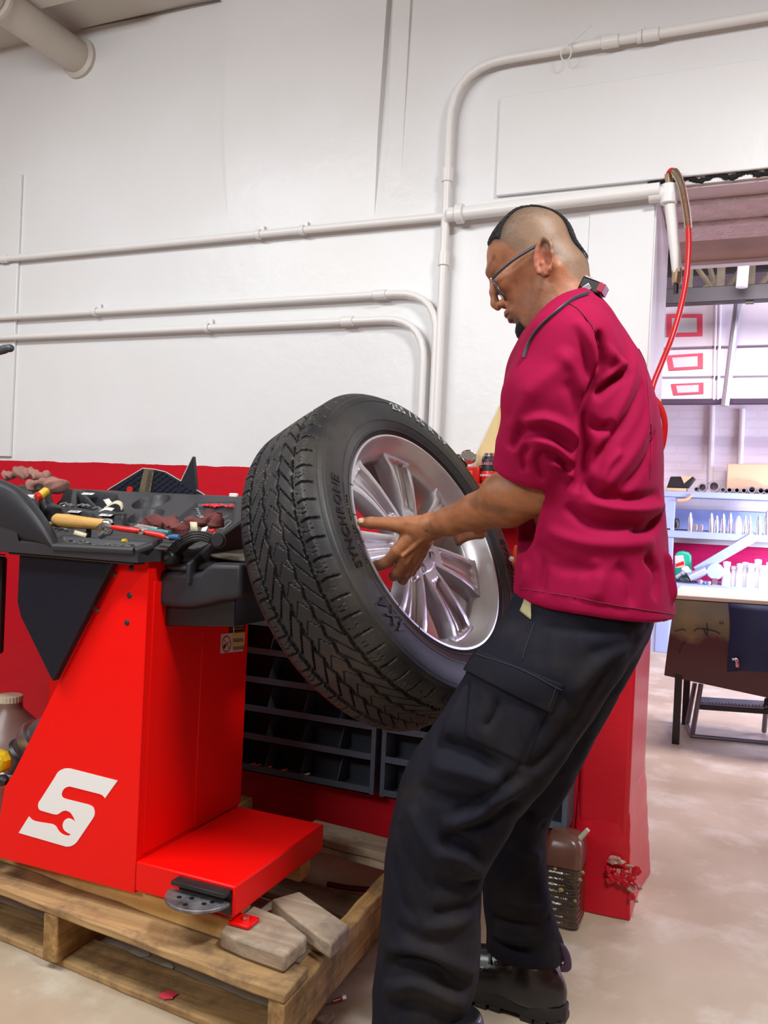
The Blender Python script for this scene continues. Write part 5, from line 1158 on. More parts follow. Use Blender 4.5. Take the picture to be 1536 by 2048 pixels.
# ---------------- shirt
TZ = dense([(.80, -.258, 1.60, .146, .186), (.859, -.261, 1.60, .143, .184), (.927, -.265, 1.60, .138, .180), (1.001, -.270, 1.60, .131, .176), (1.074, -.281, 1.60, .132, .178), (1.165, -.292, 1.60, .138, .184), (1.23, -.300, 1.60, .137, .188), (1.295, -.309, 1.60, .128, .186), (1.351, -.314, 1.60, .107, .165), (1.406, -.327, 1.60, .080, .115), (1.444, -.343, 1.60, .060, .075), (1.48, -.35, 1.60, .055, .062)])
S0 = aY(1142, 694, 1.462); S1 = aY(1095, 800, 1.452); S2 = aY(1082, 890, 1.455); S3 = aY(1074, 934, 1.468)
R0_ = np.array([-.300, 1.745, 1.335]); R1_ = np.array([-.345, 1.775, 1.18]); R2_ = np.array([-.375, 1.80, 1.10])
hem_n = _n((-.13, 0, 1)); hem_c = aY(1350, 1238, 1.6); hem_f = aY(1036, 1182, 1.6); hv = hem_f - hem_c; hem_n = _n(np.cross(hv, (0, 1, 0))); hem_n = hem_n if hem_n[2] > 0 else -hem_n
cuff_n = _n(aY(1066, 968, 1.48) - aY(1088, 880, 1.455))
_cb, _cf = aY(1170, 596, 1.60), aY(1050, 716, 1.60); nk_c = (_cb + _cf) / 2; nk_n = _n(np.cross(_cf - _cb, (0, 1, 0))); nk_n = nk_n if nk_n[2] > 0 else -nk_n
def sleeve(X, Y, Z, grow=0.):
    f = s_chain(X, Y, Z, [S0, S1, S2, S3], [.070 + grow, .074 + grow, .071 + grow, .070 + grow], .02)
    cut = (X - S3[0]) * cuff_n[0] + (Y - S3[1]) * cuff_n[1] + (Z - S3[2]) * cuff_n[2] - .012
    return np.maximum(f, cut)
def shirt(X, Y, Z):
    t = loft(X, Y, Z, TZ, 2.25); hem = -((X - hem_c[0]) * hem_n[0] + (Y - hem_c[1]) * hem_n[1] + (Z - hem_c[2]) * hem_n[2])
    t = np.maximum(t, Z - 1.475)
    sh = s_chain(X, Y, Z, [(-.330, 1.60, 1.395), (-.305, 1.52, 1.372), tuple(S0 + [0, .01, .01])], [.062, .060, .062], .02)
    sh2 = s_chain(X, Y, Z, [(-.330, 1.60, 1.395), (-.312, 1.68, 1.372), tuple(R0_)], [.062, .060, .064], .02)
    f = smin(t, smin(sh, sh2, .03), .035)
    sr = s_chain(X, Y, Z, [R0_, R1_, R2_], [.066, .064, .060], .02)
    f = smin(f, smin(sleeve(X, Y, Z), sr, .01), .022)
    cf = s_chain(X, Y, Z, [S2 + cuff_n * -.008, S3], [.0765, .0765], .01); cut = np.abs((X - S3[0]) * cuff_n[0] + (Y - S3[1]) * cuff_n[1] + (Z - S3[2]) * cuff_n[2] + .012) - .024
    f = smin(f, np.maximum(cf, cut), .004)
    # hollow sleeve mouth
    hole = s_cap(X, Y, Z, S3 - cuff_n * .02, S3 + cuff_n * .1, .060, .063); f = smax(f, -hole, .006)
    f = smax(f, (X - nk_c[0]) * nk_n[0] + (Y - nk_c[1]) * nk_n[1] + (Z - nk_c[2]) * nk_n[2] - .003, .006)
    return smax(f, hem, .006)
st = Surf(shirt, (-.56, 1.33, .80), (-.08, 1.90, 1.50), .0042, 2)
for pts, w_, a in [
    ([(1196, 660), (1207, 700), (1200, 745)], .009, -.016), ([(1206, 735), (1190, 775), (1174, 820), (1172, 880), (1165, 940), (1150, 985)], .010, -.018),
    ([(1252, 738), (1218, 768), (1188, 795)], .009, -.013), ([(1250, 722), (1222, 752), (1195, 772)], .009, .009), ([(1172, 838), (1200, 856), (1228, 850)], .010, -.011), ([(1205, 690), (1235, 730), (1250, 742)], .012, .008),
    ([(1140, 620), (1175, 640), (1192, 668)], .003, -.0025), ([(1150, 640), (1180, 690), (1196, 745)], .012, .006),
    ([(1155, 650), (1170, 700), (1180, 760)], .009, -.006), ([(1110, 700), (1150, 740), (1170, 790)], .012, .004),
    ([(1012, 862), (1045, 800), (1110, 745), (1150, 700)], .018, .006), ([(1030, 870), (1060, 862), (1110, 872), (1150, 905)], .009, -.009), ([(1040, 850), (1090, 838), (1140, 862), (1160, 890)], .010, .009),
    ([(1062, 880), (1110, 895), (1150, 930)], .007, .007), ([(1080, 905), (1115, 915), (1145, 945)], .007, -.009), ([(1100, 925), (1130, 938), (1150, 960)], .006, .007),
    ([(1020, 898), (1032, 870), (1050, 846)], .010, -.010), ([(1015, 845), (1030, 815), (1058, 785)], .012, -.005), ([(1130, 760), (1150, 800), (1158, 850)], .012, -.005),
    ([(1058, 890), (1042, 915), (1050, 945)], .007, -.008), ([(1088, 900), (1078, 925), (1090, 960)], .008, -.006),
    ([(1262, 690), (1262, 760), (1225, 840), (1190, 900)], .012, .006), ([(1285, 760), (1262, 830), (1215, 890), (1185, 940)], .010, -.007), ([(1300, 800), (1280, 880), (1230, 950), (1190, 985)], .013, .006), ([(1312, 860), (1290, 930), (1240, 985)], .010, -.006),
    ([(1285, 660), (1292, 760), (1300, 860), (1300, 960)], .004, -.003), ([(1245, 900), (1215, 930), (1200, 970)], .008, .006),
    ([(1170, 960), (1200, 985), (1260, 1000), (1318, 990)], .012, -.010), ([(1165, 1000), (1220, 1015), (1290, 1018), (1326, 1010)], .013, .009), ([(1130, 1010), (1180, 1045), (1250, 1052), (1315, 1042)], .011, -.010), ([(1322, 1030), (1305, 1058), (1262, 1062)], .010, -.012),
    ([(1090, 1060), (1160, 1085), (1240, 1090), (1310, 1082)], .014, .007), ([(1070, 1090), (1130, 1130), (1210, 1140)], .014, -.007), ([(1290, 1110), (1315, 1145), (1310, 1200)], .011, -.010), ([(1330, 1100), (1338, 1150), (1345, 1210)], .010, .008), ([(1230, 1130), (1260, 1160), (1262, 1215)], .013, -.006),
    ([(1160, 1110), (1152, 1160), (1148, 1205)], .003, -.003), ([(1180, 1120), (1200, 1160), (1190, 1205)], .014, .006), ([(1060, 1090), (1052, 1140), (1040, 1180)], .012, .006), ([(1090, 1110), (1085, 1150), (1080, 1190)], .010, -.005),
    ([(1050, 1180), (1150, 1200), (1250, 1222), (1340, 1235)], .0025, -.002)]: st.fold(pts, w_, a)
rumple(st, .0011, 34, 9); st.done(1)
shO = np_obj('shirt', st.P, st.Q, M_shirt, man)
M_shs = mat('shirt_seam', (.20, .004, .025), .8)
st.line('seam', [(1136, 606), (1160, 622), (1185, 655), (1197, 690)], .0010, M_shs, shO)
st.line('seam', [(1288, 690), (1296, 780), (1302, 880), (1300, 960)], .0008, M_shs, shO)
st.line('seam', [(1040, 1176), (1150, 1194), (1250, 1214), (1346, 1228)], .0008, M_shs, shO)
b = MB(); pk = [aY(x, y, 1.50) for x, y in ((1014, 756), (1028, 752), (1030, 830), (1012, 826))]; b.prismn(pk, (0, .055, 0)); b.build('chest_pocket', M_shirt, shO, bevel=.003)
# sleeve cuff rolled over
cu, cv = frame(cuff_n)
def ring(c, n, r, ry_, tube_r, k=48, flat=1.): 
    u_, v_ = frame(n); return [np.array(c) + r * math.cos(a) * u_ + ry_ * math.sin(a) * v_ for a in np.linspace(0, 2 * PI, k + 1)]
MB().tube(ring(S3 + cuff_n * .010, cuff_n, .069, .069, 0), .0055, 10, caps=False).build('cuff_fold', M_shirt, shO)
# collar: a tilted stand round the neck
cb, cf_ = aY(1170, 592, 1.60), aY(1052, 710, 1.60); cc = (cb + cf_) / 2; cu = (cf_ - cb) / 2; cn = _n(np.cross(cu, (0, 1, 0))); cn = cn if cn[2] > 0 else -cn
b = MB(); n = 60; rows_ = []
for (s_, h_) in ((.93, -.010), (.92, .006), (.95, .010), (1.0, .006), (1.10, -.016), (1.12, -.030), (1.02, -.030)):
    rows_.append([cc + cu * math.cos(a) * s_ + np.array([0, .072, 0]) * math.sin(a) * s_ + cn * h_ for a in np.linspace(0, 2 * PI, n, endpoint=False)])
b.add([p for r in rows_ for p in r], [(i * n + j, i * n + (j + 1) % n, (i + 1) * n + (j + 1) % n, (i + 1) * n + j) for i in range(len(rows_) - 1) for j in range(n)] + [((len(rows_) - 1) * n + j, (len(rows_) - 1) * n + (j + 1) % n, (j + 1) % n, j) for j in range(n)])
b.build('collar', M_shirt, shO, sub=1, angle=80)
# lanyard with its black clip box at the nape
ly = tag(thing('lanyard', None, None, tuple(cb)), None); ly.parent = man; ly.location = Vector(cb) - Vector(man.location)
st_pts = [(1176, 590), (1150, 600), (1128, 616), (1106, 634), (1086, 652), (1070, 672), (1058, 694), (1050, 718)]
V = []
for i, p in enumerate(st_pts): h, nn = st.hit(*p); q = aY(p[0], p[1], 1.515 if i > 0 else 1.56); V.append(h + nn * .004)
V = smooth_path(V, 4)
def attach(o, par): return o
MB().tube(V, .0014, 8, flat=2.2).build('strap', mat('charcoal_strap', (.03, .032, .045), .5), ly)
b = MB(); a, c = aY(1167, 564, 1.55), aY(1197, 576, 1.55); ax2 = _n(c - a); b.obox((a + c) / 2 + [0, .02, .0], ax2, (0, 1, 0), np.cross(ax2, (0, 1, 0)), .021, .018, .011); b.build('clip_box', M_black, ly, bevel=.003)
b = MB(); b.obox((a + c) / 2 + ax2 * .004 + [0, .018, .0125], ax2, (0, 1, 0), np.cross(ax2, (0, 1, 0)), .017, .017, .0015); b.build('box_plate', M_chrome, ly, bevel=.001)
b = MB(); e0, e1 = aY(1150, 592, 1.538), aY(1178, 573, 1.548); ax3 = _n(e1 - e0); n3 = _n(CAM - e0); b.obox((e0 + e1) / 2, ax3, np.cross(ax3, n3), n3, .018, .006, .0012); b.build('buckle', mat('satin_steel', (.45, .46, .48), .4, .8), ly, bevel=.001)
b = MB(); a = aY(1205, 580, 1.56); b.obox(a, ax2, (0, 1, 0), np.cross(ax2, (0, 1, 0)), .006, .02, .008); b.build('clip_end', mat('dark_red_clip', (.3, .01, .03), .4), ly, bevel=.001)
# ---------------- head and neck
psi, pit = math.radians(4), math.radians(28); hh = np.array([-math.cos(psi), math.sin(psi), 0]); zz = np.array([0, 0, 1.])
HF = math.cos(pit) * hh - math.sin(pit) * zz; HU = math.cos(pit) * zz + math.sin(pit) * hh; HL = np.cross(HU, HF); HO = aY(1085, 530, 1.60)
def hw_(p): p = np.atleast_2d(p); return HO + p[:, :1] * HF + p[:, 1:2] * HU + p[:, 2:3] * HL
def tohead(p): d = np.array(p) - HO; return np.array([d @ HF, d @ HU, d @ HL])
HT = np.array([tuple(r) for r in smooth_path([(-.112, .088, .055, .014), (-.104, .093, .035, .027), (-.088, .092, .014, .039), (-.062, .094, -.028, .051), (-.040, .094, -.046, .058), (-.020, .093, -.057, .064), (0, .092, -.066, .068), (.020, .088, -.072, .070), (.045, .092, -.073, .072), (.065, .088, -.067, .071), (.083, .075, -.055, .064), (.098, .054, -.038, .050), (.108, .025, -.012, .032), (.1125, .004, .0, .012)], 5)])
def headf(A, U, L):
    u = U.ravel(); g = lambda k: np.interp(u, HT[:, 0], HT[:, k]).reshape(U.shape)
    fr, bk_, wd = g(1), g(2), g(3); c = (fr + bk_) / 2 - .010; af = np.maximum(fr - c, .004); ab = np.maximum(c - bk_, .004)
    aa_ = np.where(A > c, af, ab); tp_ = np.clip((A - c) / af, 0, 1); w2 = wd * (1 - .12 * tp_)
    p = 2.15; k0 = ((np.abs(A - c) / aa_) ** p + (np.abs(L) / w2) ** p) ** (1 / p)
    f = (k0 - 1) * np.minimum(np.minimum(aa_, w2), .06)
    f = np.maximum(f, np.maximum(U - .1135, -.114 - U))
    aL = np.abs(L)
    B = lambda c_, r, k, s_=None: smin(f, s_ball(A, U, aL, c_, r), k)
    f = smin(f, s_cap(A, U, aL, (.092, .040, .006), (.074, .036, .032), .0095, .006), .014)     # brow
    f = smax(f, -s_ell(A, U, aL, (.101, .010, .031), (.019, .014, .017)), .010)                  # socket
    f = smin(f, s_ell(A, U, aL, (.075, .009, .031), (.0135, .0125, .0135)), .003)               # lidded eye
    f = smin(f, s_ell(A, U, aL, (.060, -.008, .046), (.022, .016, .014)), .016)                   # cheekbone
    f = smin(f, s_chain(A, U, L, [(.095, .030, 0), (.105, .006, 0), (.1115, -.016, 0), (.1095, -.025, 0)], [.0062, .0070, .0078, .0072], .006), .008)   # nose
    f = smin(f, s_ball(A, U, aL, (.098, -.026, .0100), .0072), .006)
    f = smax(f, -s_cap(A, U, aL, (.104, -.038, .007), (.102, -.030, .006), .0032, .003), .002)    # nostril
    f = smax(f, -s_cap(A, U, aL, (.098, -.020, .021), (.083, -.048, .034), .003, .003), .010)     # nasolabial fold
    f = smin(f, s_chain(A, U, aL, [(.1000, -.049, 0), (.096, -.050, .012), (.085, -.054, .023)], [.0062, .0052, .0025], .004), .006)
    f = smin(f, s_chain(A, U, aL, [(.0975, -.0625, 0), (.094, -.062, .011), (.085, -.057, .021)], [.0064, .0052, .0025], .004), .006)
    f = smax(f, -s_chain(A, U, aL, [(.1065, -.0562, 0), (.101, -.0562, .012), (.090, -.056, .022)], [.0016, .0016, .001], .001), .002)
    f = smin(f, s_ell(A, U, L, (.078, -.096, 0), (.018, .018, .022)), .012)                       # chin
    f = smax(f, -s_cap(A, U, aL, (.100, -.076, 0), (.098, -.076, .012), .004, .003), .010)
    f = smin(f, s_cap(A, U, aL, (.012, -.058, .048), (.060, -.094, .026), .010, .011), .016)      # jaw line
    f = smax(f, -s_ell(A, U, aL, (.052, -.045, .062), (.020, .022, .010)), .016)                    # hollow cheek
    # neck
    nb = tohead(aY(1150, 640, 1.60) + [.0, 0, -.06]); f = smin(f, s_chain(A, U, L, [(-.022, -.030, 0), tuple((np.array([-.02, -.03, 0]) + nb) / 2 + [.004, 0, 0]), tuple(nb)], [.054, .055, .064], .02), .020)
    f = smin(f, s_cap(A, U, aL, (-.028, -.04, .052), (.030, -.13, .028), .010, .009), .014)       # neck muscle
    # ear
    A0_, U0_ = A, U; A = A + .014; U = U + .026
    e = s_ell(A + .006 + (U - .004) * .42, U - .004, aL - .074, (0, 0, 0), (.0165, .031, .0075)); f = smin(f, e, .004)
    ec = np.array([-.0135, .004]); rim_ = []
    for t in np.linspace(-.45 * PI, 1.22 * PI, 13):
        x_, y_ = .0165 * math.cos(t + PI) , .0305 * math.sin(t); x_ = -abs(x_) if False else x_
        rim_.append((ec[0] + .008 + x_ - .40 * y_, ec[1] + y_, .0835 - .003 * (x_ > 0)))
    f = smin(f, s_chain(A, U, aL, rim_, [.0044] + [.0048] * 11 + [.0040], .002), .003)
    f = smin(f, s_ell(A, U, aL, (.003, -.021, .079), (.0085, .010, .0055)), .004)                  # lobe
    f = smax(f, -s_ell(A, U, aL, (-.008, .000, .088), (.0105, .0165, .0105)), .003)                 # concha
    f = smax(f, -s_ell(A, U, aL, (-.018, .017, .0885), (.0062, .0105, .0070)), .002)
    f = smin(f, s_ball(A, U, aL, (.003, -.003, .0785), .0045), .003)                               # tragus
    return f
Ph, Qh = sdf_mesh(headf, (-.135, -.20, -.10), (.135, .125, .10), .0019, 1)
rn = np.random.RandomState(4)
A_, U_, L_h = Ph[:, 0], Ph[:, 1], np.abs(Ph[:, 2])
def nz(Pp, k, seed, n=10):
    r = np.random.RandomState(seed); d = 0
    for i in range(n): d = d + np.sin(Pp @ (r.normal(size=3) * k) + 2 * np.sin(Pp @ (r.normal(size=3) * k * .7)) + r.rand() * 6)
    return d / math.sqrt(n)
skin = np.array([.37, .148, .072]); skin_d = np.array([.20, .062, .035]); buzz = np.array([.20, .135, .085]); blk = np.array([.018, .014, .013])
n1 = nz(Ph, 120, 1); n2 = nz(Ph, 420, 2)
# hairline: forehead - temple - over the ear - nape
hl = np.interp(A_, [-.09, -.055, -.045, -.038, -.024, 0, .013, .027, .037, .052, .080], [-.11, -.095, -.06, -.03, .004, .003, .016, .030, .056, .072, .083])
b_w = 1 / (1 + np.exp(-(U_ - hl + .002 * n1) / .004))
top_w = 1 / (1 + np.exp(-((np.interp(A_, [-.06, -.02, .03, .07], [.020, .044, .062, .070]) - L_h) / .004 + np.minimum((U_ - .060 + np.clip(-A_ - .01, 0, 1) * 1.1) / .006, 0)))); top_w *= b_w
beard_w = np.exp(-((U_ + .100) / .022) ** 2) * (A_ > .055) * np.clip((.036 - L_h) / .008, 0, 1) + .35 * np.exp(-((U_ + .044) / .005) ** 2) * (A_ > .07) * np.clip((.030 - L_h) / .006, 0, 1)
stub = .28 * np.clip((-.035 - U_) / .02, 0, 1) * (A_ > -.01)
lips_ = np.clip(1.2 - np.hypot((U_ + .0562) / .009, L_h / .024), 0, 1) * (A_ > .085)
brow_ = np.exp(-((U_ - .040 + (A_ - .09) * .2) / .005) ** 2) * (A_ > .062) * (L_h > .008) * .5
ruddy_shade = np.exp(-((A_ + .024) ** 2 + (U_ + .022) ** 2) / .0012) * (L_h > .07)  # reddish ear skin, with the shade of its hollow painted in
col = np.tile(skin, (len(Ph), 1)); mixc = lambda c, k: col + (c - col) * np.clip(k, 0, 1)[:, None]
col *= (1 + .10 * n1 + .05 * n2)[:, None].clip(.6, 1.3)
col = mixc(np.array([.50, .22, .12]), .5 * np.exp(-((U_ - .06) / .03) ** 2) * (A_ > .03)); col = mixc(np.array([.36, .09, .05]), .75 * ruddy_shade)
col = mixc(buzz * 1.0, b_w * (.80 + .14 * n2)); col = mixc(np.array([.10, .075, .055]), b_w * np.clip((U_ - .045) / .06, 0, .7) * (1 + .3 * n2)); col = mixc(np.array([.09, .07, .06]), stub * (1 + .5 * n2)); col = mixc(np.array([.17, .05, .04]), lips_)
col = mixc(np.array([.05, .035, .03]), .75 * np.exp(-((U_ + .080) / .014) ** 2) * (A_ > .06) * np.clip((.034 - L_h) / .01, 0, 1)); col = mixc(blk * 1.6, beard_w * (.85 + .3 * n2)); col = mixc(blk, brow_); col = mixc(blk, top_w)
Pw = hw_(Ph); head_parts = [(Pw, Qh, col)]
# ---------------- arms and hands
def wp(x, y, Y): return aY(x, y, Y)
E_ = [wp(1078, 900, 1.475), wp(1082, 968, 1.485), wp(1015, 1002, 1.495), wp(952, 1024, 1.525), wp(900, 1042, 1.550), wp(855, 1055, 1.570)]
Er = [.045, .048, .046, .0335, .0265, .0235]
def chainK(X, Y, Z, pts, rs, k): return s_chain(X, Y, Z, pts, rs, k)
def larm(X, Y, Z):
    f = chainK(X, Y, Z, E_, Er, .012)
    f = smin(f, s_cap(X, Y, Z, wp(1090, 985, 1.47), wp(1000, 985, 1.48), .040, .032), .02)
    # tendons and veins on the forearm
    for a, r in (([(1050, 985, 1.452), (990, 1002, 1.463), (930, 1022, 1.512), (880, 1040, 1.54)], .0045), ([(1060, 1012, 1.452), (1000, 1030, 1.468), (940, 1045, 1.515)], .004), ([(1040, 965, 1.455), (985, 985, 1.472), (940, 1008, 1.515)], .0035)):
        f = smin(f, s_chain(X, Y, Z, [wp(*q) for q in a], [r] * len(a), .003), .008)
    return f
def lhand(X, Y, Z):
    w0 = wp(862, 1053, 1.568); f = s_chain(X, Y, Z, [wp(900, 1043, 1.550), w0], [.0262, .0235], .01)
    f = smin(f, s_cap(X, Y, Z, w0, wp(820, 1058, 1.578), .0235, .0190), .012)
    f = smin(f, s_cap(X, Y, Z, w0, wp(822, 1092, 1.585), .0225, .0185), .012)
    f = smin(f, s_cap(X, Y, Z, wp(832, 1060, 1.575), wp(812, 1085, 1.58), .021, .0165), .012)
    fin = [([(835, 1052, 1.572), (800, 1050, 1.560), (770, 1047, 1.553), (742, 1046, 1.549), (724, 1045, 1.550)], [.0195, .0160, .0125, .0120, .0098]),
           ([(818, 1078, 1.568), (796, 1102, 1.566), (775, 1124, 1.578), (757, 1131, 1.598), (752, 1128, 1.622)], [.0165, .0135, .0118, .0105, .0090]),
           ([(828, 1092, 1.575), (812, 1118, 1.577), (797, 1142, 1.592), (788, 1152, 1.622), (786, 1150, 1.645)], [.0155, .0128, .0112, .0100, .0085]),
           ([(838, 1093, 1.582), (828, 1118, 1.588), (815, 1146, 1.608), (806, 1160, 1.636), (802, 1160, 1.658)], [.0150, .0118, .0105, .0095, .0080]),
           ([(850, 1085, 1.588), (842, 1108, 1.596), (832, 1130, 1.614), (824, 1144, 1.636), (818, 1148, 1.652)], [.0145, .0105, .0092, .0084, .0072])]
    for i, (p, r) in enumerate(fin): f = smin(f, s_chain(X, Y, Z, [wp(*q) for q in p], r, .004), .010 if i == 0 else .0045)
    # creases, tendons, knuckle skin
    f = smin(f, s_chain(X, Y, Z, [wp(868, 1046, 1.545), wp(838, 1048, 1.556), wp(812, 1044, 1.552)], [.0035, .0042, .0035], .002), .006)
    f = smin(f, s_chain(X, Y, Z, [wp(850, 1076, 1.556), wp(828, 1094, 1.562), wp(806, 1112, 1.558)], [.0032, .0042, .0035], .002), .005)
    f = smax(f, -s_chain(X, Y, Z, [wp(848, 1088, 1.556), wp(826, 1110, 1.560), wp(810, 1126, 1.564)], [.0022, .0028, .002], .002), .006)
    f = smax(f, -s_chain(X, Y, Z, [wp(854, 1064, 1.542), wp(862, 1078, 1.545)], [.0018, .0014], .002), .004)
    for x in (760, 764, 768): f = smax(f, -s_cap(X, Y, Z, wp(x, 1036, 1.540), wp(x + 1, 1052, 1.537), .0007, .0007), .0012)
    return f
def rhand(X, Y, Z):
    w0 = wp(990, 1030, 1.87); f = s_chain(X, Y, Z, [np.array([-.365, 1.80, 1.10]), wp(1055, 990, 1.83), w0], [.040, .034, .024], .012)
    f = smin(f, s_cap(X, Y, Z, w0, wp(955, 1040, 1.885), .023, .019), .012); f = smin(f, s_cap(X, Y, Z, w0, wp(957, 1055, 1.88), .021, .017), .012)
    for i in range(4):
        y = 1034 + i * 10; f = smin(f, s_chain(X, Y, Z, [wp(962, y + 4, 1.885), wp(938 + i * 2, y + 6, 1.888), wp(918 + i * 2, y + 14, 1.900), wp(908 + i * 3, y + 22, 1.925)], [.0120, .0104, .0094, .0082], .004), .005)
    f = smin(f, s_chain(X, Y, Z, [wp(985, 1030, 1.87), wp(965, 1022, 1.862), wp(945, 1020, 1.862), wp(930, 1020, 1.868)], [.016, .0135, .0115, .0095], .004), .008)
    return f
def bb(pts, r): pts = np.array(pts); return pts.min(0) - r, pts.max(0) + r
lo, hi = bb(E_, .06); Pa, Qa = sdf_mesh(larm, lo, hi, .0028, 1)
lo, hi = bb([wp(900, 1043, 1.55), wp(715, 1040, 1.54), wp(820, 1175, 1.68), wp(850, 1020, 1.55)], .02); Pb_, Qb = sdf_mesh(lhand, lo, hi, .0015, 1)
lo, hi = bb([(-.36, 1.80, 1.1), wp(905, 1040, 1.86), wp(930, 1115, 1.95)], .055); Pc, Qc = sdf_mesh(rhand, lo, hi, .003, 1)
k_end = Pa @ _n(E_[5] - E_[3])
def armcol(Pp, seed):
    c = np.tile(np.array([.34, .13, .055]), (len(Pp), 1)); a, b2 = nz(Pp, 90, seed), nz(Pp, 330, seed + 1)
    g = np.clip(nz(Pp, 45, seed + 2) - .3, 0, 1); c = c * (1 + .10 * a + .05 * b2)[:, None]; return c + (np.array([.12, .055, .03]) - c) * (.55 * g)[:, None]
# torso under the clothes joins head and arms into one body mesh
def inner(X, Y, Z):
    f = s_ell(X, Y, Z, (-.30, 1.60, 1.18), (.10, .14, .23)); f = smin(f, s_cap(X, Y, Z, (-.34, 1.60, 1.36), aY(1130, 620, 1.6), .065, .058), .03)
    f = smin(f, s_chain(X, Y, Z, [(-.31, 1.60, 1.34), tuple(S0), tuple(S2), tuple(E_[1])], [.06, .052, .046, .044], .02), .03)
    f = smin(f, s_chain(X, Y, Z, [(-.31, 1.60, 1.34), tuple(R0_), tuple(R2_)], [.06, .05, .043], .02), .03); return f
Pi, Qi = sdf_mesh(inner, (-.50, 1.38, .93), (-.17, 1.90, 1.52), .007, 1)
parts_ = head_parts + [(Pa, Qa, armcol(Pa, 5)), (Pb_, Qb, armcol(Pb_, 5)), (Pc, Qc, armcol(Pc, 8)), (Pi, Qi, armcol(Pi, 9))]
off_ = 0; PP, QQ, CC = [], [], []
for p, q, c in parts_: PP.append(p); QQ.append(q + off_); CC.append(c); off_ += len(p)
body = np_obj('body', np.concatenate(PP), np.concatenate(QQ), T_SKIN, man, colors=np.concatenate(CC).clip(0, 1))
# thumb nail
tn = wp(722, 1041, 1.5405); b = MB(); b.ball((0, 0, 0), 1, 14); u1 = _n(wp(740, 1043, 1.54) - tn); n1_ = _n(np.array([.12, -1, .35])); v1 = _n(np.cross(n1_, u1)); n1_ = np.cross(u1, v1)
b.v = [tuple(tn + u1 * p[0] * .0075 + v1 * p[1] * .0058 + n1_ * p[2] * .0016) for p in b.v]; b.build('thumb_nail', mat('nail', (.52, .27, .19), .3), man)
# hair and beard shells
Nh = vnorm(Ph, Qh)
def shell(name, wgt, off, m, thr=.5, jit=.0006):
    keep = wgt[Qh].min(1) > thr; q = Qh[keep]; ids = np.unique(q); mp_ = -np.ones(len(Ph), int); mp_[ids] = np.arange(len(ids))
    w2 = np.clip((wgt[ids] - thr) / .3, 0, 1); P2 = Ph[ids] + Nh[ids] * (off * w2 + jit * nz(Ph[ids], 700, 3) * w2)[:, None] + Nh[ids] * .0003
    o = np_obj(name, hw_(P2), mp_[q], m, man); return o
M_hair = mat('black_cropped_hair', (.016, .013, .014), .55, spec=.4, bump=.8, bscale=500, vary=.5, vscale=260)
shell('hair', top_w, .0035, M_hair); shell('beard', beard_w.clip(0, 1), .0018, M_hair, .5)
# glasses
gl = thing('glasses', None, None, tuple(hw_((.09, .02, .05))[0])); gl.parent = man; gl.location = Vector(gl.location) - Vector(man.location)
hp3 = lambda a, u_, l: hw_((a - .004 - .011 * min(1, max(0, (a - .089) / .008)), u_ - .022, l))[0]
M_fr = mat('dark_glasses_frame', (.03, .035, .05), .3, spec=.6); M_lens = mat('tinted_lens', (.45, .55, .75), .05, trans=.85, alpha=.45)
for s_ in (1, -1):
    V = [hp3(-.022, .024, s_ * .0760), hp3(-.010, .027, s_ * .0790), hp3(.03, .029, s_ * .0775), hp3(.065, .028, s_ * .070), hp3(.088, .026, s_ * .062)]
    MB().tube(smooth_path(V, 5), .0022, 10, flat=1.4).build('temple_arm', M_fr, gl)
    MB().ball(hp3(.0885, .026, s_ * .0605), .0042, 10).build('hinge', M_chrome, gl)
    lo_ = []
    for t in np.linspace(0, 2 * PI, 33)[:-1]:
        x_, y_ = math.cos(t), math.sin(t); e = 2.8; r_s = (abs(x_) ** e + abs(y_) ** e) ** (-1 / e); lx, ly_ = .0245 * x_ * r_s, .0185 * y_ * r_s
        lo_.append(hp3(.1085 - .012 * ((lx + .0) / .0245 * 1 + 1) * .55 + .0 - (ly_ * -.18), .011 + ly_ + .0, s_ * (.034 + lx)))
    MB().tube(lo_ + [lo_[0]], .0014, 8, caps=False).build('lens_rim', M_fr if s_ > 0 else M_fr, gl)
    b = MB(); b.prismn([p for p in lo_], HF * .0012); b.build('lens', M_lens, gl)
MB().tube(smooth_path([hp3(.109, .016, .010), hp3(.113, .019, 0), hp3(.109, .016, -.010)], 4), .0016, 8).build('bridge', M_fr, gl)
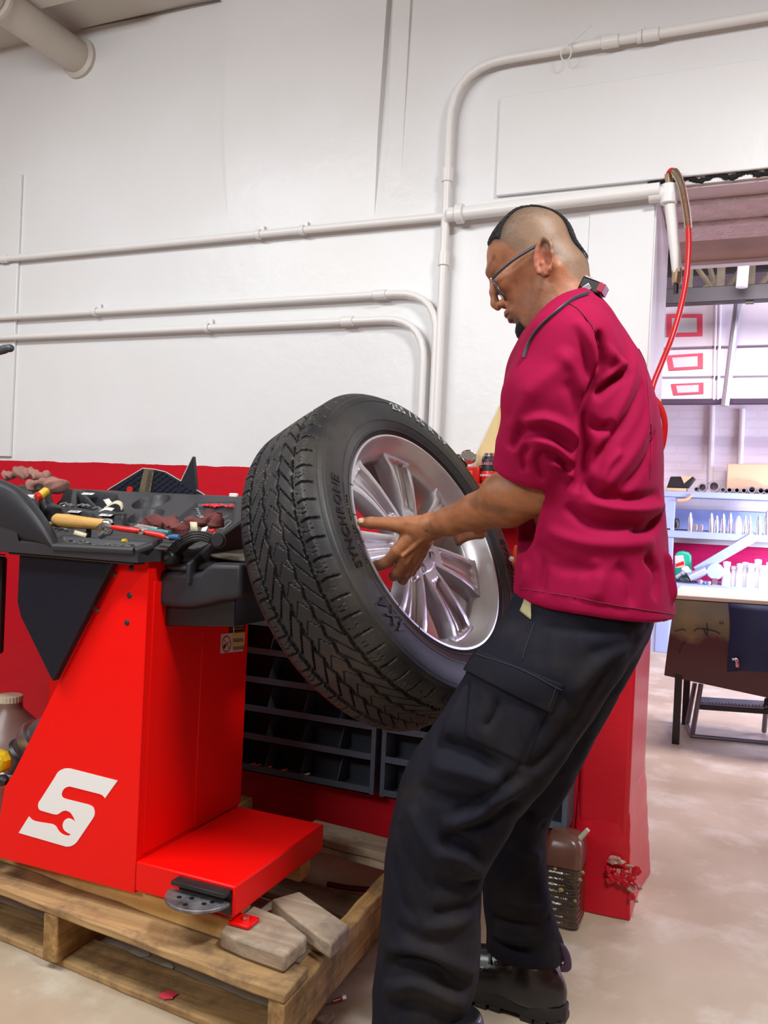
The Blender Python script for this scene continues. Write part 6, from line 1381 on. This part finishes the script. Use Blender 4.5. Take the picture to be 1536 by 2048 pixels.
# ---------------- boots
def boot(hx, cy, ang, z0=0., lname='boot'):
    c, s_ = math.cos(ang), math.sin(ang)
    def T(p): x, y, z = p; return (hx - (x * c - y * s_), cy + (x * s_ + y * c), z0 + z)      # x forward = toward -X
    def fn(X, Y, Z):
        f = s_ell(X, Y, Z, (.215, .004, .048), (.085, .050, .050))
        f = smin(f, s_ell(X, Y, Z, (.13, .0, .065), (.095, .043, .052)), .03)
        f = smin(f, s_ell(X, Y, Z, (.055, .0, .055), (.058, .039, .060)), .025)
        f = smin(f, s_cap(X, Y, Z, (.078, 0, .075), (.080, 0, .15), .046, .044), .03)
        f = smax(f, .028 - Z, .006); f = smax(f, Z - .175, .004)
        f = smax(f, -(np.abs(s_ell(X, Y, Z, (.06, 0, .115), (.08, .06, .012))) - .0015 + 9 * (f < -.006)), .002) if False else f
        for q in ([(.09, .041, .145), (.105, .045, .11), (.14, .045, .095), (.17, .044, .085)],): 
            for sg in (1, -1): f = smin(f, s_chain(X, Y, Z, [(a, b_ * sg, z) for a, b_, z in q], [.0025] * 4, .001), .004)
        return f
    P_, Q_ = sdf_mesh(fn, (-.02, -.075, .0), (.32, .075, .23), .0032, 2)
    Pw_ = np.stack([hx - (P_[:, 0] * c - P_[:, 1] * s_), cy + (P_[:, 0] * s_ + P_[:, 1] * c), z0 + P_[:, 2]], 1)
    bt = np_obj(lname, Pw_, Q_[:, ::-1] if False else Q_, M_boot, man)
    out = []; n = 60
    def sole_w(x): return np.interp(x, [-.006, .01, .05, .10, .15, .22, .27, .30, .306], [.012, .032, .041, .037, .040, .053, .046, .022, .006])
    xs_ = -.006 + .312 * (1 - np.cos(np.linspace(0, PI, n // 2))) / 2; oc = [(x, sole_w(x)) for x in xs_] + [(x, -sole_w(x)) for x in xs_[::-1]]
    b = MB(); rows_ = [[T((x * .99, y * .97, .012)) for x, y in oc], [T((x, y, .014)) for x, y in oc], [T((x, y * 1.02, .034)) for x, y in oc], [T((x, y * .94, .040)) for x, y in oc]]; m_ = len(oc)
    b.add([p for r in rows_ for p in r], [(i * m_ + j, i * m_ + (j + 1) % m_, (i + 1) * m_ + (j + 1) % m_, (i + 1) * m_ + j) for i in range(3) for j in range(m_)] + [tuple(range(m_ - 1, -1, -1)), tuple(3 * m_ + j for j in range(m_))]); sl = b.build('sole', M_sole, bt, angle=50)
    for x0, x1 in ((-.004, .024), (.028, .052), (.056, .082), (.125, .15), (.155, .18), (.185, .21), (.215, .24), (.245, .27), (.272, .298)):
        b = MB(); w_ = float(sole_w((x0 + x1) / 2)) * .97; b.prismn([T((x0, -w_, 0)), T((x1, -w_, 0)), T((x1, w_, 0)), T((x0, w_, 0))], (0, 0, .014)); b.build('lug', M_sole, sl, bevel=.002)
    return bt, T
bt, T = boot(-.312, 1.778, math.radians(4)); 
b = MB(); b.tube(smooth_path([T((.026, 0, .152)), T((.012, 0, .155)), T((.001, 0, .140)), T((-.002, 0, .118)), T((.012, 0, .112))], 4), .0035, 8, flat=2.4); b.build('pull_tab', mat('purple_webbing', (.08, .04, .09), .7), bt)
b = MB(); tq = [T((x, y, z)) for x, y, z in ((.048, -.0475, .118), (.066, -.0495, .118), (.066, -.0495, .131), (.048, -.0475, .131))]; b.prism(tq, (0, -.002, 0)); b.build('cloth_tag', mat('yellow_tag', (.60, .38, .02), .6), bt)
for k in range(3): MB().tube(smooth_path([T((.115 + .018 * k, -.042, .125 - .012 * k)), T((.125 + .018 * k, 0, .142 - .014 * k)), T((.115 + .018 * k, .042, .125 - .012 * k))], 4), .003, 8).build('lace', mat('grey_lace', (.10, .10, .11), .7), bt)
for k in range(2): MB().lathe([(.002, 0), (.0045, 0), (.0045, .002), (.002, .002)], T((.112 + .022 * k, -.047, .120 - .012 * k)), (0, -1, .2), 14, close=True).build('eyelet', M_chrome, bt)
boot(-.35, 1.425, math.radians(3))

# ================================================================ far workshop furniture
YH = 6.95
fp = lambda x, y, Y=YH: aY(x, y, Y)
M_blue = mat('pale_blue_paint', (.36, .46, .74), .5, vary=.15, vscale=5, bump=.08)
sf = thing('shelf_unit', 'pale blue wooden shelf unit with a diagonal brace in the far workshop', 'shelf unit', (0, YH, 0))
def plank(name, y0, y1, Y0, Y1, x0=1327, m=M_blue, xr=2.0):
    a, c = fp(x0, y0, Y0), fp(x0, y1, Y0); b = MB(); b.box(a[0], xr, Y0, Y1, c[2], a[2]); return b.build(name, m, sf, bevel=.004), a[2]
_, zt1 = plank('shelf', 981, 993, YH, 7.34); _, zt2 = plank('shelf', 1060, 1074, YH, 7.34); _, zt3 = plank('bench_top', 1164, 1190, YH - .1, 7.34)
a = fp(1338, 1000)
MB().box(a[0] - .055, a[0] + .045, YH + .01, YH + .06, 0, zt1 - .01).build('post', M_blue, sf, bevel=.004)
b = MB(); p, q = fp(1392, 1142), fp(1510, 1073); d = _n(q - p); b.obox((p + q) / 2, d, (0, 1, 0), np.cross(d, (0, 1, 0)), np.linalg.norm(q - p) / 2, .015, .035); b.build('brace', M_blue, sf, bevel=.003)
b = MB(); b.box(fp(1350, 1, 7.3)[0] - .05, 2.0, 7.30, 7.33, fp(1440, 1062, 7.3)[2], fp(1440, 1022, 7.3)[2]); b.build('back_board', M_blue, sf)
b = MB(); b.box(fp(1350, 1, 7.3)[0] - .05, 2.0, 7.28, 7.33, fp(1440, 1090, 7.3)[2], fp(1440, 1074, 7.3)[2]); b.build('rail', M_white, sf)
M_peach = mat('peach_plastic', (.72, .42, .25), .55); M_soc = mat('dull_steel_socket', (.45, .44, .47), .35, .85); M_hole = mat('dark_hole', (.01, .01, .02), .7)
t = thing('tool_caddy', 'black drill holder in a peach tray at the left end of the top blue shelf', 'caddy', tuple(fp(1360, 980)))
b = MB(); b.prismn([fp(x, y, YH + .02) for x, y in ((1333, 976), (1341, 953), (1386, 953), (1390, 958), (1376, 976))], (0, .12, 0)); b.build('holder', M_black, t, bevel=.006)
b = MB(); b.box(fp(1332, 980, YH)[0], fp(1372, 980, YH)[0], YH, YH + .16, zt1, fp(1350, 976)[2]); b.build('tray', M_peach, t, bevel=.004)
b = MB(); b.prismn([fp(x, y, YH + .01) for x, y in ((1362, 953), (1386, 952), (1368, 967))], (0, .006, 0)); b.build('card', M_peach, t)
b = MB(); b.tube(smooth_path([fp(1355, 1001, YH - .01), fp(1372, 999, YH - .01), fp(1384, 990, YH - .01)], 4), .012, 8); tag(b.build('bent_hook', M_peach), 'peach bent strap hanging under the top blue shelf', 'strap')
def socket(x, y, r_px, label, group=None):
    r = r_px * 7.0 / 1720; c = fp(x, y, YH + .02); c[2] = zt1 + r
    tag(MB().lathe([(r * .62, .02), (r * .62, 0), (r * .7, -.004), (r, -.004), (r, .09), (0, .09)], c, (0, 1, 0), 28).build('pipe_socket', M_soc), label, 'socket', group)
    return
for x, y, r, l in ((1405, 970, 8.5, 'medium open steel socket left of the largest one on the top shelf'), (1428, 970, 11, 'largest open steel socket on the top blue shelf'), (1393, 976, 4.5, 'small socket beside the black drill holder'), (1504, 977, 7, 'pale ring socket directly under the cardboard box left edge'), (1522, 978, 6, 'pale ring socket under the cardboard box near the frame edge'), (1534, 978, 5.5, 'pale ring socket cut by the right frame edge')): socket(x, y, r, l)
for x in (1446, 1459, 1474, 1488): socket(x, 977, 5, 'small steel socket in the row right of the largest one', 'small sockets on the top shelf')
b = MB(); b.box(fp(1500, 1, YH + .12)[0], fp(1500, 1, YH + .12)[0] + .5, YH + .12, YH + .34, zt1 + .03, fp(1500, 928, YH + .12)[2]); tag(b.build('cardboard_box', M_peach, bevel=.006), 'peach cardboard box on the top blue shelf at the right frame edge', 'box')
b = MB(); b.box(fp(1497, 1, YH + .11)[0], fp(1500, 1, YH + .12)[0] + .5, YH + .11, YH + .34, zt1, zt1 + .03); tag(b.build('riser_block', M_soc), 'low steel block under the cardboard box', 'block')
M_ch2 = mat('bright_chrome', (.75, .74, .78), .22, .9)
std = [(1380, 1025, 4.5), (1422, 1026, 4.5), (1433, 1031, 4), (1446, 1027, 4.5), (1460, 1026, 4.5), (1490, 1032, 3.5), (1499, 1030, 3.5), (1518, 1030, 4.5), (1534, 1020, 5)]
for i, (x, yt, r) in enumerate(std):
    c = fp(x, 1058, YH + .06); c[2] = zt2; zt = fp(x, yt, YH + .06)[2]; r = r * .0041; h = zt - zt2
    tag(MB().lathe([(0, 0), (r, 0), (r, h * .68), (r * .75, h * .74), (r * .6, h * .9), (r * .3, h), (0, h)], c, (0, 0, 1), 20).build('tapered_tool', M_ch2), 'upright tapered chrome tool standing on the middle blue shelf', 'tool', 'chrome tools on the middle shelf')
c = fp(1476, 1058, YH + .05); c[2] = zt2
tag(MB().lathe([(0, 0), (.028, 0), (.03, .03), (.026, .08), (.014, .12), (.006, .135), (0, .135)], c, (0, 0, 1), 24).build('squeeze_bottle', mat('milky_plastic', (.72, .70, .78), .3)), 'milky cone-topped bottle among the chrome tools on the middle blue shelf', 'bottle')
for i, x in enumerate((1390, 1401)):
    c = fp(x, 1056, YH + .05); tag(MB().box(c[0] - .017, c[0] + .017, YH + .05, YH + .09, zt2, zt2 + .055).build('steel_block', M_soc, bevel=.003), ('left' if i == 0 else 'right') + ' of the two small grey blocks on the middle blue shelf', 'block')
c = fp(1353, 1040, YH + .05); tag(MB().lathe([(0, 0), (.022, .0), (.024, .02), (.022, .06), (.012, .075), (0, .075)], (c[0], YH + .05, zt2 + .02), (0, 0, 1), 16).build('dark_cap', M_black), 'dark round cap beside the blue shelf post', 'cap')
tag(MB().box(fp(1350, 1, YH)[0], fp(1392, 1, YH)[0], YH + .01, YH + .05, zt2, zt2 + .018).build('flat_tool', M_ch2, bevel=.004), 'flat shiny tool lying at the left of the middle blue shelf', 'tool')
M_green = mat('green_jug_plastic', (.02, .42, .26), .35)
t = thing('coolant_jug', 'green antifreeze jug with a red and white label on the lower bench', 'jug', tuple(fp(1366, 1160)))
g = [(1349, 1162), (1349, 1112), (1354, 1104), (1364, 1102), (1376, 1105), (1382, 1112), (1384, 1162)]
MB().prismn([fp(x, y, YH + .05) for x, y in g], (0, .10, 0)).build('jug_body', M_green, t, bevel=.012, seg=3)
MB().box(fp(1375, 1, YH + .04)[0], fp(1379, 1, YH + .04)[0], YH + .045, YH + .05, fp(1377, 1135, YH)[2], fp(1377, 1115, YH)[2]).build('handle_gap', M_hole, t)
MB().prism([fp(x, y, YH + .046) for x, y in ((1350, 1112), (1366, 1110), (1371, 1134), (1351, 1136))], (0, .003, 0)).build('label', mat('jug_label', (.75, .55, .5), .5), t)
MB().prism([fp(x, y, YH + .043) for x, y in ((1351, 1128), (1367, 1122), (1369, 1129), (1352, 1134))], (0, .003, 0)).build('label_band', M_redp, t)
rag([fp(x, y, YH + .0) for x, y in ((1356, 1152), (1372, 1142), (1388, 1148))], .035, mat('white_plastic_bag', (.62, .66, .78), .35), 'crumpled white plastic bag in front of the green jug', 21)
rag([fp(x, y, YH - .05) for x, y in ((1358, 1160), (1375, 1160), (1392, 1162))], .020, mat('dark_scrap', (.03, .03, .045), .4), 'dark crumpled scrap on the bench in front of the white bag', 22)
p = fp(1400, 1160, YH - .02); q = fp(1418, 1140, YH); tag(MB().cyl(fp(1378, 1156, YH - .04), fp(1412, 1140, YH - .02), .035, k=24).build('tin_tube', mat('blue_grey_tin', (.42, .50, .66), .35, .3), bevel=.003), 'pale blue-grey tube lying on the bench left of the round disc', 'tube')
c = fp(1430, 1143, YH - .04); t = thing('round_disc', 'upright round pale blue disc on the lower bench', 'disc', tuple(c))
MB().lathe([(0, -.01), (.055, -.008), (.062, 0), (.062, .05), (0, .05)], c, (0, 1, 0), 40).build('disc', mat('pale_blue_plastic', (.40, .52, .78), .3), t)
MB().box(c[0] - .015, c[0] + .02, YH - .05, YH + .02, zt3, c[2] - .05).build('stand', M_ch2, t)
rnd = random.Random(8)
for i, (x, yt, r) in enumerate(((1452, 1122, 7.5), (1467, 1132, 7), (1478, 1126, 6), (1489, 1124, 7), (1501, 1126, 7.5), (1514, 1118, 7), (1526, 1130, 7.5), (1538, 1124, 7))):
    c = fp(x, 1165, YH - .0 + .05 * (i % 2)); c[2] = zt3; zt = fp(x, yt, YH)[2]; r = r * .0041; h = zt - zt3
    tag(MB().lathe([(0, 0), (r, 0), (r, h * .5), (r * .72, h * .62), (r * .72, h * .78), (r * .9, h * .82), (r * .9, h * .97), (0, h)], c, (0, 0, 1), 20).build('spray_bottle', mat('pale_bottle', (.74, .74, .80), .35)), 'pale bottle in the bright row at the right of the lower bench', 'bottle', 'pale bottles on the lower bench')
for i, (x, r) in enumerate(((1401, .02), (1410, .014), (1418, .016))):
    c = fp(x, 1164, YH - .08); tag(MB().ball((c[0], c[1], zt3 + r), r, 12).build('small_bulb', M_ch2 if i != 1 else mat('blue_bulb', (.1, .25, .6), .3)), ('silver', 'blue', 'rightmost silver')[i] + ' little knob on the bench edge before the round disc', 'knob')
tag(MB().tube([fp(1345, 1165, YH - .12), fp(1352, 1178, YH - .12)], .012, 8).build('stick', M_peach), 'short peach stick leaning at the bench end beside the man', 'stick')
# bench skirt
M_skirt = mat('pale_blue_skirt', (.42, .50, .70), .5)
MB().box(fp(1340, 1, YH)[0], 2.0, YH + .02, YH + .05, 0, zt3 - .06).build('bench_front', M_skirt, sf)
# ---- dark cabinet on legs in the doorway
YTb = 4.20
tp4 = lambda x, y, d=0: aY(x, y, YTb + d)
t = thing('grill_cabinet', 'scuffed dark olive and maroon metal cabinet on black legs beyond the doorway', 'cabinet', tuple(tp4(1400, 1480)))
def cab_mat():
    m = bpy.data.materials.new('scuffed_cabinet'); m.use_nodes = True; nt = m.node_tree; N = nt.nodes; L = nt.links; b = N['Principled BSDF']
    tc = N.new('ShaderNodeTexCoord'); sp = N.new('ShaderNodeSeparateXYZ'); L.new(tc.outputs['Object'], sp.inputs[0]); n = N.new('ShaderNodeTexNoise'); n.inputs['Scale'].default_value = 7; n.inputs['Detail'].default_value = 8; L.new(tc.outputs['Object'], n.inputs['Vector'])
    ma = N.new('ShaderNodeMath'); ma.operation = 'MULTIPLY_ADD'; ma.inputs[1].default_value = .12; L.new(n.outputs[0], ma.inputs[0]); L.new(sp.outputs[2], ma.inputs[2])
    mr = N.new('ShaderNodeMapRange'); z = tp4(1400, 1275)[2] + .06; mr.inputs[1].default_value = z - .015; mr.inputs[2].default_value = z + .015; L.new(ma.outputs[0], mr.inputs[0])
    mo = N.new('ShaderNodeMix'); mo.data_type = 'RGBA'; L.new(n.outputs[0], mo.inputs[0]); mo.inputs[6].default_value = (.05, .035, .045, 1); mo.inputs[7].default_value = (.22, .18, .05, 1)
    mx = N.new('ShaderNodeMix'); mx.data_type = 'RGBA'; L.new(mr.outputs[0], mx.inputs[0]); mx.inputs[6].default_value = (.055, .012, .014, 1); L.new(mo.outputs[2], mx.inputs[7]); L.new(mx.outputs[2], b.inputs['Base Color']); b.inputs['Roughness'].default_value = .4; return m
M_cab = cab_mat(); M_navyc = mat('navy_cloth', (.008, .016, .06), .7, bump=.2, bscale=60)
TL, BL_, TR, BR = tp4(1350, 1198), tp4(1328, 1351), tp4(1600, 1215), tp4(1600, 1410)
b = MB(); n = 12; rows_ = []
for i in range(n + 1):
    a = i / n; bul = .03 * math.sin(PI * a); l = BL_ + (TL - BL_) * a; r = BR + (TR - BR) * a; rows_ += [l + [0, -bul, 0], r + [0, -bul, 0], r + [0, .45, 0], l + [0.0, .45, 0]]
b.add(rows_, [(4 * i + j, 4 * i + (j + 1) % 4, 4 * i + 4 + (j + 1) % 4, 4 * i + 4 + j) for i in range(n) for j in range(4)] + [(0, 1, 2, 3), (4 * n + 3, 4 * n + 2, 4 * n + 1, 4 * n)]); b.build('cabinet_body', M_cab, t, bevel=.004)
b = MB(); q = [TL + [-.01, -.01, .002], TR + [0, -.01, .002], TR + [0, .46, .012], TL + [-.01, .46, .012]]; b.prismn(q, (0, 0, .018)); b.build('table_top', mat('beige_board', (.60, .52, .42), .6), t, bevel=.003)
b = MB(); q = []
for i in range(n + 1): a = i / n; y = 1206 + (1352 - 1206) * a; bul = .03 * math.sin(PI * (1 - a)); q.append((aY(1457 + 3 * math.sin(a * 5), y, YTb - bul - .008), aY(1560 - 2 * math.sin(a * 4), y + 8 + 6 * a, YTb - bul - .008)))
b.add([p for r in q for p in r], [(2 * i, 2 * i + 1, 2 * i + 3, 2 * i + 2) for i in range(n)]); o = b.build('navy_cover', M_navyc); sm = o.modifiers.new('s', 'SOLIDIFY'); sm.thickness = .004; tag(o, 'navy cloth draped over the front of the dark cabinet', 'cloth')
MB().tube(smooth_path([tp4(1466, 1318, -.04), tp4(1474, 1320, -.05), tp4(1475, 1334, -.05)], 4), .008, 10).build('handle', M_chrome, t, label='small bright lever handle')
b = MB()
scr = [[(1372, 1261), (1366, 1258), (1350, 1262)], [(1388, 1262), (1396, 1256), (1408, 1258), (1412, 1270)], [(1414, 1246), (1415, 1272)], [(1404, 1256), (1432, 1262), (1440, 1268)], [(1358, 1305), (1364, 1290), (1372, 1284)], [(1440, 1243), (1441, 1248)], [(1445, 1243), (1446, 1248)]]
for s_ in scr: b = MB(); b.tube([tp4(x, y, -.031) for x, y in s_], .0025, 5); b.build('scribble', M_hole, t)
z0 = tp4(1348, 1488)[2]
for i, (x0, y0, x1, y1, d) in enumerate(((1360, 1352, 1348, 1488, .0), (1376, 1362, 1368, 1440, .42))):
    p, q = tp4(x0, y0, d), aZ(x1, y1, 0) if i == 0 else tp4(x1, y1, d); q = np.array([p[0] + (q[0] - p[0]), YTb + .02 + d, 0.0]); b = MB(); b.obox((p + q) / 2, (0, 0, 1), (1, 0, 0), (0, 1, 0), np.linalg.norm(p - q) / 2 + .01, .016, .016); b.build('leg', M_black, t, bevel=.002)
b = MB(); b.obox((tp4(1620, 1420) + [0, .02, 0]) * [1, 1, 0] + [0, 0, .2], (0, 0, 1), (1, 0, 0), (0, 1, 0), .2, .016, .016); b.build('leg', M_black, t)
# step stool under the cabinet
t = thing('step_stool', 'grey steel step stool with a serrated tread under the dark cabinet', 'stool', tuple(aZ(1385, 1470, 0)))
YG = 4.36; gp = lambda x, y, d=0: aY(x, y, YG + d); M_st = mat('grey_tube_steel', (.16, .15, .17), .4, .6)
MB().tube([gp(1402, 1368), aZ(1384, 1472, .01)], .012, 10).build('leg', M_st, t); MB().tube([gp(1390, 1366, .2), gp(1375, 1445, .2)], .012, 10).build('leg', M_st, t)
MB().tube([aZ(1384, 1472, .012), aZ(1560, 1488, .012)], .010, 10).build('foot_rail', M_st, t); MB().tube([aZ(1384, 1472, .012), aZ(1374, 1446, .012)], .010, 10).build('foot_rail', M_st, t)
MB().tube([gp(1534, 1400), aZ(1528, 1462, .012)], .012, 10).build('leg', M_st, t)
b = MB(); p, q = gp(1396, 1414), gp(1570, 1426); b.obox((p + q) / 2 + [0, .1, 0], q - p, (0, 1, 0), np.cross(q - p, (0, 1, 0)), np.linalg.norm(q - p) / 2, .1, .012); tr_ = b.build('tread', M_black, t, bevel=.002)
b = MB(); n = 26
for i in range(n):
    c = p + (q - p) * (i + .5) / n + [0, 0, .016]; u_ = (q - p) / n * .5; b.add([c - u_, c + u_, c + [0, 0, .016], c - u_ + [0, .02, 0], c + u_ + [0, .02, 0], c + [0, .02, .016]], [(0, 1, 2), (3, 5, 4), (0, 2, 5, 3), (1, 4, 5, 2), (0, 3, 4, 1)])
b.build('serrated_edge', M_st, tr_, smooth=False, fix=False)
